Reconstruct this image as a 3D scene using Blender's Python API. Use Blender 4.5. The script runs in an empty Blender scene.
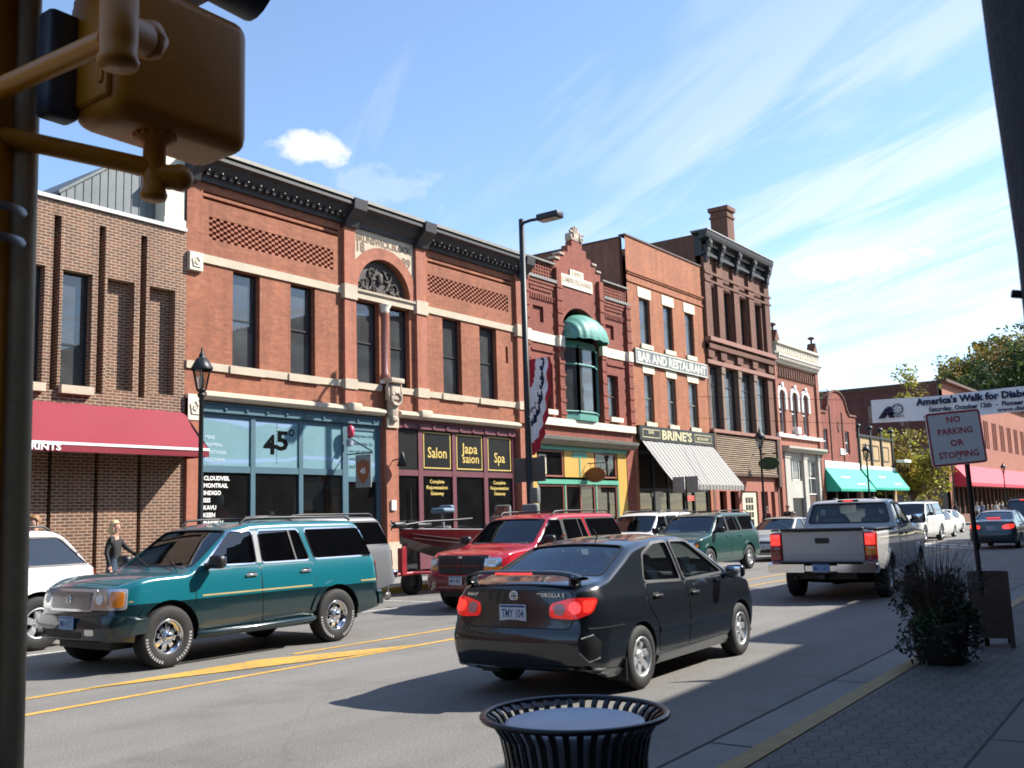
import bpy, bmesh, math, random
import numpy as np
from mathutils import Vector, Matrix, Quaternion
from mathutils.bvhtree import BVHTree
random.seed(7)
S = bpy.context.scene
COL = S.collection
R = math.radians
# ------------------------------------------------------------------ camera
cam_d = bpy.data.cameras.new("camera"); cam = bpy.data.objects.new("camera", cam_d); COL.objects.link(cam)
right = Vector((0.58874875, -0.80776964, -0.02971721)); down = Vector((0.09076208, 0.10259504, -0.99057382)); fwd = Vector((0.80320430, 0.58050190, 0.13371756))
m3 = Matrix((right, -down, -fwd)).transposed()
cam.matrix_world = Matrix.Translation((0, 0, 1.68)) @ m3.to_4x4()
cam_d.sensor_width = 36; cam_d.lens = 1000 / 1024 * 36; cam_d.clip_start = 0.05; cam_d.clip_end = 5000
cam_d.dof.use_dof = True; cam_d.dof.focus_distance = 18; cam_d.dof.aperture_fstop = 11
S.camera = cam
# ------------------------------------------------------------------ light
EXPOSURE = 1.0
SUN_EL = 40.2; LDIR = (-0.751, 0.660)          # horizontal direction the light travels
ce = math.cos(R(SUN_EL))
ldir = Vector((LDIR[0] * ce, LDIR[1] * ce, -math.sin(R(SUN_EL))))
sl = bpy.data.lights.new("sun", 'SUN'); sl.energy = 5.0; sl.angle = R(0.53); sl.color = (1, .955, .88)
so = bpy.data.objects.new("sun", sl); COL.objects.link(so); so.location = (30, -40, 60)
so.rotation_mode = 'QUATERNION'; so.rotation_quaternion = Vector((0, 0, -1)).rotation_difference(ldir)
W = bpy.data.worlds.new("World"); S.world = W; W.use_nodes = True
def build_world():
    nt = W.node_tree; N = nt.nodes; L = nt.links; N.clear()
    def nd(t, **k):
        n = N.new(t)
        for a, b in k.items(): setattr(n, a, b)
        return n
    def mth(op, a, b=None, c=None, clamp=False):
        n = nd('ShaderNodeMath', operation=op, use_clamp=clamp)
        for i, v in enumerate((a, b, c)):
            if v is None: continue
            if isinstance(v, (int, float)): n.inputs[i].default_value = v
            else: L.new(v, n.inputs[i])
        return n.outputs[0]
    sky = nd('ShaderNodeTexSky', sky_type='NISHITA', sun_disc=False, sun_elevation=R(SUN_EL),
             sun_rotation=math.atan2(-LDIR[0], -LDIR[1]), altitude=200, air_density=1.0, dust_density=0.4, ozone_density=2.0)
    tc = nd('ShaderNodeTexCoord'); sep = nd('ShaderNodeSeparateXYZ'); L.new(tc.outputs['Generated'], sep.inputs[0])
    dx, dy, dz = sep.outputs
    zz = mth('MAXIMUM', mth('ADD', dz, 0.10), 0.02)
    px = mth('DIVIDE', dx, zz); py = mth('DIVIDE', dy, zz)
    cmb = nd('ShaderNodeCombineXYZ'); L.new(px, cmb.inputs[0]); L.new(py, cmb.inputs[1])
    def noise(vec, rot, scl, scale, detail, dist=0.0, rough=.55):
        mp = nd('ShaderNodeMapping', vector_type='TEXTURE'); mp.inputs['Rotation'].default_value = (0, 0, rot); mp.inputs['Scale'].default_value = tuple(1 / q for q in scl)
        L.new(vec, mp.inputs[0])
        n = nd('ShaderNodeTexNoise'); n.inputs['Scale'].default_value = scale; n.inputs['Detail'].default_value = detail
        n.inputs['Roughness'].default_value = rough; n.inputs['Distortion'].default_value = dist
        L.new(mp.outputs[0], n.inputs['Vector']); return n.outputs[0]
    def ramp(v, a, b):
        n = nd('ShaderNodeMapRange', interpolation_type='SMOOTHSTEP'); L.new(v, n.inputs[0])
        n.inputs[1].default_value = a; n.inputs[2].default_value = b; return n.outputs[0]
    streak = noise(cmb.outputs[0], R(61), (0.42, 2.2, 1), 2.0, 9, .6)
    wide = noise(cmb.outputs[0], R(60), (0.7, 1.0, 1), .55, 3, .3)
    fine = noise(cmb.outputs[0], R(50), (.8, 1.7, 1), 2.6, 9, .9, .62)
    c1 = mth('MULTIPLY', ramp(streak, .46, .80), ramp(wide, .44, .68))
    c2 = mth('MULTIPLY', ramp(fine, .50, .78), ramp(wide, .40, .66))
    cir = mth('ADD', mth('MULTIPLY', c1, .72), mth('MULTIPLY', c2, .35), clamp=True)
    # sunward side of the sky carries a thin veil of cirrus
    az = mth('ADD', mth('MULTIPLY', dx, .86), mth('MULTIPLY', dy, -.5))
    veil = mth('MULTIPLY', ramp(az, .10, .80), ramp(dz, .80, .05))
    vn = mth('MULTIPLY', veil, mth('ADD', mth('MULTIPLY', ramp(streak, .37, .60), .76), .06))
    cov = mth('MAXIMUM', cir, mth('MULTIPLY', vn, .95), clamp=True)
    # two small cumulus puffs
    vv = nd('ShaderNodeVectorMath', operation='NORMALIZE'); L.new(tc.outputs['Generated'], vv.inputs[0])
    pn = noise(vv.outputs[0], 0, (1, 1, 1.6), 17, 7, .3, .62)
    def puff(px_, py_, rx, rz, amt):
        d = right * (px_ - 512) / 1000 + down * (py_ - 384) / 1000 + fwd; d.normalize()
        s = nd('ShaderNodeVectorMath', operation='SUBTRACT'); L.new(vv.outputs[0], s.inputs[0]); s.inputs[1].default_value = d
        hx = Vector((d.y, -d.x, 0)).normalized()
        dt = nd('ShaderNodeVectorMath', operation='DOT_PRODUCT'); L.new(s.outputs[0], dt.inputs[0]); dt.inputs[1].default_value = hx
        up = hx.cross(d).normalized()
        du = nd('ShaderNodeVectorMath', operation='DOT_PRODUCT'); L.new(s.outputs[0], du.inputs[0]); du.inputs[1].default_value = up
        a = mth('POWER', mth('DIVIDE', dt.outputs['Value'], rx), 2.0); b = mth('POWER', mth('DIVIDE', du.outputs['Value'], rz), 2.0)
        dot = nd('ShaderNodeVectorMath', operation='DOT_PRODUCT'); L.new(vv.outputs[0], dot.inputs[0]); dot.inputs[1].default_value = d
        inside = mth('SUBTRACT', 1.0, mth('SQRT', mth('ADD', a, b)))
        f = mth('ADD', inside, mth('MULTIPLY', mth('SUBTRACT', pn, .5), 2.6))
        return mth('MULTIPLY', mth('MULTIPLY', ramp(f, .02, .70), amt), mth('GREATER_THAN', dot.outputs['Value'], .5))
    pf = mth('MAXIMUM', puff(852, 264, .085, .020, 1.0), puff(308, 150, .050, .017, .80))
    pf = mth('MAXIMUM', pf, puff(392, 186, .07, .030, .26))
    cov = mth('MAXIMUM', cov, pf, clamp=True)
    cov = mth('MULTIPLY', mth('MAXIMUM', cov, .07), ramp(dz, -.01, .03))
    hs = nd('ShaderNodeHueSaturation'); hs.inputs['Saturation'].default_value = 1.11; hs.inputs['Value'].default_value = 1.0; L.new(sky.outputs[0], hs.inputs['Color'])
    mx = nd('ShaderNodeMix', data_type='RGBA'); L.new(cov, mx.inputs[0]); L.new(hs.outputs[0], mx.inputs[6])
    mx.inputs[7].default_value = (4.5, 4.55, 4.75, 1)
    bg = nd('ShaderNodeBackground'); bg.inputs[1].default_value = 0.130; L.new(mx.outputs[2], bg.inputs[0])
    out = nd('ShaderNodeOutputWorld'); L.new(bg.outputs[0], out.inputs[0])
build_world()
S.view_settings.view_transform = 'Standard'; S.view_settings.look = 'None'; S.view_settings.gamma = 1
S.view_settings.exposure = EXPOSURE; S.view_settings.use_curve_mapping = False
S.cycles.filter_width = 1.75; S.cycles.max_bounces = 8; S.cycles.transparent_max_bounces = 16; S.cycles.caustics_reflective = False; S.cycles.caustics_refractive = False

# ------------------------------------------------------------------ materials
def mk(name):
    m = bpy.data.materials.new(name); m.use_nodes = True
    nt = m.node_tree; b = nt.nodes['Principled BSDF']; return m, nt, b
def texc(nt, scale=(1, 1, 1), kind='Object'):
    tc = nt.nodes.new('ShaderNodeTexCoord'); mp = nt.nodes.new('ShaderNodeMapping'); mp.inputs['Scale'].default_value = scale
    nt.links.new(tc.outputs[kind], mp.inputs[0]); return mp.outputs[0]
def nz(nt, vec, scale, detail=4, rough=.6):
    n = nt.nodes.new('ShaderNodeTexNoise'); n.inputs['Scale'].default_value = scale; n.inputs['Detail'].default_value = detail
    n.inputs['Roughness'].default_value = rough
    nt.links.new(vec, n.inputs['Vector']); return n.outputs[0]
def rmp(nt, v, stops):
    n = nt.nodes.new('ShaderNodeValToRGB'); e = n.color_ramp.elements
    while len(e) < len(stops): e.new(.5)
    for i, (p, c) in enumerate(stops): e[i].position = p; e[i].color = (*c, 1) if len(c) == 3 else c
    nt.links.new(v, n.inputs[0]); return n.outputs[0]
def mixc(nt, f, a, b, mode='MIX'):
    n = nt.nodes.new('ShaderNodeMix'); n.data_type = 'RGBA'; n.blend_type = mode
    for i, v in ((0, f), (6, a), (7, b)):
        if isinstance(v, (int, float)): n.inputs[i].default_value = v
        elif isinstance(v, tuple): n.inputs[i].default_value = (*v, 1)
        else: nt.links.new(v, n.inputs[i])
    return n.outputs[2]
def bump(nt, b, h, strength=.3, dist=.01):
    n = nt.nodes.new('ShaderNodeBump'); n.inputs['Strength'].default_value = strength; n.inputs['Distance'].default_value = dist
    nt.links.new(h, n.inputs['Height']); nt.links.new(n.outputs[0], b.inputs['Normal'])
def scl(c, k): return tuple(min(1, x * k) for x in c)
def plain(name, c, rough=.6, metal=0.0, var=.18, vs=3.0, bmp=.12, coat=0.0, spec=None):
    m, nt, b = mk(name); v = texc(nt)
    n = nz(nt, v, vs, 6); n2 = nz(nt, v, vs * 14, 3)
    col = rmp(nt, n, [(.3, scl(c, 1 - var)), (.7, scl(c, 1 + var))])
    col = mixc(nt, .3, col, rmp(nt, n2, [(.3, scl(c, 1 - var)), (.7, scl(c, 1 + var))]))
    nt.links.new(col, b.inputs['Base Color']); b.inputs['Roughness'].default_value = rough; b.inputs['Metallic'].default_value = metal
    b.inputs['Coat Weight'].default_value = coat
    if spec is not None: b.inputs['Specular IOR Level'].default_value = spec
    if bmp: bump(nt, b, n2, bmp, .01)
    return m
def brick(name, c1, c2, mortar, bw=.215, bh=.07, ms=.10, patch=None, rough=.85, dirt=.25, bmp=.35):
    m, nt, b = mk(name)
    tc = nt.nodes.new('ShaderNodeTexCoord'); sp = nt.nodes.new('ShaderNodeSeparateXYZ'); nt.links.new(tc.outputs['Object'], sp.inputs[0])
    ad = nt.nodes.new('ShaderNodeMath'); ad.operation = 'ADD'; nt.links.new(sp.outputs[0], ad.inputs[0]); nt.links.new(sp.outputs[1], ad.inputs[1])
    cb = nt.nodes.new('ShaderNodeCombineXYZ'); nt.links.new(ad.outputs[0], cb.inputs[0]); nt.links.new(sp.outputs[2], cb.inputs[1])
    br = nt.nodes.new('ShaderNodeTexBrick'); nt.links.new(cb.outputs[0], br.inputs['Vector'])
    br.inputs['Scale'].default_value = 1; br.inputs['Brick Width'].default_value = bw; br.inputs['Row Height'].default_value = bh
    br.inputs['Mortar Size'].default_value = ms * bh; br.inputs['Mortar Smooth'].default_value = .2; br.inputs['Bias'].default_value = 0
    br.inputs['Color1'].default_value = (*c1, 1); br.inputs['Color2'].default_value = (*c2, 1); br.inputs['Mortar'].default_value = (*mortar, 1)
    v = texc(nt); n1 = nz(nt, v, .45, 6); n2 = nz(nt, v, 6, 4); vs_ = texc(nt, (2.2, 2.2, .16)); n4 = nz(nt, vs_, 1.0, 6, .7)
    col = mixc(nt, 1.0, br.outputs[0], rmp(nt, n4, [(.28, (.70, .67, .66)), (.52, (1.0, 1.0, 1.0)), (.78, (1.10, 1.08, 1.06))]), 'MULTIPLY')
    col = mixc(nt, 1.0, col, rmp(nt, n1, [(.3, (1 - dirt,) * 3), (.72, (1 + dirt * .5,) * 3)]), 'MULTIPLY')
    col = mixc(nt, 1.0, col, rmp(nt, n2, [(.25, (.82, .8, .8)), (.7, (1.1, 1.08, 1.05))]), 'MULTIPLY')
    if patch:
        n3 = nz(nt, v, 1.1, 9, .75)
        f = rmp(nt, n3, [(.60, (0, 0, 0)), (.74, (.7, .7, .7))])
        col = mixc(nt, f, col, patch)
    nt.links.new(col, b.inputs['Base Color']); b.inputs['Roughness'].default_value = rough
    inv = nt.nodes.new('ShaderNodeMath'); inv.operation = 'SUBTRACT'; inv.inputs[0].default_value = 1; nt.links.new(br.outputs['Fac'], inv.inputs[1])
    bump(nt, b, inv.outputs[0], bmp, .012)
    return m
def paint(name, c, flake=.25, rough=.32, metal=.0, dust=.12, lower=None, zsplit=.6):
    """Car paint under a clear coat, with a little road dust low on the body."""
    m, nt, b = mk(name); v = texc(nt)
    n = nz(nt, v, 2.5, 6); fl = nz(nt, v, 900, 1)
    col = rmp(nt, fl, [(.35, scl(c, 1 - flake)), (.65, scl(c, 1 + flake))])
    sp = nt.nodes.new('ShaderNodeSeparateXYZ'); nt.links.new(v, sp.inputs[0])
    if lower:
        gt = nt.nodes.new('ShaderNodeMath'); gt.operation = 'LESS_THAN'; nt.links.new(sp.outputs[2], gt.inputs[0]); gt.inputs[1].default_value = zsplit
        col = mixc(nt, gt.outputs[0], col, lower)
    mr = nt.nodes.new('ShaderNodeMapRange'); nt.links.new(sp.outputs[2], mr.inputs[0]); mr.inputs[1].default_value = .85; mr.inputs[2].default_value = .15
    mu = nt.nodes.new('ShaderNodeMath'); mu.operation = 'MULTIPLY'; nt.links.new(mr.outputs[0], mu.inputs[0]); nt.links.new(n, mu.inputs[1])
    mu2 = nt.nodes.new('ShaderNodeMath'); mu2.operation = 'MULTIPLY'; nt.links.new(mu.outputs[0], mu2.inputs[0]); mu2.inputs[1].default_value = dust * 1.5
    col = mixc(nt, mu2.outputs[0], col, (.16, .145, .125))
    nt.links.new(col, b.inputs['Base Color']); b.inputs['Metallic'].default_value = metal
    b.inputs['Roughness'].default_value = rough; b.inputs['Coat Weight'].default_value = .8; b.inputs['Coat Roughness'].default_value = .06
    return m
def glass(name, tint=(.35, .4, .4), rough=.02, base=.06, boost=1.0, dust=0.0):
    m = bpy.data.materials.new(name); m.use_nodes = True; nt = m.node_tree; nt.nodes.clear()
    o = nt.nodes.new('ShaderNodeOutputMaterial'); mx = nt.nodes.new('ShaderNodeMixShader')
    t = nt.nodes.new('ShaderNodeBsdfTransparent'); t.inputs[0].default_value = (*tint, 1)
    g = nt.nodes.new('ShaderNodeBsdfGlossy'); g.inputs['Roughness'].default_value = rough; g.inputs[0].default_value = (.9, .95, 1, 1)
    f = nt.nodes.new('ShaderNodeFresnel'); f.inputs[0].default_value = 1.5
    ma = nt.nodes.new('ShaderNodeMath'); ma.operation = 'MULTIPLY_ADD'; nt.links.new(f.outputs[0], ma.inputs[0]); ma.inputs[1].default_value = boost; ma.inputs[2].default_value = base
    nt.links.new(ma.outputs[0], mx.inputs[0]); nt.links.new(t.outputs[0], mx.inputs[1]); nt.links.new(g.outputs[0], mx.inputs[2])
    v = texc(nt); n = nz(nt, v, .9, 2); bp = nt.nodes.new('ShaderNodeBump'); bp.inputs['Strength'].default_value = .03; bp.inputs['Distance'].default_value = .05
    nt.links.new(n, bp.inputs['Height']); nt.links.new(bp.outputs[0], g.inputs['Normal'])
    if dust:
        df = nt.nodes.new('ShaderNodeBsdfDiffuse'); df.inputs[0].default_value = (.5, .52, .52, 1); m2 = nt.nodes.new('ShaderNodeMixShader'); dn = nz(nt, v, 1.3, 4)
        mm = nt.nodes.new('ShaderNodeMath'); mm.operation = 'MULTIPLY'; nt.links.new(dn, mm.inputs[0]); mm.inputs[1].default_value = dust * 2; nt.links.new(mm.outputs[0], m2.inputs[0]); nt.links.new(mx.outputs[0], m2.inputs[1]); nt.links.new(df.outputs[0], m2.inputs[2]); nt.links.new(m2.outputs[0], o.inputs[0]); return m
    nt.links.new(mx.outputs[0], o.inputs[0]); return m
def glow(name, c, strength, base=None):
    m, nt, b = mk(name); b.inputs['Base Color'].default_value = (*(base or c), 1); b.inputs['Roughness'].default_value = .15
    v = texc(nt); n = nz(nt, v, 22, 2)
    col = rmp(nt, n, [(.3, scl(c, .55)), (.7, c)]); nt.links.new(col, b.inputs['Emission Color'])
    b.inputs['Emission Strength'].default_value = strength; b.inputs['Coat Weight'].default_value = 1; return m
M = {}
M['brown_brick'] = brick('brown_brick', (.185, .074, .041), (.098, .043, .028), (.36, .285, .20), bh=.0715, ms=.165, dirt=.12, bmp=.5)
M['red_brick'] = brick('red_brick', (.350, .124, .062), (.262, .090, .048), (.28, .12, .07), ms=.09, patch=(.43, .20, .115), dirt=.22)
M['smooth_brick'] = brick('smooth_brick', (.40, .150, .090), (.36, .130, .078), (.30, .12, .08), ms=.07, dirt=.15)
M['deep_brick'] = brick('deep_brick', (.300, .075, .045), (.225, .055, .036), (.20, .075, .05), ms=.10, patch=(.40, .22, .17), dirt=.28)
M['orange_brick'] = brick('orange_brick', (.42, .145, .060), (.33, .105, .048), (.34, .18, .11), ms=.12, patch=(.30, .10, .055), dirt=.2)
M['dark_brick'] = brick('dark_brick', (.21, .088, .054), (.16, .068, .044), (.16, .09, .065), ms=.12, dirt=.3)
M['pink_brick'] = brick('pink_brick', (.36, .135, .085), (.31, .110, .072), (.33, .16, .11), ms=.10, dirt=.18)
M['yellow_brick'] = brick('yellow_brick', (.50, .34, .17), (.42, .28, .13), (.45, .36, .24), ms=.12, dirt=.2)
M['grey_brick'] = brick('grey_brick', (.22, .19, .165), (.17, .145, .125), (.21, .19, .17), ms=.14, dirt=.35)
M['stone'] = plain('stone', (.47, .395, .295), .85, var=.16, vs=2.2, bmp=.35)
M['pale_stone'] = plain('pale_stone', (.66, .60, .48), .85, var=.10, vs=2.5, bmp=.3)
M['worn_stone'] = plain('worn_stone', (.44, .36, .28), .9, var=.28, vs=4, bmp=.5)
M['cornice'] = plain('cornice', (.028, .026, .028), .55, var=.4, vs=3, bmp=.2)
M['metal_cap'] = plain('metal_cap', (.20, .19, .17), .5, .2, var=.2)
M['bright_cap'] = plain('bright_cap', (.40, .40, .385), .5, .2, var=.15)
M['teal_wood'] = plain('teal_wood', (.060, .125, .160), .5, var=.15, vs=2)
M['teal_deep'] = plain('teal_deep', (.040, .085, .110), .5, var=.15, vs=2)
M['maroon_wood'] = plain('maroon_wood', (.135, .040, .052), .5, var=.16, vs=2)
M['black_panel'] = plain('black_panel', (.010, .010, .009), .35, var=.3)
M['black'] = plain('black', (.012, .012, .013), .5, var=.3)
M['gold'] = plain('gold', (.62, .45, .13), .45, var=.1)
M['white'] = plain('white', (.78, .77, .73), .6, var=.06)
M['cream'] = plain('cream', (.70, .62, .44), .6, var=.08)
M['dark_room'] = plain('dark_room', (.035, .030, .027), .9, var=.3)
M['room_tan'] = plain('room_tan', (.30, .21, .12), .9, var=.2)
M['wood_floor'] = plain('wood_floor', (.10, .065, .04), .7, var=.25)
M['roof_tar'] = plain('roof_tar', (.045, .045, .048), .9, var=.25)
M['grey_metal'] = plain('grey_metal', (.115, .130, .135), .55, .1, var=.25, vs=1.2)
M['yellow_wood'] = plain('yellow_wood', (.54, .33, .075), .5, var=.08)
M['green_wood'] = plain('green_wood', (.10, .36, .25), .5, var=.1)
M['verdigris'] = plain('verdigris', (.085, .27, .215), .55, var=.16, vs=4)
M['brown_wood'] = plain('brown_wood', (.085, .045, .028), .6, var=.2)
M['glass_shop'] = glass('glass_shop', (.50, .53, .52), base=.035, boost=.9, dust=.012)
M['glass_up'] = glass('glass_up', (.55, .58, .58), base=.07, boost=1.0, dust=.09)
M['curtain'] = plain('curtain', (.30, .31, .31), .9, var=.15, vs=2)
M['blind'] = plain('blind', (.40, .40, .37), .9, var=.08)
M['awning_red'] = plain('awning_red', (.215, .012, .026), .75, var=.07, vs=2, bmp=.1)
M['awning_green'] = plain('awning_green', (.02, .40, .27), .7, var=.08, vs=2, bmp=.1)
M['iron'] = plain('iron', (.018, .020, .021), .45, .3, var=.3)

# ------------------------------------------------------------------ mesh builder
SPLIT = set('pilaster stone_trim lattice_panel balustrade balustrade_rail lintel window_hood finial column iron_posts trim carved_tile sign_panel siding_trim bracket_scrolls pane window_poster running_board mudguard roof_rack coping rope window green_trim window_trim bed_cap underbody step_bumper steel_band display_window seat ears seal underside rim'.split())
class MB:
    def __init__(s): s.v = []; s.f = []; s.m = []; s.sm = []
    def add(s, vs, fs, m=0, sm=False):
        o = len(s.v); s.v.extend([tuple(p) for p in vs])
        for f in fs: s.f.append(tuple(o + i for i in f)); s.m.append(m); s.sm.append(sm)
        return s
    def box(s, x0, x1, y0, y1, z0, z1, m=0):
        x0, x1 = min(x0, x1), max(x0, x1); y0, y1 = min(y0, y1), max(y0, y1); z0, z1 = min(z0, z1), max(z0, z1)
        return s.add([(x0, y0, z0), (x1, y0, z0), (x1, y1, z0), (x0, y1, z0), (x0, y0, z1), (x1, y0, z1), (x1, y1, z1), (x0, y1, z1)],
              [(0, 3, 2, 1), (4, 5, 6, 7), (0, 1, 5, 4), (1, 2, 6, 5), (2, 3, 7, 6), (3, 0, 4, 7)], m)
    def rbox(s, c, size, r=.03, m=0, rot=None, seg=2):
        """rounded box"""
        bm = bmesh.new(); bmesh.ops.create_cube(bm, size=1); bmesh.ops.scale(bm, vec=size, verts=bm.verts)
        bmesh.ops.bevel(bm, geom=bm.edges[:], offset=r, segments=seg, affect='EDGES', profile=.5)
        mt = Matrix.Translation(c) @ (rot.to_4x4() if rot else Matrix())
        bm.verts.index_update()
        s.add([mt @ v.co for v in bm.verts], [[v.index for v in f.verts] for f in bm.faces], m, True); bm.free(); return s
    def prism(s, poly, axis, a, b, m=0, sm=False):
        """poly: 2D points; axis 'x': (y,z), 'y': (x,z), 'z': (x,y)"""
        n = len(poly)
        def P(p, t): return (t, p[0], p[1]) if axis == 'x' else ((p[0], t, p[1]) if axis == 'y' else (p[0], p[1], t))
        vs = [P(p, a) for p in poly] + [P(p, b) for p in poly]
        fs = [tuple(range(n - 1, -1, -1)), tuple(range(n, 2 * n))]
        s.add(vs, fs, m)
        return s.add(vs, [(i, (i + 1) % n, n + (i + 1) % n, n + i) for i in range(n)], m, sm)
    def tube(s, pts, r, m=0, n=8, caps=True, sm=True):
        pts = [Vector(p) for p in pts]; rs = r if isinstance(r, (list, tuple)) else [r] * len(pts)
        rings = []; prev = None
        for i, p in enumerate(pts):
            t = (pts[min(i + 1, len(pts) - 1)] - pts[max(i - 1, 0)])
            t = t.normalized() if t.length > 1e-9 else Vector((0, 0, 1))
            if prev is None: a = t.orthogonal().normalized()
            else:
                a = prev - t * prev.dot(t); a = a.normalized() if a.length > 1e-6 else t.orthogonal().normalized()
            prev = a; b = t.cross(a)
            rings.append([p + (a * math.cos(2 * math.pi * k / n) + b * math.sin(2 * math.pi * k / n)) * rs[i] for k in range(n)])
        vs = [q for rg in rings for q in rg]; fs = []
        for i in range(len(pts) - 1):
            for k in range(n): fs.append((i * n + k, i * n + (k + 1) % n, (i + 1) * n + (k + 1) % n, (i + 1) * n + k))
        s.add(vs, fs, m, sm)
        if caps: s.add(rings[0][::-1], [tuple(range(n))], m); s.add(rings[-1], [tuple(range(n))], m)
        return s
    def lathe(s, prof, c=(0, 0, 0), axis='z', n=24, m=0, sm=True, closed=False):
        """prof: (radius, height) list"""
        vs = []; c = Vector(c)
        for (r, h) in prof:
            for k in range(n):
                a = 2 * math.pi * k / n
                if axis == 'z': q = (r * math.cos(a), r * math.sin(a), h)
                elif axis == 'y': q = (r * math.cos(a), h, -r * math.sin(a))
                else: q = (h, r * math.cos(a), r * math.sin(a))
                vs.append(c + Vector(q))
        np_ = len(prof); fs = []
        for i in range(np_ - 1 + (1 if closed else 0)):
            j = (i + 1) % np_
            for k in range(n): fs.append((i * n + k, i * n + (k + 1) % n, j * n + (k + 1) % n, j * n + k))
        return s.add(vs, fs, m, sm)
    def quad(s, a, b, c, d, m=0): return s.add([a, b, c, d], [(0, 1, 2, 3)], m)
    def sweep(s, prof, x0, x1, m=0):
        """prof: (y,z) closed polygon swept along x"""
        return s.prism(prof, 'x', x0, x1, m)
    def islands(s, gap=.03):
        n = len(s.v); p = list(range(n))
        def f(a):
            while p[a] != a: p[a] = p[p[a]]; a = p[a]
            return a
        for q in s.f:
            r0 = f(q[0])
            for i in q[1:]: p[f(i)] = r0
        g = {}
        for i, q in enumerate(s.f): g.setdefault(f(q[0]), []).append(i)
        cl = []
        for fs in g.values():
            ii = {i for k in fs for i in s.f[k]}; lo = [min(s.v[i][a] for i in ii) - gap for a in range(3)]; hi = [max(s.v[i][a] for i in ii) + gap for a in range(3)]; new = [lo, hi, list(fs)]; k = 0
            while k < len(cl):
                c = cl[k]
                if all(c[0][a] <= new[1][a] and new[0][a] <= c[1][a] for a in range(3)): new = [[min(c[0][a], new[0][a]) for a in range(3)], [max(c[1][a], new[1][a]) for a in range(3)], c[2] + new[2]]; cl.pop(k); k = 0
                else: k += 1
            cl.append(new)
        out = []
        for c in cl:
            m = MB(); mp = {}
            for k in sorted(c[2]):
                for i in s.f[k]:
                    if i not in mp: mp[i] = len(m.v); m.v.append(s.v[i])
                m.f.append(tuple(mp[i] for i in s.f[k])); m.m.append(s.m[k]); m.sm.append(s.sm[k])
            out.append(m)
        return out
    def build(s, name, mats, parent=None, local=False, loc=None):
        if name in SPLIT and parent is not None:
            parts = s.islands()
            if 1 < len(parts) <= 60: return [m._build(name, mats, parent, local, loc) for m in parts][0]
        return s._build(name, mats, parent, local, loc)
    def _build(s, name, mats, parent=None, local=False, loc=None):
        me = bpy.data.meshes.new(name)
        off = Vector((0, 0, 0))
        if parent is not None and not local: off = world_loc(parent)
        elif loc is not None: off = Vector(loc)
        me.from_pydata([(v[0] - off.x, v[1] - off.y, v[2] - off.z) for v in s.v], [], s.f)
        if not isinstance(mats, (list, tuple)): mats = [mats]
        for mt in mats: me.materials.append(M[mt] if isinstance(mt, str) else mt)
        me.polygons.foreach_set('material_index', s.m); me.polygons.foreach_set('use_smooth', s.sm); me.update()
        o = bpy.data.objects.new(name, me); COL.objects.link(o)
        if parent is not None: o.parent = parent
        elif loc is not None: o.location = loc
        return o
def world_loc(o):
    v = Vector((0, 0, 0))
    while o is not None: v += o.location; o = o.parent
    return v
def tag(o, label=None, cat=None, group=None, kind=None):
    if label: o['label'] = label
    if cat: o['category'] = cat
    if group: o['group'] = group
    if kind: o['kind'] = kind
    return o
def thing(name, label, cat, loc=(0, 0, 0), rz=0, group=None):
    o = bpy.data.objects.new(name, None); o.empty_display_size = .3; COL.objects.link(o); o.location = loc; o.rotation_euler = (0, 0, rz)
    return tag(o, label, cat, group)
def copy_tree(o, parent=None):
    c = o.copy(); COL.objects.link(c)
    if parent is not None: c.parent = parent
    for ch in list(o.children): copy_tree(ch, c)
    return c
_tc = {}
def text_geo(s, bold=0.0, space=1.0, shear=0.0):
    k = (s, bold, space, shear)
    if k in _tc: return _tc[k]
    cu = bpy.data.curves.new('t', 'FONT'); cu.body = s; cu.resolution_u = 2; cu.offset = bold; cu.space_character = space; cu.shear = shear
    o = bpy.data.objects.new('t', cu); COL.objects.link(o)
    dg = bpy.context.evaluated_depsgraph_get(); me = bpy.data.meshes.new_from_object(o.evaluated_get(dg))
    vs = [tuple(v.co) for v in me.vertices]; fs = [tuple(p.vertices) for p in me.polygons]
    bpy.data.objects.remove(o); bpy.data.curves.remove(cu); bpy.data.meshes.remove(me)
    _tc[k] = (vs, fs); return _tc[k]
def txt(mb, s, O, h, U=(1, 0, 0), V=(0, 0, 1), m=0, w=None, bold=.015, space=1.0, align='C', cap=None, shear=0.0):
    """flat letters on the plane O + u*U + v*V; h = cap height, w = optional total width. O is centre (C) or left (L) of the baseline"""
    vs, fs = text_geo(s, bold, space, shear)
    if not vs: return
    x0 = min(v[0] for v in vs); x1 = max(v[0] for v in vs)
    k = h / .70; kx = k if w is None else w / (x1 - x0)
    U = Vector(U); V = Vector(V); O = Vector(O); a = (x0 + x1) / 2 if align == 'C' else x0
    mb.add([O + U * ((v[0] - a) * kx) + V * (v[1] * k) for v in vs], fs, m)
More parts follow.
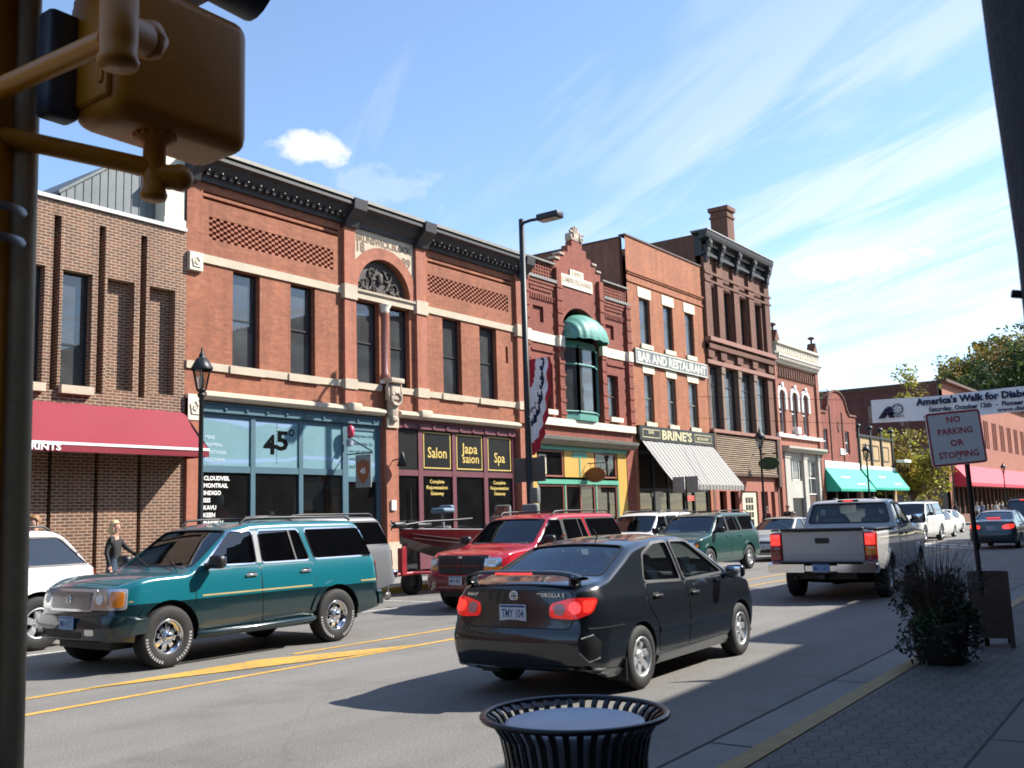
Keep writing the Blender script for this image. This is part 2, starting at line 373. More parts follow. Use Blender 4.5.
def wall(mb, x0, x1, z0, z1, holes, y, depth=.28, m=0, mr=None):
    """a wall facing -Y with rectangular holes (xa,xb,za,zb) and their reveals"""
    mr = m if mr is None else mr
    xs = sorted({x0, x1} | {h[i] for h in holes for i in (0, 1) if x0 < h[i] < x1})
    zs = sorted({z0, z1} | {h[i] for h in holes for i in (2, 3) if z0 < h[i] < z1})
    for i in range(len(xs) - 1):
        for j in range(len(zs) - 1):
            cx = (xs[i] + xs[i + 1]) / 2; cz = (zs[j] + zs[j + 1]) / 2
            if any(h[0] < cx < h[1] and h[2] < cz < h[3] for h in holes): continue
            mb.quad((xs[i], y, zs[j]), (xs[i + 1], y, zs[j]), (xs[i + 1], y, zs[j + 1]), (xs[i], y, zs[j + 1]), m)
    for (a, b, c, d) in holes:
        Y = y + depth
        mb.quad((a, y, c), (a, y, d), (a, Y, d), (a, Y, c), mr); mb.quad((b, y, c), (b, Y, c), (b, Y, d), (b, y, d), mr)
        mb.quad((a, y, d), (b, y, d), (b, Y, d), (a, Y, d), mr); mb.quad((a, y, c), (a, Y, c), (b, Y, c), (b, y, c), mr)
def arch_pts(xa, xb, zs, zc, n=14):
    cx = (xa + xb) / 2; rx = (xb - xa) / 2; rz = zc - zs
    return [(cx - rx * math.cos(math.pi * i / n), zs + rz * math.sin(math.pi * i / n)) for i in range(n + 1)]
def spandrel(mb, xa, xb, zs, zc, y, depth, m=0, n=14):
    """fills the corners of a rectangular hole (top zc) so that it reads as an arch springing at zs"""
    p = arch_pts(xa, xb, zs, zc, n); h = n // 2
    for i in range(n):
        (ax, az), (bx, bz) = p[i], p[i + 1]
        mb.quad((ax, y, az), (bx, y, bz), (bx, y, zc), (ax, y, zc), m)
        mb.quad((ax, y, az), (ax, y + depth, az), (bx, y + depth, bz), (bx, y, bz), m)
def ring_arch(mb, xa, xb, zs, zc, t, y0, y1, m=0, n=18, key=None):
    """raised arch ring of width t"""
    p = arch_pts(xa, xb, zs, zc, n); q = arch_pts(xa - t, xb + t, zs, zc + t, n)
    for i in range(n):
        a, b, c, d = p[i], p[i + 1], q[i + 1], q[i]
        mb.quad((a[0], y0, a[1]), (b[0], y0, b[1]), (c[0], y0, c[1]), (d[0], y0, d[1]), m)
        mb.quad((d[0], y0, d[1]), (c[0], y0, c[1]), (c[0], y1, c[1]), (d[0], y1, d[1]), m)
        mb.quad((a[0], y0, a[1]), (a[0], y1, a[1]), (b[0], y1, b[1]), (b[0], y0, b[1]), m)
    for (a, d) in ((p[0], q[0]), (p[-1], q[-1])): mb.quad((a[0], y0, a[1]), (d[0], y0, d[1]), (d[0], y1, d[1]), (a[0], y1, a[1]), m)
# ================================================================== the ground
def kerb_y(x): return 2.56 + .034 * x          # street face of the near kerb
FK = 16.6                                        # street face of the far kerb
def asphalt():
    m, nt, b = mk('asphalt'); v = texc(nt)
    big = nz(nt, v, .22, 5); mid = nz(nt, v, 2.2, 6, .7); grit = nz(nt, v, 70, 2); grit2 = nz(nt, v, 28, 3)
    c = rmp(nt, big, [(.3, (.170, .158, .140)), (.7, (.212, .198, .177))])
    c = mixc(nt, .55, c, rmp(nt, mid, [(.3, (.135, .128, .118)), (.72, (.205, .197, .184))]))
    c = mixc(nt, .62, c, rmp(nt, grit, [(.30, (.060, .058, .055)), (.55, (.185, .173, .155)), (.78, (.48, .45, .405))]))
    c = mixc(nt, .25, c, rmp(nt, grit2, [(.3, (.09, .086, .08)), (.7, (.24, .23, .215))]))
    stain = nz(nt, v, .7, 5, .7); c = mixc(nt, 1.0, c, rmp(nt, stain, [(.52, (1, 1, 1)), (.70, (.80, .79, .78))]), 'MULTIPLY')
    # wheel-track and oil tone along the lanes, tar seams
    mp = nt.nodes.new('ShaderNodeMapping'); mp.inputs['Scale'].default_value = (.05, .9, 1); nt.links.new(v, mp.inputs[0])
    lane = nz(nt, mp.outputs[0], 1.0, 3); c = mixc(nt, 1.0, c, rmp(nt, lane, [(.32, (.80, .80, .80)), (.66, (1.07, 1.07, 1.06))]), 'MULTIPLY')
    vo = nt.nodes.new('ShaderNodeTexVoronoi'); vo.feature = 'DISTANCE_TO_EDGE'; vo.inputs['Scale'].default_value = .22
    wob = nt.nodes.new('ShaderNodeVectorMath'); wob.operation = 'ADD'; nn = nt.nodes.new('ShaderNodeTexNoise'); nn.inputs['Scale'].default_value = .8; nn.inputs['Detail'].default_value = 6
    nt.links.new(v, nn.inputs['Vector']); nt.links.new(v, wob.inputs[0]); nt.links.new(nn.outputs['Color'], wob.inputs[1]); nt.links.new(wob.outputs[0], vo.inputs['Vector'])
    c = mixc(nt, rmp(nt, vo.outputs[0], [(.0, (.30,) * 3), (.004, (0, 0, 0))]), c, (.06, .058, .055))
    nt.links.new(c, b.inputs['Base Color']); b.inputs['Roughness'].default_value = .85; bump(nt, b, grit, .45, .012); return m
M['asphalt'] = asphalt()
def concrete(name, c, joint=None, jw=.012):
    m, nt, b = mk(name); v = texc(nt)
    n = nz(nt, v, 1.2, 7, .7); g = nz(nt, v, 60, 2)
    col = rmp(nt, n, [(.3, scl(c, .78)), (.7, scl(c, 1.15))]); col = mixc(nt, .25, col, rmp(nt, g, [(.3, scl(c, .6)), (.7, scl(c, 1.35))]))
    nt.links.new(col, b.inputs['Base Color']); b.inputs['Roughness'].default_value = .85; bump(nt, b, g, .25, .006); return m
M['concrete'] = concrete('concrete', (.105, .099, .092)); M['gutter_concrete'] = concrete('gutter_concrete', (.18, .172, .16))
M['far_concrete'] = concrete('far_concrete', (.24, .225, .20))
M['joint'] = plain('joint', (.03, .028, .027), .9)
M['kerb_yellow'] = plain('kerb_yellow', (.23, .155, .05), .7, var=.3, vs=6)
def worn(name, c):
    m, nt, b = mk(name); v = texc(nt); n = nz(nt, v, 9, 9, .8); n2 = nz(nt, v, 1.3, 4); col = rmp(nt, n2, [(.3, scl(c, .75)), (.7, scl(c, 1.1))]); col = mixc(nt, rmp(nt, n, [(.50, (0, 0, 0)), (.60, (.8, .8, .8))]), col, (.17, .16, .14)); nt.links.new(col, b.inputs['Base Color']); b.inputs['Roughness'].default_value = .7; return m
M['line_yellow'] = worn('line_yellow', (.60, .34, .05)); M['line_white'] = worn('line_white', (.60, .58, .54))
def paver():
    m, nt, b = mk('paver'); v = texc(nt)
    sp = nt.nodes.new('ShaderNodeSeparateXYZ'); nt.links.new(v, sp.inputs[0])
    w = nt.nodes.new('ShaderNodeTexWave'); w.wave_type = 'BANDS'; w.bands_direction = 'X'; w.wave_profile = 'TRI'; w.inputs['Scale'].default_value = 1.4
    nt.links.new(v, w.inputs['Vector'])
    ma = nt.nodes.new('ShaderNodeMath'); ma.operation = 'MULTIPLY_ADD'; nt.links.new(w.outputs['Fac'], ma.inputs[0]); ma.inputs[1].default_value = .05; nt.links.new(sp.outputs[1], ma.inputs[2])
    cb = nt.nodes.new('ShaderNodeCombineXYZ'); nt.links.new(sp.outputs[0], cb.inputs[0]); nt.links.new(ma.outputs[0], cb.inputs[1])
    br = nt.nodes.new('ShaderNodeTexBrick'); nt.links.new(cb.outputs[0], br.inputs['Vector']); br.inputs['Scale'].default_value = 1
    br.inputs['Brick Width'].default_value = .20; br.inputs['Row Height'].default_value = .115; br.inputs['Mortar Size'].default_value = .006; br.inputs['Mortar Smooth'].default_value = .3
    br.inputs['Color1'].default_value = (.115, .105, .095, 1); br.inputs['Color2'].default_value = (.095, .088, .08, 1); br.inputs['Mortar'].default_value = (.035, .032, .03, 1)
    c = mixc(nt, 1.0, br.outputs[0], rmp(nt, nz(nt, v, 3, 6), [(.3, (.75,) * 3), (.7, (1.15,) * 3)]), 'MULTIPLY')
    nt.links.new(c, b.inputs['Base Color']); b.inputs['Roughness'].default_value = .85
    inv = nt.nodes.new('ShaderNodeMath'); inv.operation = 'SUBTRACT'; inv.inputs[0].default_value = 1; nt.links.new(br.outputs['Fac'], inv.inputs[1]); bump(nt, b, inv.outputs[0], .6, .012); return m
M['paver'] = paver()
M['earth'] = plain('earth', (.10, .095, .06), .95, var=.3, vs=.05)
def structure(name, mb, mats): return tag(mb.build(name, mats), kind='structure')
g = MB(); g.quad((-2500, -2500, -.03), (2500, -2500, -.03), (2500, 2500, -.03), (-2500, 2500, -.03)); structure('ground', g, 'earth')
XA, XB = -45, 320
def kstrip(mb, o0, o1, z, m=0, xa=XA, xb=XB): mb.quad((xa, kerb_y(xa) + o0, z), (xb, kerb_y(xb) + o0, z), (xb, kerb_y(xb) + o1, z), (xa, kerb_y(xa) + o1, z), m)
r = MB(); r.quad((XA, kerb_y(XA) + .58, 0), (XB, kerb_y(XB) + .58, 0), (XB, FK, 0), (XA, FK, 0))
r.quad((83, FK, 0), (93, FK, 0), (93, 90, 0), (83, 90, 0)); structure('road', r, 'asphalt')
g = MB(); kstrip(g, 0, .58, .006); structure('gutter', g, 'gutter_concrete')
j = MB(); kstrip(j, .565, .59, .010)
for i in range(-6, 30):
    x = i * 3.05 + .9; j.quad((x, kerb_y(x) + .01, .010), (x + .018, kerb_y(x) + .01, .010), (x + .018, kerb_y(x) + .57, .010), (x, kerb_y(x) + .57, .010))
structure('gutter_joints', j, 'joint')
k = MB()
def kbox(mb, o0, o1, z0, z1, xa=XA, xb=XB, m=0):
    p = [(xa, kerb_y(xa) + o0), (xb, kerb_y(xb) + o0), (xb, kerb_y(xb) + o1), (xa, kerb_y(xa) + o1)]; mb.prism(p, 'z', z0, z1, m)
kbox(k, -.15, 0, -.02, .15); structure('kerb', k, 'kerb_yellow')
s = MB(); kbox(s, -1.28, -.163, -.02, .148); structure('paver_band', s, 'paver')
s = MB(); s.prism([(XA, -1.6), (XB, -1.6), (XB, kerb_y(XB) - 1.283), (XA, kerb_y(XA) - 1.283)], 'z', -.02, .150); structure('pavement', s, 'concrete')
j = MB(); kstrip(j, -1.292, -1.276, .154)
for i in range(-8, 40):
    x = i * 1.75 + .35; j.quad((x, -1.55, .154), (x + .014, -1.55, .154), (x + .014, kerb_y(x) - 1.29, .154), (x, kerb_y(x) - 1.29, .154))
structure('pavement_joints', j, 'joint')
s = MB(); s.prism([(XA, FK + .16), (82, FK + .16), (82, 21.4), (XA, 21.4)], 'z', -.02, .150); s.prism([(94, FK + .16), (XB, FK + .16), (XB, 21.4), (94, 21.4)], 'z', -.02, .15); structure('far_pavement', s, 'far_concrete')
s = MB(); s.box(XA, 17.2, FK, FK + .157, -.02, .152); s.box(23.2, 82, FK, FK + .157, -.02, .152); s.box(94, XB, FK, FK + .157, -.02, .152); structure('far_kerb', s, 'far_concrete')
s = MB(); s.box(17.2, 23.2, FK, FK + .157, -.02, .153); structure('painted_kerb', s, plain('kerb_bright_yellow', (.66, .43, .07), .6, var=.25, vs=5))
# painted lines
l = MB(); z = .005
def line(x0, y0, x1, y1, w, m=0):
    d = Vector((x1 - x0, y1 - y0, 0)).normalized(); n = Vector((-d.y, d.x, 0)) * w / 2
    a = Vector((x0, y0, z)); b = Vector((x1, y1, z)); l.quad(a - n, b - n, b + n, a + n, m)
line(-30, 9.62, 10.2, 9.36, .11); line(10.2, 9.36, 60, 9.20, .11)
line(-30, 10.42, 8.6, 10.28, .11); line(9.2, 10.34, 17, 10.24, .11); line(17, 10.24, 60, 10.1, .11)
l.add([(6.2, 10.28, z + .004), (8.3, 9.72, z + .004), (9.5, 9.42, z + .004), (10.6, 9.42, z + .004), (8.6, 10.32, z + .004)], [(0, 1, 2, 3, 4)])
structure('yellow_lines', l, 'line_yellow')
l = MB()
for x in (4.2, 10.4, 16.3, 22.6, 28.8, 35, 41): line(x, 13.9, x - .05, 16.3, .10)
line(-10, 13.86, 60, 13.8, .09)
line(42, 8.2, 48, 13.4, .5); line(44, 8.0, 50, 13.4, .5)
structure('white_lines', l, 'line_white')
# small marks: a drain grate and tar patches
p = MB()
for (x, y, w, h) in ((24, 11.6, 2.0, .7), (33, 7.6, 2.4, .6)):
    p.add([(x + w * .5 * math.cos(a) * (1 + .12 * math.sin(3 * a)), y + h * .5 * math.sin(a), .004) for a in [i * math.pi / 8 for i in range(16)]], [tuple(range(16))])
structure('tar_patches', p, plain('tar_patch', (.115, .110, .105), .9, var=.25, vs=6))

# ================================================================== buildings on the far side of the street
YF = 21.0
def shell(root, X0, X1, zpar, zroof, depth, mat, left=None, right=None, y=YF):
    """side and back walls and the roof of a building whose front stands at y"""
    e = .012; mats = [mat, left or mat, right or mat]
    w = MB()
    for (x, mi) in ((X0 + e, 1), (X1 - e, 2)):
        w.box(x if mi == 1 else x - .25, x + .25 if mi == 1 else x, y + .30, y + depth, 0, zpar, mi)
    w.box(X0 + .25 + e, X1 - .25 - e, y + depth - .25, y + depth, 0, zpar, 0)
    w.build('wall', mats, root)
    r = MB(); r.box(X0 + .27, X1 - .27, y + .32, y + depth - .27, zroof - .2, zroof); r.build('roof', 'roof_tar', root)
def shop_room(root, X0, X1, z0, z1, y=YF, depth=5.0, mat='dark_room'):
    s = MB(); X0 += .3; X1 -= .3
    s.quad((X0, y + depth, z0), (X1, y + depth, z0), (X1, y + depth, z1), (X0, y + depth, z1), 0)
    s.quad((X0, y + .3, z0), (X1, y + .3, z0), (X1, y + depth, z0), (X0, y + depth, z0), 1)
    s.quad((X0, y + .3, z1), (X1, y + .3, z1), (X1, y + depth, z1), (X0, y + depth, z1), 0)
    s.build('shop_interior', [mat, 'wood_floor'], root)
def window(root, xa, xb, za, zb, y, mat='black', glassm='glass_up', bar=.06, mid=True, vbars=(), sill=None, sillmat='stone', blind=None, name='window', midz=None):
    """sash window whose outer frame face is at y"""
    f = MB(); t = .07
    f.box(xa, xa + bar, y, y + t, za, zb); f.box(xb - bar, xb, y, y + t, za, zb)
    f.box(xa + bar, xb - bar, y, y + t, za, za + bar); f.box(xa + bar, xb - bar, y, y + t, zb - bar, zb)
    if mid:
        mz = midz if midz else (za + zb) / 2; f.box(xa + bar, xb - bar, y + .004, y + t - .004, mz - bar * .4, mz + bar * .4)
    for vb in vbars: f.box(vb - bar * .4, vb + bar * .4, y + .006, y + t - .006, za + bar, zb - bar)
    o = f.build(name, mat, root)
    p = MB(); p.quad((xa + bar, y + t * .6, za + bar), (xb - bar, y + t * .6, za + bar), (xb - bar, y + t * .6, zb - bar), (xa + bar, y + t * .6, zb - bar)); p.build('pane', glassm, o)
    if blind:
        blind = (max(.0, blind[0] + random.uniform(-.14, .12)), blind[1], blind[2]); b = MB(); zt = zb - bar; zl = za + (zb - za) * blind[0]; b.box(xa + bar, xb - bar, y + .12, y + .125, zl if blind[2] == 'top' else za + bar, zt if blind[2] == 'top' else za + (zb - za) * blind[0]); b.build('blind', blind[1], o)
    if sill:
        s = MB(); s.box(xa - sill, xb + sill, y - .34, y + .02, za - .19, za - .004); s.build('sill', sillmat, o)
    return o
def building(name, label, X0, group=None): return thing(name, label, 'building', (X0, YF, 0), group=group)
def bar_row(mb, xa, xb, n, w, y0, y1, z0, z1, m=0):
    for i in range(n):
        x = xa + (xb - xa) * (i + .5) / n; mb.box(x - w / 2, x + w / 2, y0, y1, z0, z1, m)

# ---------------------------------------------------------------- brown brick building with the red awning
B = building('brick_building', 'brown brick building with narrow recessed windows and a long red awning', 3.0)
w = MB(); holes = []
pitch = 1.10; grooves = [11.68 + pitch * i for i in range(-7, 3)]
for gx in grooves: holes += [(gx, gx + .17, 4.80, 8.78), (gx + .03, gx + .13, .15, 4.30)]
wins = [(10.80, 11.50), (11.92, 12.64), (9.70, 10.40), (7.5, 8.2), (6.4, 7.1), (5.3, 6.0)]; niches = [(13.02, 13.73), (14.14, 14.86), (8.60, 9.30)]
for a, b_ in wins + niches: holes.append((a, b_, 4.93, 7.57))
wall(w, 3.0, 15.17, 0, 9.12, holes, YF, .30)
for gx in grooves:
    w.quad((gx, YF + .30, 4.80), (gx + .17, YF + .30, 4.80), (gx + .17, YF + .30, 8.78), (gx, YF + .30, 8.78)); w.quad((gx + .03, YF + .30, .15), (gx + .13, YF + .30, .15), (gx + .13, YF + .30, 4.3), (gx + .03, YF + .30, 4.3))
for a, b_ in niches: w.quad((a, YF + .24, 4.93), (b_, YF + .24, 4.93), (b_, YF + .24, 7.57), (a, YF + .24, 7.57))
w.build('front_wall', 'brown_brick', B); shell(B, 3.0, 15.17, 9.12, 8.6, 16, 'brown_brick')
for a, b_ in wins: window(B, a, b_, 4.93, 7.57, YF + .20, 'black', sill=.03, sillmat='stone', bar=.05, midz=5.9)
c = MB(); c.box(2.9, 15.15, YF - .06, YF + .36, 9.125, 9.22); c.build('coping', 'bright_cap', B)
sh = MB(); sh.prism([(12.06, 8.62), (12.06, 9.50), (13.4, 10.50), (14.54, 10.50), (14.54, 8.62)], 'y', YF + .45, YF + 5); sh.prism([(11.98, 9.44), (13.38, 10.50), (13.38, 10.58), (11.98, 9.52)], 'y', YF + .38, YF + 5.1); sh.box(13.39, 14.60, YF + .38, YF + 5.1, 10.505, 10.58)
for i_ in range(11): sh.box(12.2 + i_ * .21, 12.215 + i_ * .21, YF + .435, YF + .449, 9.1, 9.5 + max(0, min(1.0, (.14 + i_ * .21) * .746)))
ck = MB(); ck.box(14.57, 15.14, YF + .05, YF + .75, 9.23, 11.0); ck.box(14.52, 15.15, YF + .0, YF + .80, 9.225, 9.42); ck.build('parapet_block', 'pale_stone', B)
sh.build('roof_shed', 'grey_metal', B)
# awning
def slope_awning(root_name, label, X0, X1, ytop, ztop, yfront, zfront, val, mat, valmat=None, stripe=None, group=None, ends=True, text=None, scallop=0):
    A = thing(root_name, label, 'awning', (X0, ytop, ztop), group=group)
    nx = max(2, int((X1 - X0) / .35)); ny = 8; f = MB(); vs = []
    for i in range(nx + 1):
        for j_ in range(ny + 1):
            t = j_ / ny; u = i / nx; sag = .05 * math.sin(math.pi * t) * (.55 + .45 * math.sin(u * nx * .9 + 1.3)) + .012 * math.sin(u * nx * 2.3 + t * 5)
            vs.append((X0 + (X1 - X0) * u, ytop + (yfront - ytop) * t, ztop + (zfront - ztop) * t - sag))
    f.add(vs, [(i * (ny + 1) + j_, i * (ny + 1) + j_ + 1, (i + 1) * (ny + 1) + j_ + 1, (i + 1) * (ny + 1) + j_) for i in range(nx) for j_ in range(ny)], 0, True)
    if ends:
        for x in (X0, X1): f.add([(x, ytop, ztop), (x, yfront, zfront), (x, ytop, zfront)], [(0, 1, 2)], 0)
    f.build('canopy', [mat] if isinstance(mat, str) or True else mat, A)
    v = MB(); n = int((X1 - X0) / .06) if scallop else max(2, int((X1 - X0) / .5)); vs = []
    for i in range(n + 1):
        x = X0 + (X1 - X0) * i / n; wv = .012 * math.sin(i * (1.7 if scallop else .8)); dz = scallop * abs(math.sin(i * math.pi / 4)) if scallop else 0
        vs += [(x, yfront - .004, zfront + .004), (x, yfront + .012 + wv, zfront - val - dz)]
    v.add(vs, [(2 * i, 2 * i + 1, 2 * i + 3, 2 * i + 2) for i in range(n)], 0, True)
    if ends and not scallop:
        for x in (X0, X1): v.quad((x, ytop, zfront), (x, yfront, zfront), (x, yfront, zfront - val), (x, ytop, zfront - val))
    vo = v.build('valance', valmat or mat, A)
    if stripe:
        s_ = MB(); s_.box(X0, X1, yfront - .014, yfront - .008, zfront - .045, zfront + .015); s_.build('stripe', stripe, vo)
    if text:
        t_ = MB()
        for (s, x, z, h, wd) in text: txt(t_, s, (x, yfront - .022, z), h, w=wd, align='L', bold=.03)
        t_.build('lettering', 'white', vo)
    fr = MB()
    for x in (X0 + .03, X1 - .03): fr.tube([(x, ytop, ztop - .03), (x, yfront + .03, zfront - .03)], .015); fr.tube([(x, ytop, zfront - .02), (x, yfront + .03, zfront - .03)], .015)
    fr.tube([(X0 + .03, yfront + .03, zfront - .03), (X1 - .03, yfront + .03, zfront - .03)], .015); fr.build('frame', 'iron', A)
    return A
slope_awning('awning', 'long plain red awning lettered PRINTS on the brown brick building', 5.0, 15.17, YF - .01, 4.53, 20.0, 3.56, .19, 'awning_red', stripe='white',
             text=[('&', 10.38, 3.395, .125, None), ('PRINTS', 10.64, 3.395, .13, .78), ('FRAMES', 9.1, 3.395, .13, .8)][:2])

# ---------------------------------------------------------------- Brunswick Block
B = building('brick_block', 'two-storey red brick block with dark cornice, stone arch panel and two painted shopfronts', 15.17)
w = MB(); up = [(16.62, 17.52), (18.61, 19.52), (25.20, 26.18), (27.20, 28.18)]
holes = [(a, b_, 5.86, 8.42) for a, b_ in up]
holes += [(21.19, 22.16, 5.86, 8.38), (22.64, 23.55, 5.86, 8.38), (21.19, 23.55, 8.68, 9.80)]
holes += [(15.67, 22.20, .15, 4.85), (22.82, 29.22, .15, 4.85)]
holes += [(15.85, 20.25, 9.10, 9.71), (24.50, 28.96, 9.16, 9.76), (15.65, 20.46, 10.14, 10.22), (15.65, 20.46, 10.30, 10.36), (24.5, 29.2, 10.14, 10.22), (24.5, 29.2, 10.30, 10.36), (28.72, 28.86, 7.25, 7.85)]
wall(w, 15.17, 29.85, 0, 10.80, holes, YF, .26)
spandrel(w, 21.19, 23.55, 8.68, 9.80, YF, .26)
for (a, b_, c_, d_) in ((15.65, 20.46, 10.14, 10.22), (15.65, 20.46, 10.30, 10.36), (24.5, 29.2, 10.14, 10.22), (24.5, 29.2, 10.30, 10.36), (28.72, 28.86, 7.25, 7.85)): w.quad((a, YF + .13, c_), (b_, YF + .13, c_), (b_, YF + .13, d_), (a, YF + .13, d_))
w.build('front_wall', 'red_brick', B)
M['cream_wall'] = plain('cream_wall', (.62, .60, .52), .9, var=.1)
shell(B, 15.17, 29.85, 10.80, 10.2, 18, 'red_brick', left='cream_wall')
lat = MB()
for (xa, xb, za, zb) in ((15.85, 20.25, 9.10, 9.71), (24.50, 28.96, 9.16, 9.76)):
    lat.quad((xa, YF + .16, za), (xb, YF + .16, za), (xb, YF + .16, zb), (xa, YF + .16, zb)); n = int((xb - xa) / .115); rr = 8; dz = (zb - za) / rr
    for r_ in range(rr):
        for i in range(n):
            if (i + r_) % 2 == 0: x = xa + (xb - xa) * i / n; lat.box(x + .004, x + .112, YF + .01, YF + .158, za + r_ * dz + .006, za + (r_ + 1) * dz - .006)
lat.build('lattice_panel', 'smooth_brick', B)
pil = MB()
for (a, b_) in ((20.58, 21.03), (23.78, 24.26), (29.30, 29.80)): pil.box(a, b_, YF - .13, YF - .002, 5.12, 10.60)
pil.box(22.27, 22.80, YF - .14, YF - .002, 1.1, 4.9); pil.box(29.28, 29.80, YF - .14, YF - .002, 1.1, 4.9); pil.box(15.20, 15.60, YF - .10, YF - .002, 1.1, 4.9)
pil.build('pilaster', 'smooth_brick', B)
st = MB()
for (a, b_) in ((15.62, 20.56), (24.28, 29.28)): st.box(a, b_, YF - .05, YF - .002, 8.44, 8.66)
st.box(15.19, 15.60, YF - .07, YF - .002, 8.15, 8.66)
for (a, b_) in ((20.54, 21.07), (23.74, 24.30), (29.26, 29.84)): st.box(a, b_, YF - .18, YF - .135, 8.30, 8.74); st.box(a, b_, YF - .135, YF - .006, 8.30, 8.74)
for (a, b_) in ((15.19, 20.56), (21.08, 22.22), (22.72, 23.74), (24.30, 29.28)): st.box(a, b_, YF - .05, YF - .002, 5.66, 5.855)
for a, b_ in up: st.box(a - .12, b_ + .12, YF - .09, YF - .052, 5.64, 5.84)
for (a, b_) in ((20.55, 21.06), (23.75, 24.29), (29.27, 29.83)): st.box(a, b_, YF - .17, YF - .006, 5.60, 5.90)
st.box(21.10, 23.72, YF - .10, YF - .002, 8.40, 8.60); bar_row(st, 21.12, 23.70, 26, .06, YF - .16, YF - .102, 8.60, 8.67); st.box(21.10, 23.72, YF - .15, YF - .003, 8.602, 8.675)
st.box(15.20, 15.62, YF - .13, YF - .002, .15, 1.1); st.box(22.22, 22.84, YF - .19, YF - .002, .15, 1.1); st.box(29.24, 29.84, YF - .19, YF - .002, .15, 1.1)
st.box(22.28, 22.78, YF - .20, YF - .142, 4.55, 4.88)
prof = [(YF - .002, 4.88), (YF - .20, 4.90), (YF - .26, 4.98), (YF - .24, 5.06), (YF - .10, 5.12), (YF - .002, 5.14)]
st.sweep(prof, 15.65, 22.18); st.sweep(prof, 22.86, 29.24)
st.rbox((20.82, YF - .22, 5.05), (.55, .22, .26), .05); st.rbox((24.0, YF - .22, 5.05), (.55, .22, .26), .05)
st.build('stone_trim', 'stone', B)
# carved console between the two shopfronts
cn = MB(); cn.rbox((22.52, YF - .20, 5.62), (.42, .30, .5), .05); cn.rbox((22.52, YF - .24, 5.98), (.60, .40, .16), .03); cn.rbox((22.52, YF - .18, 5.12), (.34, .26, .55), .08); cn.rbox((22.52, YF - .22, 4.82), (.26, .2, .2), .06)
for a in range(10):
    t = a / 10 * 2 * math.pi; cn.tube([(22.52 + .22 * math.cos(t), YF - .34, 5.42 + .20 * math.sin(t)), (22.52 + .22 * math.cos(t + .7), YF - .36, 5.42 + .20 * math.sin(t + .7))], .05, n=6)
for s_ in (-1, 1): cn.tube([(22.52 + s_ * .27, YF - .26, 5.9), (22.52 + s_ * .30, YF - .28, 5.6), (22.52 + s_ * .2, YF - .28, 5.25)], [.05, .06, .03], n=6)
cn.build('carved_console', 'worn_stone', B)
tile = MB(); tile.box(15.20, 15.59, YF - .12, YF - .072, 8.17, 8.64); tile.box(15.20, 15.60, YF - .12, YF - .002, 4.35, 5.0)
for i in range(9): t = i * 1.3; tile.tube([(15.40 + .02 * i * math.cos(t), YF - .13, 8.4 + .02 * i * math.sin(t)), (15.40 + .02 * (i + 1) * math.cos(t + 1.3), YF - .13, 8.4 + .02 * (i + 1) * math.sin(t + 1.3))], .018, n=5)
for i in range(9): t = i * 1.3; tile.tube([(15.40 + .02 * i * math.cos(t), YF - .13, 4.68 + .026 * i * math.sin(t)), (15.40 + .02 * (i + 1) * math.cos(t + 1.3), YF - .13, 4.68 + .026 * (i + 1) * math.sin(t + 1.3))], .018, n=5)
tile.build('carved_tile', 'pale_stone', B)
# name panel with its arch
pn = MB(); wall(pn, 21.06, 23.76, 8.80, 10.62, [(21.02 + .04, 23.72, 8.80, 10.21)], YF - .03, .028)
pn = MB(); n = 20; inner = arch_pts(20.98, 23.78, 8.75, 10.12, n)
for i in range(n):
    (ax, az), (bx, bz) = inner[i], inner[i + 1]
    ax = max(21.06, ax); bx = min(23.76, max(bx, 21.06)); ax = min(ax, 23.76)
    pn.quad((ax, YF - .03, az), (bx, YF - .03, bz), (bx, YF - .03, 10.62), (ax, YF - .03, 10.62))
pno = pn.build('name_panel', 'stone', B)
lt = MB(); txt(lt, 'BRUNSWICK.BLOCK.', (22.41, YF - .036, 10.20), .22, w=2.5, bold=.035); txt(lt, '18', (21.36, YF - .036, 9.88), .30, w=.34, bold=.04); txt(lt, '89', (23.40, YF - .036, 9.74), .30, w=.42, bold=.04); lt.build('lettering', plain('letter_relief_shade', (.17, .115, .08), .9), pno)  # flat letters, dark colour stands in for the shade of raised lettering
ra = MB(); ring_arch(ra, 21.19, 23.55, 8.68, 9.80, .36, YF - .06, YF, 0, 22); ra.build('arch_ring', 'smooth_brick', B)
ty = MB(); p_ = arch_pts(21.19, 23.55, 8.68, 9.80, 20); ty.add([(x, YF + .18, z_) for x, z_ in p_], [tuple(range(len(p_)))])
def scroll(mb, cx, cz, r, turns, y, flip=1, a0=0, rad=.035):
    pts = [(cx + flip * r * (1 - t) * math.cos(a0 + turns * 2 * math.pi * t), y, cz + r * (1 - t) * math.sin(a0 + turns * 2 * math.pi * t)) for t in [i / 26 for i in range(25)]]
    mb.tube(pts, [rad * (1 - .5 * i / 25) for i in range(25)], n=6)
for f in (1, -1):
    scroll(ty, 22.37 + f * .62, 9.02, .26, 1.6, YF + .14, f, 2.6); scroll(ty, 22.37 + f * .33, 9.36, .22, 1.5, YF + .14, f, 4.0); scroll(ty, 22.37 + f * .93, 8.86, .15, 1.4, YF + .14, f, 1.0)
    ty.tube([(22.37, YF + .14, 8.74), (22.37 + f * .25, YF + .12, 8.9), (22.37 + f * .4, YF + .14, 9.15), (22.37 + f * .15, YF + .14, 9.5)], .035, n=6)
    for k_ in range(6): ty.rbox((22.37 + f * (.16 + .15 * k_), YF + .13, 8.80 + .08 * math.sin(k_ * 2.1) + .06 * k_ * (k_ < 3)), (.10, .06, .12), .03)
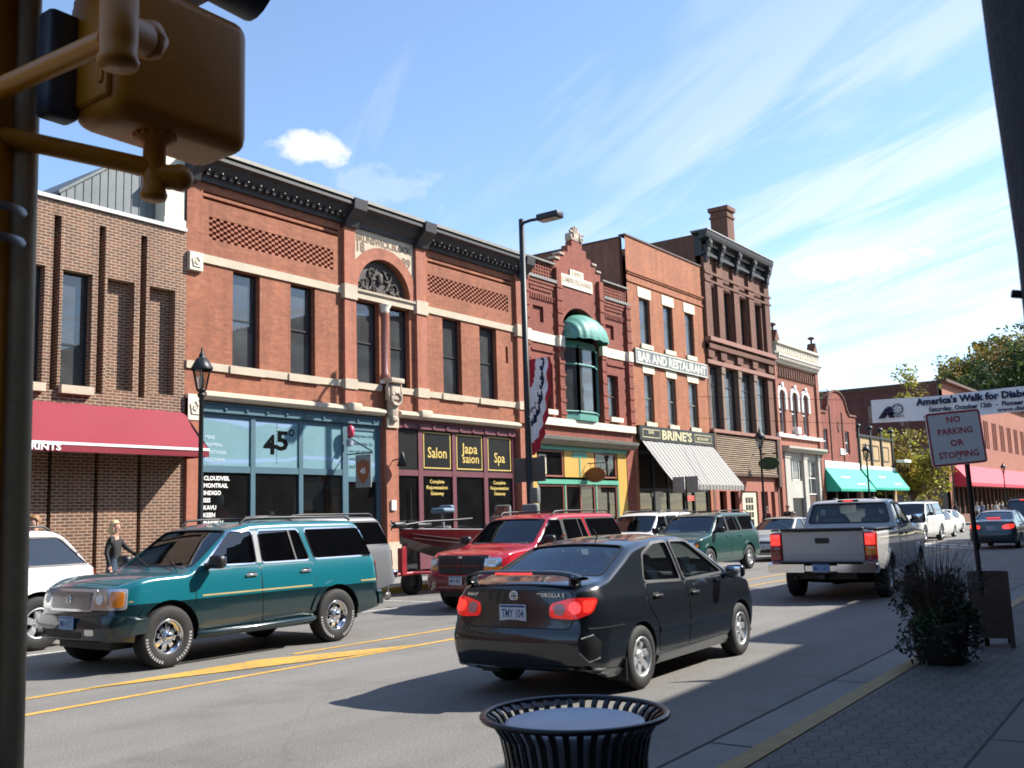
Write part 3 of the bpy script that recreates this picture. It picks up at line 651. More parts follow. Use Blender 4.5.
ty.rbox((22.37, YF + .12, 9.22), (.2, .10, .36), .06); ty.build('tympanum', plain('dark_relief', (.055, .045, .040), .7, var=.35, vs=6), B)
cl = MB(); cl.lathe([(.0, 6.05), (.17, 6.05), (.17, 6.2), (.125, 6.28), (.12, 8.05), (.14, 8.10), (.13, 8.14)], (22.40, YF + .02, 0), n=16); co = cl.build('column', plain('polished_granite', (.22, .085, .065), .3, var=.2, vs=20), B)
cp = MB(); cp.lathe([(.13, 8.12), (.18, 8.2), (.16, 8.24), (.24, 8.36), (.24, 8.395), (0, 8.395)], (22.40, YF + .02, 0), n=12); cp.lathe([(.24, 5.90), (.24, 5.97), (.18, 6.04), (0, 6.05)], (22.40, YF + .02, 0), n=12); cp.build('capital', 'pale_stone', co)
cc = MB(); prof = [(YF + .02, 10.58), (YF - .10, 10.58), (YF - .13, 10.72), (YF - .30, 10.86), (YF - .40, 11.02), (YF - .55, 11.06), (YF - .55, 11.16), (YF + .02, 11.20)]
cc.sweep(prof, 15.17, 29.85)
for i in range(60):
    x = 15.3 + i * .2425
    if 20.9 < x < 23.9: continue
    cc.box(x, x + .09, YF - .29, YF - .08, 10.71, 10.80)
for (a, b_) in ((15.10, 15.40), (20.55, 21.08), (23.74, 24.28), (29.40, 29.90)):
    cc.prism([(YF, 10.45), (YF - .22, 10.5), (YF - .30, 10.7), (YF - .60, 10.95), (YF - .64, 11.26), (YF, 11.28)], 'x', a, b_)
cc.build('cornice', 'cornice', B)
cap = MB(); cap.box(15.42, 20.54, YF - .60, YF + .30, 11.205, 11.30); cap.box(21.09, 23.73, YF - .60, YF + .30, 11.205, 11.30); cap.box(24.29, 29.39, YF - .60, YF + .30, 11.205, 11.30)
for i in range(34):
    x = 15.55 + i * .42
    if 20.6 < x < 24.2: continue
    cap.box(x, x + .035, YF - .375, YF - .362, 10.79, 10.825)  # tiny pale flecks put on the cornice as painted highlights
cap.build('cornice_cap', 'metal_cap', B)
for a, b_ in up: window(B, a, b_, 5.86, 8.42, YF + .17, 'black', blind=(.45, 'curtain', 'low'), bar=.05)
window(B, 21.19, 22.16, 5.86, 8.38, YF + .17, 'black', blind=(.42, 'curtain', 'low'), bar=.05); window(B, 22.64, 23.55, 5.86, 8.38, YF + .17, 'black', blind=(.42, 'curtain', 'low'), bar=.05)
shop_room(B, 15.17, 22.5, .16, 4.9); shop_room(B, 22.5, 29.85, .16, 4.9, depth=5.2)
# teal shopfront
def banner_paper():
    m, nt, b = mk('teal_poster'); v = texc(nt); n = nz(nt, v, .8, 4); w_ = nt.nodes.new('ShaderNodeTexWave'); w_.inputs['Scale'].default_value = .32; w_.inputs['Distortion'].default_value = 3.2; w_.inputs['Detail'].default_value = 3; w_.bands_direction = 'Z'
    nt.links.new(v, w_.inputs['Vector'])
    c = rmp(nt, n, [(.3, (.10, .21, .245)), (.7, (.135, .265, .30))])
    c = mixc(nt, rmp(nt, w_.outputs['Fac'], [(.955, (0, 0, 0)), (.99, (.75,) * 3)]), c, (.20, .30, .48)); nt.links.new(c, b.inputs['Base Color']); b.inputs['Roughness'].default_value = .6; return m
M['teal_poster'] = banner_paper(); M['numeral_ink'] = plain('numeral_ink', (.004, .004, .005), .9, var=.1, bmp=0, spec=.05)
F = MB(); ya, yb = YF + .06, YF + .18
for (a, b_) in ((15.67, 15.80), (17.30, 17.45), (18.97, 19.12), (20.64, 20.86), (22.06, 22.20)): F.box(a, b_, ya, yb, .9, 4.60)
for (a, b_) in ((15.80, 17.30), (17.45, 18.97), (19.12, 20.64)): F.box(a, b_, ya + .01, yb - .01, 3.08, 3.25); F.box(a, b_, ya + .01, yb - .01, 4.50, 4.60)
F.box(20.86, 22.06, ya + .01, yb - .01, 4.42, 4.60); F.box(20.86, 22.06, ya + .01, yb - .01, 2.9, 3.05)
F.box(15.67, 22.20, YF - .02, yb, 4.603, 4.80); F.box(15.67, 22.20, YF - .06, yb, 4.803, 4.848)
F.box(15.67, 20.86, ya - .03, yb + .02, .15, .9)
for i in range(9): F.lathe([(0, YF - .06), (.05, YF - .05), (.06, YF - .021)], (16.4 + i * .68, 0, 4.70), 'y', 8)
Fo = F.build('shopfront', 'teal_wood', B)
gl = MB()
for (a, b_) in ((15.80, 17.30), (17.45, 18.97), (19.12, 20.64)): gl.quad((a, YF + .12, .9), (b_, YF + .12, .9), (b_, YF + .12, 3.08), (a, YF + .12, 3.08))
gl.quad((20.86, YF + .12, .15), (22.06, YF + .12, .15), (22.06, YF + .12, 2.9), (20.86, YF + .12, 2.9)); gl.build('pane', 'glass_shop', Fo)
ps = MB()
for (a, b_) in ((15.80, 17.30), (17.45, 18.97), (19.12, 20.64)): ps.box(a, b_, YF + .10, YF + .12, 3.25, 4.50)
ps.box(20.86, 22.06, YF + .10, YF + .12, 3.05, 4.42); po = ps.build('window_poster', 'teal_poster', Fo)
lt = MB(); txt(lt, '4', (17.96, YF + .094, 3.62), .50, w=.44, bold=.03); txt(lt, '5', (18.40, YF + .094, 3.74), .50, w=.42, bold=.03); lt.lathe([(.10, 0), (.10, -.004), (.065, -.004), (.065, 0)], (18.72, YF + .094, 4.22), 'y', 16)
for i in range(12): lt.box(18.20, 18.212, YF + .092, YF + .095, 3.36 + i * .095, 3.41 + i * .095)
lt.build('numerals', 'numeral_ink', po)
lt = MB()
for i, s_ in enumerate(('MENS', 'WOMENS', 'FOOTWEAR', 'CLOTHING')): txt(lt, s_, (15.87, YF + .094, 3.93 - i * .19), .085, align='L')
lt.build('faint_lettering', plain('poster_white', (.46, .60, .64), .6), po)
lt = MB()
for i, (s_, h_) in enumerate((('45-degrees.com', .10), ('please step in,', .10), ('we can get you', .10), ('outdoors', .10), ('and back', .10))): txt(lt, s_, (20.93, YF + .094, 4.22 - i * .23), h_, align='L', w=1.0 if len(s_) > 9 else .62)
lt.build('small_lettering', 'teal_deep', po)
lt = MB()
for i, s_ in enumerate(('CLOUDVEIL', 'MONTRAIL', 'INDIGO', 'ISIS', 'KAVU', 'KEEN', 'MARMOT')): txt(lt, s_, (15.86, YF + .112, 2.88 - i * .185), .105, align='L', bold=.03)
lt.build('brand_list', 'white', Fo)
dm = MB(); dm.box(21.0, 21.95, YF + 1.2, YF + 1.24, .16, 2.8); dm.build('recessed_door', plain('oak', (.36, .19, .07), .5, var=.2), B)
# maroon shopfront
F = MB()
for (a, b_) in ((22.84, 22.96), (23.96, 24.17), (25.65, 25.84), (27.35, 27.56), (29.02, 29.20)): F.box(a, b_, ya, yb, .15, 4.60)
bays = ((22.96, 23.96), (24.17, 25.65), (25.84, 27.35), (27.56, 29.02))
for (a, b_) in bays: F.box(a, b_, ya + .01, yb - .01, 3.12, 3.30)
for (a, b_) in (bays[1], bays[3]): F.box(a, b_, ya + .01, yb - .01, .15, .75)
F.box(22.84, 29.20, YF - .02, yb, 4.60, 4.80); F.box(22.84, 29.20, YF - .07, yb, 4.803, 4.848); bar_row(F, 22.9, 29.1, 9, .12, YF - .05, YF - .021, 4.62, 4.78)
Fo = F.build('shopfront', 'maroon_wood', B)
bp = MB()
for (a, b_) in bays: bp.box(a, b_, YF + .09, YF + .12, 3.30, 4.60)
bo = bp.build('sign_panel', 'black_panel', Fo)
lt = MB()
def rect_line(mb, a, b_, c_, d_, t, y): mb.box(a, b_, y, y + .004, c_, c_ + t); mb.box(a, b_, y, y + .004, d_ - t, d_); mb.box(a, a + t, y, y + .004, c_ + t, d_ - t); mb.box(b_ - t, b_, y, y + .004, c_ + t, d_ - t)
for (a, b_) in bays[1:]: rect_line(lt, a + .06, b_ - .06, 3.37, 4.54, .035, YF + .084)
txt(lt, 'Salon', (24.91, YF + .084, 3.72), .34, w=.95, bold=.01); txt(lt, 'Japa', (26.60, YF + .084, 3.92), .34, w=.86, bold=.01); txt(lt, 'salon', (26.66, YF + .084, 3.60), .30, w=.88, bold=.01); txt(lt, 'Spa', (28.29, YF + .084, 3.66), .34, w=.62, bold=.01)
lt.build('lettering', 'gold', bo)
gl = MB()
for (a, b_) in bays: gl.quad((a, YF + .12, .15), (b_, YF + .12, .15), (b_, YF + .12, 3.12), (a, YF + .12, 3.12))
gl.build('pane', 'glass_shop', Fo)
lt = MB()
for cx in (24.91, 28.29):
    for i, s_ in enumerate(('Complete', 'Rejuvenation', 'Getaway')): txt(lt, s_, (cx, YF + .112, 2.90 - i * .19), .115, w=(.72, 1.05, .66)[i], bold=.02)
lt.build('gold_lettering', 'gold', Fo)
dr = MB()
for (a, b_) in ((23.05, 23.9),): rect_line(dr, a, b_, .16, 2.9, .09, YF + .5)
dr.tube([(23.55, YF + .05, 1.0), (23.55, YF + .05, 2.7)], .02); dr.build('door', 'black', B)
# little fittings on the brick pillar
ft = MB(); ft.tube([(22.54, YF - .14, 3.55), (22.6, YF - .42, 3.6)], .02); ft.lathe([(.02, .25), (.06, .18), (.17, -.18), (.15, -.18)], (22.62, YF - .46, 3.55), n=10); ft.build('wall_lamp', 'iron', B)
ft = MB(); ft.box(22.42, 22.62, YF - .20, YF - .145, 2.05, 2.35); ft.build('notice_box', 'white', B)

# ---------------------------------------------------------------- lumber exchange: stepped gable, green awning, bay window
B = building('gabled_building', 'narrow dark red brick building with stepped gable, balustrades and green bay window', 29.85)
w = MB(); holes = [(32.30, 35.25, 5.50, 10.02), (30.90, 31.75, 5.75, 7.55), (35.80, 36.75, 5.75, 7.55), (30.20, 37.20, .15, 4.40), (30.54, 31.25, 9.08, 9.70), (35.88, 36.56, 9.08, 9.70)]
wall(w, 29.86, 37.86, 0, 10.80, holes, YF, .26); spandrel(w, 32.30, 35.25, 8.9, 10.02, YF, .26)
for (a, b_, c_, d_) in holes[4:]: w.quad((a, YF + .1, c_), (b_, YF + .1, c_), (b_, YF + .1, d_), (a, YF + .1, d_))
# stepped gable
w.prism([(32.10, 10.803), (35.62, 10.803), (35.62, 11.75), (35.25, 11.75), (35.25, 12.0), (34.9, 12.0), (34.9, 12.25), (34.55, 12.25), (34.55, 12.55), (34.25, 12.55), (34.25, 12.80), (33.47, 12.80), (33.47, 12.55), (33.15, 12.55), (33.15, 12.25), (32.80, 12.25), (32.80, 12.0), (32.45, 12.0), (32.45, 11.75), (32.10, 11.75)], 'y', YF, YF + .3)
w.build('front_wall', 'deep_brick', B); shell(B, 29.85, 37.87, 10.80, 10.2, 18, 'deep_brick')
bl = MB()
for (xa, xb) in ((29.95, 32.08), (35.66, 37.74)):
    nx_, nz_ = 12, 4; z0, z1 = 10.90, 11.45
    for i in range(nx_ + 1): x = xa + (xb - xa) * i / nx_; bl.box(x - .035, x + .035, YF + .02, YF + .2, z0, z1)
    for j_ in range(nz_ + 1): zz = z0 + (z1 - z0) * j_ / nz_; bl.box(xa, xb, YF + .03, YF + .19, zz - .035, zz + .035)
    bl.quad((xa, YF + .24, z0), (xb, YF + .24, z0), (xb, YF + .24, z1), (xa, YF + .24, z1))
bl.build('balustrade', 'deep_brick', B)
tr = MB()
for (xa, xb) in ((29.88, 32.06), (35.68, 37.84)): tr.box(xa, xb, YF - .10, YF + .26, 11.49, 11.56); tr.box(xa, xb, YF - .14, YF - .002, 10.74, 10.86)
tr.build('balustrade_rail', 'metal_cap', B)
pl = MB()
for (a, b_) in ((32.06, 32.40), (35.28, 35.62), (29.88, 30.12), (37.50, 37.84)):
    pl.box(a, b_, YF - .14, YF - .002, 5.45, 11.4 if 32 < a < 36 else 10.7)
    for k_ in range(11): pl.box(a - .03, b_ + .03, YF - .17, YF - .142, 5.6 + k_ * .5, 5.72 + k_ * .5)
for (xa, xb) in ((30.15, 32.03), (35.65, 37.47)):
    for k_ in range(3): pl.box(xa + .1 * k_, xb - .1 * k_, YF - .09 + .025 * k_, YF - .003, 10.60 - k_ * .14, 10.70 - k_ * .14)
    bar_row(pl, xa, xb, 12, .08, YF - .06, YF - .003, 9.95, 10.15)
    pl.box(xa + .2, xb - .2, YF - .06, YF - .003, 7.95, 8.03)
ring_arch(pl, 32.42, 35.26, 8.9, 10.02, .16, YF - .05, YF - .002, 0, 18)
pl.build('pilaster', 'deep_brick', B)
st = MB()
for (a, b_) in ((30.14, 32.04), (35.64, 37.48)): st.box(a, b_, YF - .05, YF - .002, 8.28, 8.67)
for (a, b_) in ((29.86, 30.14), (32.04, 32.42), (35.26, 35.64), (37.48, 37.86)): st.box(a, b_, YF - .19, YF - .002, 8.26, 8.69)
st.box(29.9, 37.83, YF - .16, YF - .002, 5.16, 5.44)
st.box(32.52, 34.88, YF - .05, YF - .002, 10.80, 11.28); st.box(33.2, 34.2, YF - .05, YF - .002, 11.28, 11.56); st.build('stone_trim', 'pale_stone', B)
lt = MB(); txt(lt, '1890', (33.70, YF - .058, 11.32), .18, w=.7, bold=.03); txt(lt, 'LUMBER EXCHANGE', (33.70, YF - .058, 10.98), .2, w=2.2, bold=.035); lt.build('plaque_lettering', 'worn_stone', B)
fn = MB(); fn.rbox((33.86, YF + .15, 12.98), (.9, .3, .34), .06)
for f in (-1, 1): scroll(fn, 33.86 + f * .38, 12.98, .22, 1.3, YF - .01, f, 1.0, .05)
for k_ in range(7): a = math.pi * k_ / 6; fn.tube([(33.86, YF + .1, 13.05), (33.86 + .36 * math.cos(a), YF + .1, 13.05 + .42 * math.sin(a))], [.06, .09], n=6)
for (x, z_) in ((32.28, 11.8), (35.44, 11.8), (32.62, 12.05), (35.1, 12.05)): fn.rbox((x, YF + .12, z_ + .04), (.36, .36, .10), .02)
fn.build('finial', 'worn_stone', B)
# shell-shaped awning
aw = thing('dome_awning', 'green ribbed half-dome awning over the arched bay window', 'awning', (33.78, YF, 8.7))
d = MB(); n, m_ = 40, 8; vs = []
for i in range(n + 1):
    u = math.pi * i / n; rib = 1 - .045 * abs(math.sin(u * 10))
    for j_ in range(m_ + 1):
        v = math.pi / 2 * j_ / m_; x = 33.78 - 1.40 * math.cos(u) * (1 if j_ == 0 else 1); 
        # cross-section: arch at wall, bulging outward to a straight hem
        rr = math.sin(math.pi / 2 * (1 - j_ / m_))
        zc = 8.72 + 1.02 * math.sin(u) * math.cos(v); yc = YF - .02 - .95 * math.sin(v) * (math.sin(u) ** .6) * rib
        vs.append((33.78 - 1.40 * math.cos(u) * rib, yc, zc))
d.add(vs, [(i * (m_ + 1) + j_, i * (m_ + 1) + j_ + 1, (i + 1) * (m_ + 1) + j_ + 1, (i + 1) * (m_ + 1) + j_) for i in range(n) for j_ in range(m_)], 0, True); d.build('canopy', 'verdigris', aw)
hm = MB(); hm.add([v for i in range(n + 1) for v in (vs[i * (m_ + 1) + m_], (vs[i * (m_ + 1) + m_][0], vs[i * (m_ + 1) + m_][1], 8.60 + .02 * math.sin(i)))], [(2 * i, 2 * i + 1, 2 * i + 3, 2 * i + 2) for i in range(n)], 0, True); hm.build('valance', 'verdigris', aw)
# bay window
by = MB(); P = [(32.36, YF + .1), (33.20, YF - .26), (34.40, YF - .26), (35.20, YF + .1)]
by.prism(P, 'z', 8.42, 8.60); by.prism(P, 'z', 5.45, 5.72); gl = MB()
for i in range(3):
    (ax, ay), (bx, by_) = P[i], P[i + 1]
    for q in ((ax, ay), (bx, by_)): by.box(q[0] - .05, q[0] + .05, q[1] - .03, q[1] + .07, 5.72, 8.42)
    for zz in (5.78, 7.66, 8.36): by.tube([(ax, ay, zz), (bx, by_, zz)], .05, n=4)
    gl.quad((ax, ay + .03, 5.72), (bx, by_ + .03, 5.72), (bx, by_ + .03, 8.42), (ax, ay + .03, 8.42))
bo = by.build('bay_window', 'verdigris', B); gl.build('pane', 'glass_up', bo)
cw = MB(); cw.box(32.5, 35.0, YF + .1, YF + .13, 8.6, 8.68); cw.box(32.45, 32.50, YF + .4, YF + .42, 6.0, 8.4); cw.build('bay_curtain', 'blind', bo)
window(B, 30.90, 31.75, 5.75, 7.55, YF + .16, 'brown_wood', sill=.02, sillmat='pale_stone', vbars=()); window(B, 35.80, 36.75, 5.75, 7.55, YF + .16, 'brown_wood', sill=.02, sillmat='pale_stone')
# painted shopfront
cr = MB(); cr.sweep([(YF + .02, 4.40), (YF - .22, 4.44), (YF - .42, 4.60), (YF - .45, 4.72), (YF + .02, 4.80)], 29.98, 37.55); cr.build('shop_cornice', 'metal_cap', B)
F = MB()
F.box(30.20, 30.52, YF + .02, YF + .2, .15, 4.30); F.box(36.45, 37.18, YF + .02, YF + .2, .15, 4.30); F.box(32.42, 34.62, YF + .05, YF + .16, 3.22, 4.25); Fo = F.build('shopfront', 'yellow_wood', B)
gt = MB(); gt.box(30.21, 37.17, YF - .03, YF + .2, 4.25, 4.39); gt.box(30.52, 36.45, YF + .0, YF + .18, 2.95, 3.12); gt.box(33.0, 34.05, YF + .03, YF + .048, 4.0, 4.2); gt.box(33.48, 33.56, YF + .03, YF + .048, 3.25, 3.99)
for x in (30.52, 32.36, 34.64, 36.37): gt.box(x, x + .07, YF + .03, YF + .15, .15, 2.95)
gt.build('green_trim', 'green_wood', Fo)
rt = MB()
for (a, b_, c_, d_) in ((30.54, 32.34, 3.22, 4.22), (34.70, 36.37, 3.22, 4.22), (30.60, 32.34, .6, 2.92), (32.46, 34.60, .2, 2.92), (34.74, 36.35, .6, 2.92)):
    for (e, f_, g_, h_) in ((a, b_, c_, c_ + .06), (a, b_, d_ - .06, d_), (a, a + .06, c_ + .06, d_ - .06), (b_ - .06, b_, c_ + .06, d_ - .06)): rt.box(e, f_, YF + .06, YF + .14, g_, h_)
rt.box(33.50, 33.56, YF + .06, YF + .14, .26, 2.86); rt.build('window_trim', plain('brick_red_trim', (.30, .10, .07), .5), Fo)
gl = MB(); gl.quad((30.5, YF + .11, .3), (36.45, YF + .11, .3), (36.45, YF + .11, 2.95), (30.5, YF + .11, 2.95)); gl.quad((30.5, YF + .11, 3.2), (32.4, YF + .11, 3.2), (32.4, YF + .11, 4.24), (30.5, YF + .11, 4.24)); gl.quad((34.65, YF + .11, 3.2), (36.42, YF + .11, 3.2), (36.42, YF + .11, 4.24), (34.65, YF + .11, 4.24)); gl.build('pane', 'glass_shop', Fo)
ds = MB(); rect_line(ds, 30.75, 31.25, 3.32, 4.05, .06, YF + .104); txt(ds, '3', (31.0, YF + .104, 3.72), .2); txt(ds, '1', (31.0, YF + .104, 3.42), .2); ds.build('window_card', 'cream', Fo)
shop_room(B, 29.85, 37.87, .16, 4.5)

# ---------------------------------------------------------------- Brine's: three storeys, plain
B = building('brick_building', 'plain three-storey orange brick building with BAR AND RESTAURANT sign board', 37.87)
U1 = [(38.92, 39.92), (41.22, 42.18), (43.47, 44.42)]; U2 = [(39.06, 39.92), (41.27, 42.12), (43.48, 44.45)]
w = MB(); wall(w, 37.88, 45.58, 0, 13.98, [(a, b_, 9.26, 11.34) for a, b_ in U1] + [(a, b_, 5.76, 7.92) for a, b_ in U2] + [(38.2, 45.3, .15, 4.88)], YF, .24)
w.box(37.9, 45.56, YF - .05, YF - .002, 12.28, 12.42); w.box(37.9, 45.56, YF - .09, YF - .052, 12.36, 12.42); w.box(37.9, 45.56, YF - .05, YF - .002, 11.92, 12.0); w.build('front_wall', 'orange_brick', B)
M['orange_side'] = brick('orange_side', (.30, .12, .075), (.24, .095, .06), (.22, .12, .08), ms=.1, dirt=.35)
shell(B, 37.87, 45.6, 13.9, 13.2, 20, 'orange_side'); c = MB(); c.box(37.86, 45.6, YF - .05, YF + .3, 13.985, 14.06); c.box(37.86, 38.12, YF + .3, YF + 20, 13.91, 13.98); c.build('coping', 'brown_wood', B)
st = MB()
for a, b_ in U1: st.box(a - .12, b_ + .12, YF - .03, YF - .002, 11.36, 11.82); st.box(a - .05, b_ + .05, YF - .08, YF - .002, 9.03, 9.24)
for a, b_ in U2: st.box(a - .12, b_ + .12, YF - .03, YF - .002, 7.94, 8.27); st.box(a - .05, b_ + .05, YF - .08, YF - .002, 5.56, 5.74)
st.build('lintel', 'cream', B)
for a, b_ in U1: window(B, a, b_, 9.26, 11.34, YF + .12, plain('dark_frame', (.05, .05, .05), .5), mid=False)
for a, b_ in U2: window(B, a, b_, 5.76, 7.92, YF + .12, plain('grey_frame', (.20, .22, .18), .5), blind=(.1, 'blind', 'top'))
sg = thing('sign_board', 'long grey sign board reading BAR AND RESTAURANT between two window rows', 'sign', (38.2, YF, 8.3))
s_ = MB(); s_.box(38.2, 45.46, YF - .12, YF - .032, 8.30, 8.96); s_.build('board', plain('sign_grey', (.15, .165, .17), .6, var=.12), sg)
s_ = MB(); txt(s_, 'BAR AND RESTAURANT', (41.83, YF - .124, 8.43), .40, w=6.9, bold=.035); rect_line(s_, 38.2, 45.46, 8.30, 8.96, .05, YF - .126); s_.build('lettering', plain('sign_cream', (.60, .60, .52), .6), sg)
sg = thing('sign_board', "black shop sign reading BRINE'S in gold above the striped awning", 'sign', (38.1, YF, 4.9))
s_ = MB(); s_.box(38.05, 45.50, YF - .22, YF - .01, 4.90, 5.54); s_.build('board', 'black_panel', sg)
s_ = MB(); txt(s_, "BRINE'S", (41.6, YF - .224, 5.02), .40, w=3.0, bold=.03); txt(s_, 'BAR', (39.1, YF - .224, 5.20), .16, w=.5); txt(s_, 'RESTAURANT', (44.3, YF - .224, 5.14), .14, w=1.3); rect_line(s_, 38.3, 39.9, 5.03, 5.40, .03, YF - .226); rect_line(s_, 43.4, 45.2, 5.03, 5.40, .03, YF - .226); s_.build('lettering', plain('pale_gold', (.62, .55, .32), .5), sg)
def striped():
    m, nt, b = mk('striped_canvas'); v = texc(nt); sp = nt.nodes.new('ShaderNodeSeparateXYZ'); nt.links.new(v, sp.inputs[0])
    mu = nt.nodes.new('ShaderNodeMath'); mu.operation = 'MULTIPLY'; nt.links.new(sp.outputs[0], mu.inputs[0]); mu.inputs[1].default_value = 2.9
    fr = nt.nodes.new('ShaderNodeMath'); fr.operation = 'FRACT'; nt.links.new(mu.outputs[0], fr.inputs[0])
    c = rmp(nt, fr.outputs[0], [(0, (.30, .29, .27)), (.60, (.30, .29, .27)), (.64, (.12, .12, .115)), (.96, (.12, .12, .115))]); nt.links.new(c, b.inputs['Base Color']); b.inputs['Roughness'].default_value = .8; return m
M['striped_canvas'] = striped()
slope_awning('awning', "grey and white striped awning below the BRINE'S sign", 38.19, 45.39, YF - .24, 4.86, 19.28, 2.93, .18, 'striped_canvas', ends=False, scallop=.06)
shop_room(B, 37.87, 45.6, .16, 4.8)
F = MB()
for x in (38.2, 39.6, 41.0, 42.6, 43.6, 45.15): F.box(x, x + .14, YF + .08, YF + .2, .15, 4.88)
F.box(38.34, 45.15, YF + .09, YF + .19, 2.7, 2.85); F.box(38.34, 45.15, YF + .09, YF + .19, .15, .8); Fo = F.build('shopfront', 'black', B)
gl = MB(); gl.quad((38.3, YF + .14, .8), (45.2, YF + .14, .8), (45.2, YF + .14, 4.8), (38.3, YF + .14, 4.8)); gl.build('pane', 'glass_shop', Fo)
pn = MB(); pn.prism([(39.75, 1.75), (40.3, 1.75), (40.25, 2.55), (40.55, 2.45), (40.6, 2.62), (40.2, 2.78), (39.85, 2.78), (39.45, 2.62), (39.5, 2.45), (39.8, 2.55)], 'y', YF + .10, YF + .12); pn.build('shirt_display', 'white', Fo)
ns = thing('neon_sign', "lit red OPEN sign in the window under the striped awning", 'sign', (42.9, YF, 2.35)); n_ = MB(); n_.box(42.7, 43.55, YF + .04, YF + .075, 2.28, 2.52); n_.build('board', 'black_panel', ns)
n_ = MB(); txt(n_, 'OPEN', (43.12, YF + .036, 2.34), .13, w=.6); rect_line(n_, 42.72, 43.53, 2.29, 2.51, .02, YF + .036); n_.build('lettering', glow('neon_red', (1, .05, .04), 1.6), ns)

# ---------------------------------------------------------------- tall building with bracketed cornice
B = building('brick_building', 'tall dark red brick building with heavy bracketed cornice, chimney and brown timber shopfront', 45.6)
UW = [(45.95, 47.0), (47.98, 49.05), (50.0, 51.1), (52.02, 53.2)]
w = MB(); wall(w, 45.62, 54.40, 0, 14.6, [(a, b_, 10.50, 13.14) for a, b_ in UW] + [(45.95, 53.6, 5.82, 9.08), (45.9, 54.1, .15, 3.66)], YF, .32)
for x in (45.66, 47.15, 49.2, 51.25, 53.5): w.box(x, x + .7, YF - .16, YF - .002, 9.4, 14.55)
w.box(45.66, 54.36, YF - .20, YF - .162, 13.30, 13.42); w.box(45.66, 54.36, YF - .20, YF - .162, 13.72, 13.86); w.box(45.66, 54.36, YF - .24, YF - .002, 9.86, 10.1); w.build('front_wall', 'dark_brick', B)
shell(B, 45.6, 54.4, 15.75, 15.0, 20, 'dark_brick')
st = MB(); st.box(45.62, 54.4, YF - .34, YF - .002, 10.22, 10.44); st.box(45.62, 54.4, YF - .12, YF - .003, 9.10, 9.30); st.box(45.62, 54.4, YF - .22, YF - .004, 5.64, 5.80)
for a, b_ in UW: st.box(a - .05, b_ + .05, YF - .04, YF - .003, 13.15, 13.28)
st.build('stone_trim', plain('brown_stone', (.30, .15, .115), .8, var=.2), B)
cc = MB(); cc.box(45.58, 54.02, YF - .12, YF + .28, 14.60, 15.70); cc.sweep([(YF - .12, 15.35), (YF - .52, 15.46), (YF - .57, 15.60), (YF - .60, 15.76), (YF + .3, 15.80), (YF + .3, 15.705), (YF - .12, 15.702)], 45.30, 54.10); cc.box(45.6, 54.05, YF - .24, YF - .122, 14.66, 14.80)
for x in (45.7, 47.3, 49.4, 51.45, 53.6):
    cc.prism([(YF - .12, 14.3), (YF - .22, 14.3), (YF - .34, 14.55), (YF - .36, 14.9), (YF - .46, 15.1), (YF - .52, 15.44), (YF - .12, 15.44)], 'x', x, x + .32); cc.prism([(YF - .12, 14.75), (YF - .22, 14.75), (YF - .38, 15.1), (YF - .48, 15.44), (YF - .12, 15.44)], 'x', x + .42, x + .58)
for i in range(36): x = 45.7 + i * .24; cc.box(x, x + .12, YF - .32, YF - .125, 15.15, 15.34)
cc.build('cornice', 'cornice', B)
ct = MB(); ct.box(45.28, 54.14, YF - .63, YF + .35, 15.805, 15.86); ct.build('cornice_cap', 'bright_cap', B)
fl = MB()
for x in (45.76, 47.36, 49.46, 51.51, 53.66): fl.rbox((x + .1, YF - .38, 14.95), (.14, .05, .26), .02); fl.rbox((x + .1, YF - .53, 15.25), (.14, .05, .16), .02)
fl.build('bracket_scrolls', 'metal_cap', B)
ch = MB(); ch.box(50.7, 51.6, YF + .6, YF + 1.6, 15.0, 18.35); ch.box(50.64, 51.66, YF + .54, YF + 1.66, 17.95, 18.07); ch.box(50.60, 51.70, YF + .50, YF + 1.70, 18.35, 18.58); ch.build('chimney', 'dark_brick', B)
for a, b_ in UW: window(B, a, b_, 10.50, 13.14, YF + .2, 'black', blind=(.60, 'blind', 'top') if a > 47 else None)
cols = MB(); cx = [47.45, 49.55, 51.65]
for x in cx: cols.box(x - .16, x + .16, YF - .05, YF + .22, 5.82, 8.95); cols.box(x - .22, x + .22, YF - .10, YF + .24, 8.72, 9.06)
cols.build('column', plain('brown_paint', (.20, .13, .09), .6), B)
ed = [45.95] + cx + [53.6]
for i in range(4): window(B, ed[i] + (.16 if i else 0), ed[i + 1] - (.16 if i < 3 else 0), 5.84, 9.04, YF + .22, 'black', mid=True, midz=8.1, blind=(.0, 'curtain', 'top'))
def siding():
    m, nt, b = mk('old_siding'); v = texc(nt, (.35, 1, 9)); n = nz(nt, v, 2.2, 6); c = rmp(nt, n, [(.3, (.13, .085, .055)), (.7, (.34, .25, .17))]); nt.links.new(c, b.inputs['Base Color']); b.inputs['Roughness'].default_value = .85; return m
M['old_siding'] = siding()
sd = MB()
for i in range(18): z0 = 3.68 + i * .106; sd.prism([(YF - .10 - .03, z0), (YF - .06, z0 + .106), (YF - .002, z0 + .106), (YF - .002, z0)], 'x', 45.9, 53.9)
so_ = sd.build('timber_siding', 'old_siding', B)
ed_ = MB(); ed_.box(45.64, 45.898, YF - .2, YF - .003, 3.6, 5.62); ed_.box(53.902, 54.3, YF - .2, YF - .003, 3.0, 5.62); ed_.box(45.9, 53.9, YF - .16, YF - .003, 3.52, 3.675); ed_.build('siding_trim', 'brown_wood', B)
F = MB(); F.box(45.9, 54.1, YF + .04, YF + .24, 2.75, 3.5)
for x in (45.9, 47.2, 48.7, 51.2, 52.6, 53.6): F.box(x, x + .45, YF + .02, YF + .22, .15, 2.75)
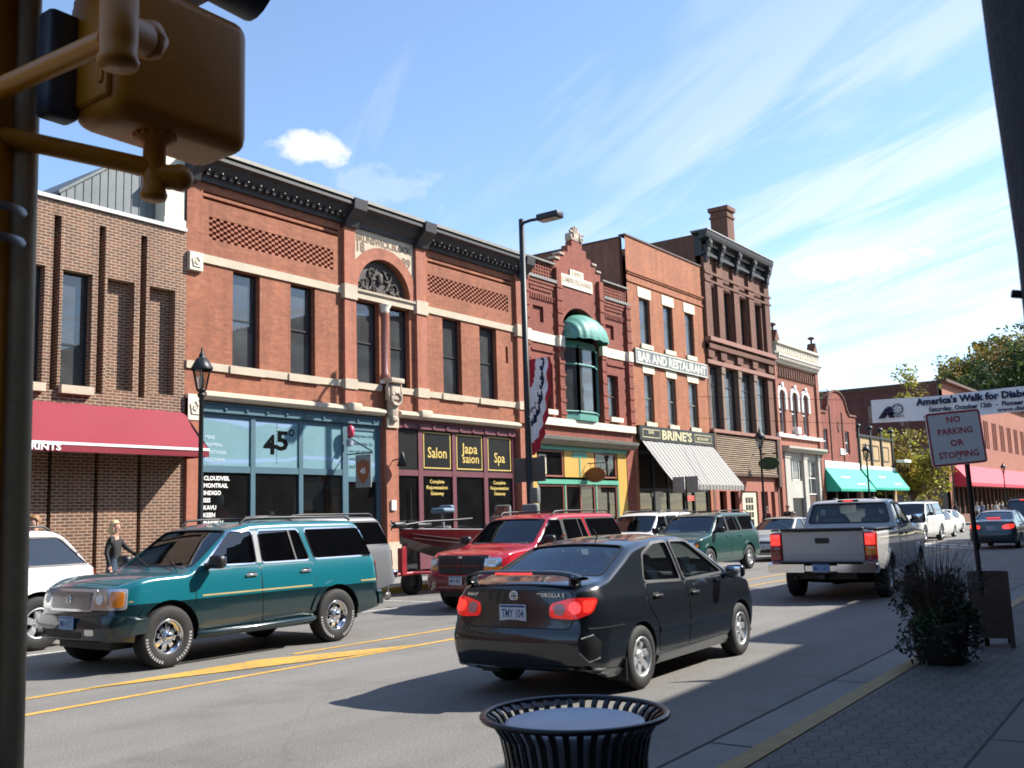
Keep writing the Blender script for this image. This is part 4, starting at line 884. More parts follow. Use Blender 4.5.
F.build('shopfront', plain('pink_brick_paint', (.32, .11, .075), .8), B)
dr = MB(); dr.box(49.15, 51.2, YF + .1, YF + .16, .15, 2.7); do = dr.build('door', 'cream', B)
dw = MB()
for i in range(3):
    for j_ in range(4): dw.box(49.7 + i * .36, 49.98 + i * .36, YF + .09, YF + .098, 1.0 + j_ * .38, 1.3 + j_ * .38)
dw.build('pane', 'black_panel', do)
shop_room(B, 45.6, 54.4, .16, 3.6)

# ---------------------------------------------------------------- white cornice building
B = building('brick_building', 'red brick building with white ornate cornice, hooded white windows and pale stone shopfront', 54.4)
HW = [(55.0, 55.95), (57.0, 57.95), (58.85, 59.75)]
w = MB(); wall(w, 54.42, 61.70, 0, 10.15, [(a, b_, 6.1, 8.6) for a, b_ in HW] + [(55.3, 61.4, .15, 5.0)], YF, .26)
w.box(61.2, 61.69, YF - .12, YF - .002, .2, 10.1); w.box(54.43, 54.75, YF - .12, YF - .002, .2, 10.1); w.build('front_wall', 'pink_brick', B); shell(B, 54.4, 61.72, 10.15, 9.7, 18, 'pink_brick')
dp = MB()
for i in range(17): x = 54.85 + i * .375; dp.prism([(x, 9.9), (x + .16, 9.9), (x + .16, 9.42), (x + .08, 9.28), (x, 9.42)], 'y', YF - .10, YF - .002)
dp.build('brick_drops', 'dark_brick', B)
cc = MB(); cc.sweep([(YF, 10.1), (YF - .2, 10.15), (YF - .28, 10.4), (YF - .45, 10.5), (YF - .45, 10.62), (YF, 10.66)], 54.42, 61.7); cc.box(54.42, 61.7, YF - .2, YF + .2, 10.663, 10.75); cc.box(54.42, 61.7, YF - .42, YF + .24, 11.2, 11.32)
for i in range(24): x = 54.5 + i * .298; cc.box(x, x + .15, YF - .3, YF + .1, 10.75, 11.2); cc.box(x, x + .13, YF - .40, YF - .2, 10.30, 10.46)
cc.quad((54.42, YF + .12, 10.7), (61.7, YF + .12, 10.7), (61.7, YF + .12, 11.25), (54.42, YF + .12, 11.25)); cc.build('cornice', plain('white_cornice', (.66, .62, .52), .6, var=.15), B)
fn = MB()
for x in (54.7, 61.1): fn.prism([(x - .4, 11.33), (x + .4, 11.33), (x, 12.0)], 'y', YF - .3, YF + .2); fn.lathe([(.06, 12.0), (.06, 12.2), (.2, 12.28), (.22, 12.36), (0, 12.45)], (x, YF - .05, 0), n=10)
fn.build('finial', 'dark_brick', B)
hd = MB()
for a, b_ in HW: ring_arch(hd, a, b_, 8.35, 8.62, .24, YF - .10, YF, 0, 10); hd.box(a - .24, a - .01, YF - .09, YF, 7.5, 8.36); hd.box(b_ + .01, b_ + .24, YF - .09, YF, 7.5, 8.36); hd.rbox(((a + b_) / 2, YF - .1, 8.9), (.3, .12, .26), .04)
hd.box(54.42, 61.7, YF - .16, YF - .003, 5.86, 6.06); hd.build('window_hood', 'white', B)
for a, b_ in HW: window(B, a, b_, 6.1, 8.6, YF + .14, 'white', bar=.09, blind=(.55, 'white', 'top'))
ac = MB(); ac.rbox((57.4, YF - .05, 6.32), (.55, .45, .4), .03); ac.build('air_conditioner', 'white', B)
sc_ = MB(); sc_.sweep([(YF + .02, 5.02), (YF - .25, 5.06), (YF - .45, 5.22), (YF - .45, 5.34), (YF + .02, 5.4)], 55.1, 61.6)
for (a, b_) in ((55.3, 56.1), (58.3, 58.9), (60.8, 61.4)): sc_.box(a, b_, YF - .06, YF + .2, .15, 5.02); sc_.box(a - .06, b_ + .06, YF - .10, YF + .22, 4.7, 4.95)
sc_.box(56.1, 58.3, YF + .04, YF + .2, 4.6, 5.0); sc_.box(58.9, 60.8, YF + .04, YF + .2, 4.6, 5.0); sc_.box(56.1, 58.3, YF + .06, YF + .2, 2.4, 3.4); sc_.build('shopfront', plain('pale_grey_stone', (.44, .42, .37), .7, var=.15), B)
window(B, 56.75, 57.9, 3.42, 4.6, YF + .1, 'white', mid=False); sn = MB(); txt(sn, '|||||', (57.3, YF + .052, 2.8), .35, w=.8); sn.build('lettering', 'white', B)
window(B, 58.95, 60.75, 2.6, 4.58, YF + .12, 'white', vbars=(59.8,)); dr = MB(); dr.box(59.0, 60.7, YF + .15, YF + .2, .15, 2.55); dr.build('door', 'brown_wood', B); dr = MB(); dr.box(56.2, 58.2, YF + .12, YF + .18, .15, 2.38); dr.build('display_window', 'black_panel', B)
shop_room(B, 54.4, 61.7, .16, 4.9)

# ---------------------------------------------------------------- curved gable building
B = building('curved_gable_building', 'small red brick building with a rounded centre gable and a green awning', 61.72)
w = MB(); Y1 = YF; wall(w, 61.74, 69.0, 0, 7.5, [(62.3, 63.1, 5.22, 6.75), (66.5, 67.4, 5.3, 6.8), (62.1, 68.6, .15, 4.2)], Y1, .24)
w.prism([(61.74, 7.503), (69.0, 7.503), (69.0, 7.75), (67.5, 7.85), (67.3, 8.1), (67.0, 8.6)] + [(65.2 + 1.75 * math.cos(a), 8.3 + 1.0 * math.sin(a)) for a in [math.pi * i / 12 for i in range(1, 12)]] + [(63.4, 8.6), (63.2, 8.1), (63.0, 7.85), (61.74, 7.75)], 'y', Y1, Y1 + .3)
w.build('front_wall', 'deep_brick', B); shell(B, 61.72, 69.02, 7.5, 7.1, 16, 'deep_brick')
tr = MB(); pts = [(63.0, 7.95), (63.35, 8.25), (63.45, 8.6)] + [(65.2 - 1.75 * math.cos(a), 8.35 + 1.0 * math.sin(a)) for a in [math.pi * i / 12 for i in range(1, 12)]] + [(66.95, 8.6), (67.1, 8.25), (67.5, 7.95)]
tr.tube([(x, Y1 - .02, z_ + .03) for x, z_ in pts], .09, n=6); tr.box(61.7, 63.0, Y1 - .08, Y1 + .3, 7.76, 7.9); tr.box(67.5, 69.05, Y1 - .08, Y1 + .3, 7.86, 7.98); tr.box(63.6, 63.75, Y1 - .06, Y1 - .003, 4.4, 8.3); tr.box(66.0, 66.15, Y1 - .06, Y1 - .003, 4.4, 8.0); tr.prism([(65.0, 7.0), (65.25, 7.35), (65.5, 7.0), (65.25, 6.65)], 'y', Y1 - .05, Y1 - .003); tr.build('trim', 'dark_brick', B)
for (a, b_, c_, d_) in ((62.3, 63.1, 5.22, 6.75), (66.5, 67.4, 5.3, 6.8)): window(B, a, b_, c_, d_, Y1 + .12, 'white', bar=.08)
sg = MB(); sg.box(61.9, 68.8, Y1 - .12, Y1 - .004, 4.28, 4.72); sg.box(65.3, 66.3, Y1 - .05, Y1 - .003, 5.2, 5.6); so_ = sg.build('sign_panel', 'white', B); lt = MB(); txt(lt, 'GIFTS AND ANTIQUES', (65.3, Y1 - .13, 4.38), .2, w=5) if False else lt.box(62.6, 68.2, Y1 - .125, Y1 - .121, 4.47, 4.50); lt.build('rule', 'joint', so_)
F = MB()
for x in (62.1, 64.2, 66.4, 68.4): F.box(x, x + .2, Y1 + .06, Y1 + .18, .15, 4.2)
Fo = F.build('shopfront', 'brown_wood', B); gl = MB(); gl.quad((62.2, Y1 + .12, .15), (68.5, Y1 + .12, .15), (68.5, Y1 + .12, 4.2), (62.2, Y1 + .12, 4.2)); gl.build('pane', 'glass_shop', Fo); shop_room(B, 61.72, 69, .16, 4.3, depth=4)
A = slope_awning('awning', 'green awning below the rounded brick gable, nearer of the two green ones', 61.75, 68.9, Y1 - .13, 4.26, 19.95, 2.93, .15, 'awning_green', group='green shop awnings')
lt = MB()
for (x, t) in ((64.2, .5), (66.6, .82)):
    y0 = 20.87 + (19.95 - 20.87) * t; z0 = 4.26 + (2.93 - 4.26) * t
    txt(lt, 'ANTIQUES' if t < .6 else 'SHOPS', (x, y0 - .03, z0 + .03), .16, w=1.8, V=(0, .57, .82))
lt.build('lettering', 'white', A)

# ---------------------------------------------------------------- yellow brick building
B = building('brick_building', 'low yellow brick building with iron posts along its parapet and a green awning', 69.02)
w = MB(); wall(w, 69.05, 77.7, 0, 6.6, [(69.5, 77.2, .15, 4.2)], YF, .24); w.build('front_wall', 'yellow_brick', B); shell(B, 69.03, 77.72, 6.6, 6.2, 16, 'yellow_brick')
for a in (70.2, 72.4, 74.9): window(B, a, a + 1.5, 5.0, 6.1, YF - .03, 'black', mid=False)
tr = MB(); tr.box(69.0, 77.75, YF - .12, YF + .3, 6.603, 6.75)
for x in (69.3, 72.0, 74.5, 77.3): tr.box(x - .12, x + .12, YF - .1, YF - .003, 4.3, 7.2); tr.lathe([(.12, 7.2), (.28, 7.25), (.2, 7.4), (0, 7.5)], (x, YF - .02, 0), n=8)
tr.build('iron_posts', 'iron', B); sg = MB(); sg.box(69.3, 77.4, YF - .12, YF - .004, 4.32, 4.6); sg.build('sign_panel', 'white', B); sg = MB(); sg.box(77.2, 79.0, YF - .9, YF - .3, 5.0, 5.2); sg.build('projecting_sign', 'white', B)
F = MB()
for x in (69.6, 72.2, 75, 77): F.box(x, x + .2, YF + .06, YF + .18, .15, 4.2)
Fo = F.build('shopfront', 'brown_wood', B); gl = MB(); gl.quad((69.6, YF + .12, .15), (77.2, YF + .12, .15), (77.2, YF + .12, 4.2), (69.6, YF + .12, 4.2)); gl.build('pane', 'glass_shop', Fo); shop_room(B, 69.02, 77.7, .16, 4.3, depth=4)
A = slope_awning('awning', 'green awning on the low yellow brick building, farther of the two green ones', 69.1, 77.6, YF - .13, 4.38, 20.0, 3.05, .15, 'awning_green', group='green shop awnings')
lt = MB()
for (x, t) in ((72.4, .5), (75.2, .85)): txt(lt, 'SHOP' if t < .6 else 'GIFTS', (x, 20.87 + (20.0 - 20.87) * t - .03, 4.38 + (3.05 - 4.38) * t + .03), .16, w=1.8, V=(0, .57, .82))
lt.build('lettering', 'white', A)

# ---------------------------------------------------------------- big building beyond the side street
B = building('brick_building', 'large grey and maroon sided brick building with painted ghost sign beyond the yellow building', 94.8)
w = MB(); hs = []
for i in range(9): hs += [(99 + i * 4.2 + k_ * .85, 99.6 + i * 4.2 + k_ * .85, 7.4, 10.3) for k_ in range(3)]
hs += [(96, 134, .15, 3.4)]
wall(w, 94.82, 137, 0, 12.75, hs, YF, .3); w.build('front_wall', 'pink_brick', B)
for i in range(9):
    x = 99 + i * 4.2; window(B, x - .02, x + 2.32, 7.38, 10.32, YF + .2, 'brown_wood', vbars=(x + .72, x + 1.57))
shell(B, 94.8, 137, 12.7, 12.2, 34, 'grey_brick', left='grey_brick')
c = MB(); c.box(94.7, 137, YF - .5, YF + .3, 12.755, 13.0); c.box(94.6, 95.1, YF + .3, YF + 34, 12.71, 12.9); c.build('coping', 'brown_wood', B)
gp = MB(); gp.box(94.795, 94.81, YF + .4, YF + 9.5, 7.0, 12.6); go = gp.build('painted_panel', plain('ghost_maroon', (.115, .042, .036), .9, var=.35, vs=1.5), B)
lt = MB(); txt(lt, 'Depot', (94.79, YF + 3.6, 9.6), 1.5, U=(0, -1, 0), w=6.0, bold=.03); lt.build('lettering', plain('ghost_letter', (.22, .16, .13), .9, var=.4, vs=3), go)
F = MB(); F.box(96, 134, YF + .05, YF + .25, .15, .9)
for i in range(20): F.box(96 + i * 2, 96.25 + i * 2, YF + .03, YF + .27, .9, 3.4)
Fo = F.build('shopfront', 'dark_brick', B); gl = MB(); gl.quad((96, YF + .15, .9), (134, YF + .15, .9), (134, YF + .15, 3.4), (96, YF + .15, 3.4)); gl.build('pane', 'glass_shop', Fo); shop_room(B, 94.8, 137, .16, 4, depth=5)
slope_awning('awning', 'long bright red awning far down the street on the large brick building', 96.5, 134, YF - .02, 5.4, 19.6, 3.7, .3, plain('awning_rose', (.55, .04, .07), .75, var=.06), ends=True)
# further blocks
def far_block(label, X0, X1, h, mat, wins_z, n):
    B = building('brick_building', label, X0); w = MB(); hs = [(X0 + 1 + (X1 - X0 - 2) * i / n, X0 + 1 + (X1 - X0 - 2) * i / n + 1.0, a, b_) for i in range(n) for (a, b_) in wins_z] + [(X0 + .6, X1 - .6, .15, 3.4)]
    wall(w, X0 + .02, X1 - .02, 0, h, hs, YF, .25); w.build('front_wall', mat, B); shell(B, X0, X1, h, h - .5, 18, mat)
    for (a, b_, c_, d_) in hs[:-1]: window(B, a, b_, c_, d_, YF + .14, 'black', mid=True)
    c = MB(); c.sweep([(YF, h - .5), (YF - .3, h - .3), (YF - .5, h), (YF - .5, h + .15), (YF + .3, h + .2), (YF + .3, h + .003), (YF, h + .003)], X0, X1); c.build('cornice', 'metal_cap', B); shop_room(B, X0, X1, .16, 3.8, depth=4)
    F = MB(); 
    for i in range(5): x = X0 + .6 + (X1 - X0 - 1.2) * i / 5; F.box(x, x + .3, YF + .05, YF + .2, .15, 3.4)
    F.build('shopfront', 'brown_wood', B)
far_block('flat fronted red brick building just past the long red awning', 137.0, 150, 10.2, 'red_brick', [(5.4, 8.2)], 5)
far_block('cream painted two-storey building far down the street past the red awning', 150, 161, 11.6, 'cream', [(5.6, 8.8)], 4)
far_block('dark brick building at the far end of the street', 161, 185, 10.0, 'dark_brick', [(5.4, 8)], 7)

M['near_brick'] = brick('near_brick', (.15, .11, .085), (.12, .085, .07), (.14, .12, .10), ms=.12, dirt=.3)
# ---------------------------------------------------------------- unseen blocks added behind the camera to darken reflections and ambient light
def plain_block(label, X0, X1, y0, y1, h, mat, face):
    B = thing('brick_building', label, 'building', (X0, y0, 0)); w = MB(); w.box(X0, X1, y0, y1, 0, h); w.build('wall', mat, B); c = MB(); c.box(X0 - .1, X1 + .1, y0 - .1, y1 + .1, h + .003, h + .25); c.build('coping', 'cornice', B); k = MB(); s = MB()
    if face == '-y':
        x = X0 + .8
        while x + 1.2 < X1 - .5: k.box(x, x + 1.0, y0 - .04, y0 - .003, 5.4, 7.9); x += 2.2
        s.box(X0 + .4, X1 - .4, y0 - .08, y0 - .004, .4, 3.6)
    else:
        y = y0 + .8
        while y + 1.2 < y1 - .5: k.box(X1 + .003, X1 + .04, y, y + 1.0, 5.4, 7.9); k.box(X1 + .003, X1 + .04, y, y + 1.0, 9.4, 11.4); y += 2.2
        s.box(X1 + .004, X1 + .08, y0 + .4, y1 - .4, .4, 3.6)
    k.build('window', 'black_panel', B); s.build('shopfront', 'brown_wood', B)
plain_block('unseen grey brick block added behind the camera on the far pavement to darken reflections', -16, 2.98, YF, YF + 14, 10.2, 'grey_brick', '-y')
plain_block('unseen dark brick block added farther behind the camera on the far pavement to darken reflections', -42, -16.05, YF, YF + 14, 11.5, 'dark_brick', '-y')
plain_block('unseen long brick block added far behind the camera to darken reflections', -72, -58, -34, 48, 13.5, 'grey_brick', '+x')
# ================================================================== buildings on the near side, whose roofs shade the street
def near_building(label, top, yf=-1.62, depth=14):
    X0, X1 = top[0][0], top[-1][0]; B = thing('brick_building', label, 'building', (X0, yf, 0)); w = MB()
    w.prism([(X0, 0)] + [(X1, 0)] + top[::-1], 'y', yf - depth, yf); w.build('wall', 'near_brick', B)
    f = MB(); f.box(X0 + .3, X1 - .3, yf + .003, yf + .08, .2, 3.2); f.build('shopfront', 'brown_wood', B)
    c = MB()
    x = X0 + 1.2
    while x + 1.2 < X1 - .6: c.box(x, x + 1.1, yf + .002, yf + .05, 4.6, 6.6); x += 2.4
    c.build('window', 'black_panel', B); return B
def topfor(pts):     # ground points of the shadow edge -> roof line points
    out = []
    for (x, y) in pts: h = (y + 1.62) / (.66 / math.tan(R(SUN_EL))); out.append((x + .751 * h / math.tan(R(SUN_EL)), h))
    return out
ta = topfor([(2.0, 4.15), (13.43, 4.77)]); tb = topfor([(13.0, 5.55), (20.4, 6.05)])
near_building('near side brick building beside the camera, tallest part over the corner', [(-30, 9.8), (ta[0][0] + .6, 9.8), (ta[0][0] + .61, ta[0][1]), ta[1]]); tb[0] = (ta[1][0] + .01, tb[0][1])
near_building('second near side brick building, a little taller, shading the road', tb)
tc_ = topfor([(19.6, 7.4), (30, 8.3)]); tc_[0] = (tb[1][0] + .01, tc_[0][1]); near_building('third near side brick building shading the road', tc_)
td = topfor([(30, 9.6), (54, 12.2)]); td[0] = (tc_[1][0] + .01, td[0][1]); near_building('tall near side brick building shading the far lanes', td, depth=18)
# ================================================================== vehicles
def gsm(xs, ys, sig, lo, hi, n=900):
    """smoothed piecewise-linear curve as a lookup"""
    X = np.linspace(lo - .5, hi + .5, n); Y = np.interp(X, xs, ys)
    if sig > 0:
        k = np.arange(-60, 61) * (X[1] - X[0]); g = np.exp(-.5 * (k / sig) ** 2); g /= g.sum(); Y = np.convolve(np.pad(Y, 60, mode='edge'), g, 'valid')
    return lambda q: np.interp(q, X, Y)
class Shape:
    def __init__(s, xr, xf, hw, zb, top, side, nose=(), tail=(), Rf=.32, Rr=.22, bf=.10, br=.06, r_hood=.07, r_roof=.10, belt=1.0, crown=.03, cf=.30, cr=.16):
        s.__dict__.update(locals()); tx, tz = zip(*sorted(top)); s.T = gsm(tx, tz, .045, xr, xf)
        sz, si = zip(*sorted(side)); s.S = gsm(sz, si, .03, 0, 2.2, 700)
        s.N = gsm(*zip(*sorted(nose)), .03, 0, 2.2, 700) if nose else (lambda z: 0 * z)
        s.Q = gsm(*zip(*sorted(tail)), .03, 0, 2.2, 700) if tail else (lambda z: 0 * z)
        s.ZB = gsm(*zip(*sorted(zb)), .05, xr, xf) if isinstance(zb, (list, tuple)) else (lambda x: zb + 0 * x)
    def plan(s, x):
        d = s.xf - x; p = 0.0
        if d < s.Rf: p = s.cf * (1 - math.sqrt(max(0, 1 - ((s.Rf - d) / s.Rf) ** 2)))
        d = x - s.xr
        if d < s.Rr: p = max(p, s.cr * (1 - math.sqrt(max(0, 1 - ((s.Rr - d) / s.Rr) ** 2))))
        return s.hw - p
    def mesh(s, x0=None, x1=None, inset=0.0, drop=0.0, zb=None, n=90, rows=13):
        a = s.xr if x0 is None else x0; b = s.xf if x1 is None else x1
        t = np.linspace(0, 1, n); xs = list(a + (b - a) * t)
        if x0 is None:
            e = [s.xr + s.Rr * (1 - math.cos(u)) * .5 for u in (0, .35, .7, 1.0, 1.3)] ; f = [s.xf - s.Rf * (1 - math.cos(u)) * .5 for u in (0, .35, .7, 1.0, 1.3, 1.6)]
            xs = sorted(set(e + f + [x for x in xs if s.xr + .06 < x < s.xf - .1]))
        V = []; K = []
        for x in xs:
            P = s.plan(x) - inset; Tt = float(s.T(x)) - drop; z0 = float(s.ZB(x)) if zb is None else zb
            k = min(1, max(0, (Tt - s.belt - .02) / .25)); r = s.r_hood * (1 - k) + s.r_roof * k; c = s.crown
            r = min(r, max(.01, (Tt - z0) * .4)); zt = max(z0 + .02, Tt - c - r); pts = []
            for i in range(rows):
                u = i / (rows - 1); z = z0 + (zt - z0) * u; pts.append((P - float(s.S(z)), z))
            ye = pts[-1][0]
            dz = .02; slope = (float(s.S(zt)) - float(s.S(zt - dz))) / dz
            for i in range(1, 6):
                q = math.pi / 2 * i / 5; pts.append((ye - r * (1 - math.cos(q)) - slope * r * math.sin(q) * .6, zt + r * math.sin(q)))
            y1, z1 = pts[-1]
            for i in range(1, 6): u = 1 - i / 5; pts.append((y1 * u, z1 + c * (1 - u * u)))
            K.append(pts)
        m = len(K[0]); ring = 2 * m - 1
        def warp(x, y, z):
            if x > s.xf - .6: w = (x - s.xf + .6) / .6; w = w * w * (3 - 2 * w); x2 = x - float(s.N(z)) * w - s.bf * (y / s.hw) ** 2 * w; return x2
            if x < s.xr + .6: w = (s.xr + .6 - x) / .6; w = w * w * (3 - 2 * w); return x + float(s.Q(z)) * w + s.br * (y / s.hw) ** 2 * w
            return x
        for x, pts in zip(xs, K):
            full = [(-y, z) for y, z in pts] + [(y, z) for y, z in pts[-2::-1]]
            for y, z in full: V.append((warp(x, y, z), y, z))
        F = []; L = len(xs)
        for i in range(L - 1):
            for j in range(ring - 1): F.append((i * ring + j, i * ring + j + 1, (i + 1) * ring + j + 1, (i + 1) * ring + j))
            F.append((i * ring + ring - 1, i * ring, (i + 1) * ring, (i + 1) * ring + ring - 1))
        for (i, flip) in ((0, 1), (L - 1, 0)):       # end caps with inner columns
            x = xs[i]; pts = K[i]; C = 8; idx = []
            for j, (y, z) in enumerate(pts):
                row = [i * ring + j]
                if j < m - 1:
                    for c in range(1, C):
                        yy = -y + 2 * y * c / C; V.append((warp(x, yy, z), yy, z)); row.append(len(V) - 1)
                    row.append(i * ring + ring - 1 - j)
                else: row = [i * ring + j] * (C + 1)
                idx.append(row)
            for j in range(m - 1):
                for c in range(C):
                    q = [idx[j][c], idx[j][c + 1], idx[j + 1][c + 1], idx[j + 1][c]]
                    if j == m - 2: q = q[:3]
                    F.append(tuple(q if flip else q[::-1]))
            # bottom edge column verts
            for c in range(C): pass
            bot = idx[0]
            # stitch: replace the straight bottom edge by adding a fan
            F.append(tuple(([bot[0]] + [bot[C]] + bot[C - 1:0:-1]) if flip else ([bot[C]] + [bot[0]] + bot[1:C])))
        return V, F
def mesh_from(V, F, name='m'):
    me = bpy.data.meshes.new(name); me.from_pydata(V, [], F); me.update()
    bm = bmesh.new(); bm.from_mesh(me); bmesh.ops.remove_doubles(bm, verts=bm.verts, dist=1e-5); bmesh.ops.dissolve_degenerate(bm, dist=1e-6, edges=bm.edges); bmesh.ops.recalc_face_normals(bm, faces=bm.faces); bm.to_mesh(me); bm.free(); return me
def boolean(o, cutter_mesh, slot=1):
    for p in cutter_mesh.polygons: p.material_index = slot
    c = bpy.data.objects.new('cut', cutter_mesh); COL.objects.link(c); c.parent = o.parent
    while len(cutter_mesh.materials) <= slot: cutter_mesh.materials.append(None)
    md = o.modifiers.new('b', 'BOOLEAN'); md.operation = 'DIFFERENCE'; md.object = c; md.solver = 'EXACT'
    try: md.material_mode = 'INDEX'
    except Exception: pass
    dg = bpy.context.evaluated_depsgraph_get(); me = bpy.data.meshes.new_from_object(o.evaluated_get(dg)); o.modifiers.clear(); old = o.data; o.data = me
    bpy.data.meshes.remove(old); bpy.data.objects.remove(c)
FR = {'L': ((0, 3, 0), (1, 0, 0), (0, 0, 1), (0, -1, 0)), 'R': ((0, -3, 0), (1, 0, 0), (0, 0, 1), (0, 1, 0)), 'F': ((5, 0, 0), (0, 1, 0), (0, 0, 1), (-1, 0, 0)), 'B': ((-5, 0, 0), (0, 1, 0), (0, 0, 1), (1, 0, 0)), 'T': ((0, 0, 4), (1, 0, 0), (0, 1, 0), (0, 0, -1))}
def slantframe(p0, p1):
    """frame looking squarely at a sloped screen whose base is p0=(x,z) and head p1"""
    d = Vector((p1[0] - p0[0], 0, p1[1] - p0[1])); V = d.normalized(); D = Vector((0, 1, 0)).cross(V)
    if (D.x > 0) == (p0[0] > p1[0]): D = -D
    return (Vector((p0[0], 0, p0[1])) - D * 2, (0, 1, 0), tuple(V), tuple(D)), d.length
def yawframe(deg, side=1, back=False):
    a = R(deg) * side; D = Vector((-math.cos(a), -math.sin(a), 0)); U = Vector((-math.sin(a), math.cos(a), 0)) 
    if back: D = Vector((math.cos(a), -math.sin(a), 0)); U = Vector((math.sin(a), math.cos(a), 0))
    return (-D * 5, tuple(U), (0, 0, 1), tuple(D))
def rpoly(p, r, seg=4):
    out = []; n = len(p)
    for i in range(n):
        a, b, c = Vector(p[i - 1]), Vector(p[i]), Vector(p[(i + 1) % n]); u = (a - b); v = (c - b); k = min(r, u.length * .45, v.length * .45); u = b + u.normalized() * k; v = b + v.normalized() * k
        for j in range(seg + 1): t = j / seg; q = u * (1 - t) ** 2 + b * 2 * t * (1 - t) + v * t * t; out.append((q.x, q.y))
    return out
def offs(p, d):
    n = len(p); ar = sum(p[i][0] * p[(i + 1) % n][1] - p[(i + 1) % n][0] * p[i][1] for i in range(n)); sg = 1 if ar > 0 else -1; out = []
    for i in range(n):
        a, b, c = Vector(p[i - 1]), Vector(p[i]), Vector(p[(i + 1) % n]); e1 = (b - a).normalized(); e2 = (c - b).normalized(); n1 = Vector((e1.y, -e1.x)) * sg; n2 = Vector((e2.y, -e2.x)) * sg; m_ = n1 + n2
        k = d / max(.35, 1 + n1.dot(n2)); q = b + m_ * k; out.append((q.x, q.y))
    return out
class Car:
    def __init__(s, shape, root, mats, res=90):
        s.sh = shape; s.root = root; V, F = shape.mesh(n=res); s.V = V
        s.me = mesh_from(V, F, 'body'); s.bvh = BVHTree.FromPolygons([v.co.copy() for v in s.me.vertices], [tuple(p.vertices) for p in s.me.polygons])
        for m in mats: s.me.materials.append(M[m] if isinstance(m, str) else m)
        s.body = bpy.data.objects.new('body', s.me); COL.objects.link(s.body); s.body.parent = root; s.cut = []; s.cav = None
    def hit(s, fr, u, v):
        O, U, V_, D = [Vector(q) for q in fr]; p = O + U * u + V_ * v; h = s.bvh.ray_cast(p, D)
        if h[0] is None:
            q = s.bvh.find_nearest(p + D * (O.length - .8 if O.length > 2.5 else 2)); return q[0], q[1], D
        n = h[1] if h[1].dot(D) < 0 else -h[1]; return h[0], n, D
    def panel(s, name, poly, fr, mat, off=.004, thick=.012, parent=None, step=.09, mb=None, build=True):
        fr = FR[fr] if isinstance(fr, str) else fr
        bm = bmesh.new(); vs = [bm.verts.new((p[0], p[1], 0)) for p in poly]; bm.faces.new(vs)
        for ax in (0, 1):
            lo = min(p[ax] for p in poly); hi = max(p[ax] for p in poly); n = int((hi - lo) / step)
            for i in range(1, n + 1):
                co = [0, 0, 0]; no = [0, 0, 0]; co[ax] = lo + (hi - lo) * i / (n + 1); no[ax] = 1
                bmesh.ops.bisect_plane(bm, geom=bm.verts[:] + bm.edges[:] + bm.faces[:], plane_co=co, plane_no=no)
        bm.verts.index_update(); out = []; back = []; bm.faces.ensure_lookup_table()
        for v in bm.verts:
            p, n, D = s.hit(fr, v.co.x, v.co.y); out.append(p + n * off); back.append(p + n * off + D * thick)
        fcs = [tuple(v.index for v in f.verts) for f in bm.faces]; Dv = Vector(fr[3])
        a_, b_, c_ = [out[i] for i in max(fcs, key=lambda q: (out[q[1]] - out[q[0]]).cross(out[q[2]] - out[q[0]]).length)[:3]]
        if (b_ - a_).cross(c_ - a_).dot(Dv) > 0: fcs = [q[::-1] for q in fcs]
        mb_ = mb or MB(); mb_.add(out, fcs, 0, True)
        if thick > 0:
            o = len(out); fs = []
            for e in bm.edges:
                if len(e.link_faces) == 1: a, b = e.verts[0].index, e.verts[1].index; fs.append((a, b, o + b, o + a))
            mb_.add(out + back, fs, 0, False)
        bm.free()
        if build and mb is None: return mb_.build(name, mat, parent or s.root, local=True)
        return mb_
    def ringp(s, name, poly, fr, mat, w=.02, off=.003, parent=None, inner=0.0, build=True, mb=None):
        """a strip that frames a polygon"""
        fr = FR[fr] if isinstance(fr, str) else fr; a = offs(poly, inner); b = offs(poly, w); n = len(poly); mb_ = mb or MB()
        for i in range(n):
            j = (i + 1) % n; L = max(1, int((Vector(b[i]) - Vector(b[j])).length / .12)); A = []; B = []
            for k in range(L + 1):
                t = k / L; pa = (a[i][0] + (a[j][0] - a[i][0]) * t, a[i][1] + (a[j][1] - a[i][1]) * t); pb = (b[i][0] + (b[j][0] - b[i][0]) * t, b[i][1] + (b[j][1] - b[i][1]) * t)
                h = s.hit(fr, *pa); A.append(h[0] + h[1] * off); h = s.hit(fr, *pb); B.append(h[0] + h[1] * off)
            mb_.add(A + B, [(k, k + 1, L + 2 + k, L + 1 + k) for k in range(L)], 0, True)
        if mb is None: return mb_.build(name, mat, parent or s.root, local=True)
    def strip(s, name, pts, fr, mat, w=.02, off=.006, h=.006, parent=None, mb=None):
        """a moulding that follows the body along a 2D polyline"""
        fr = FR[fr] if isinstance(fr, str) else fr; P = [Vector(p) for p in pts]; Q = [P[0]]
        for i in range(len(P) - 1):
            L = max(1, int((P[i + 1] - P[i]).length / .10))
            for k in range(1, L + 1): Q.append(P[i].lerp(P[i + 1], k / L))
        A, B, A2, B2 = [], [], [], []
        for i, q in enumerate(Q):
            t = (Q[min(i + 1, len(Q) - 1)] - Q[max(i - 1, 0)]).normalized(); n = Vector((-t.y, t.x)) * w / 2
            for lst, l2, c in ((A, A2, q - n), (B, B2, q + n)): hh = s.hit(fr, c.x, c.y); lst.append(hh[0] + hh[1] * off); l2.append(hh[0] - hh[1] * h)
        m = len(Q); mb_ = mb or MB(); mb_.add(A + B, [(k, k + 1, m + k + 1, m + k) for k in range(m - 1)], 0, True); mb_.add(A + A2, [(k, k + 1, m + k + 1, m + k) for k in range(m - 1)]); mb_.add(B + B2, [(k, k + 1, m + k + 1, m + k) for k in range(m - 1)])
        if mb is None: return mb_.build(name, mat, parent or s.root, local=True)
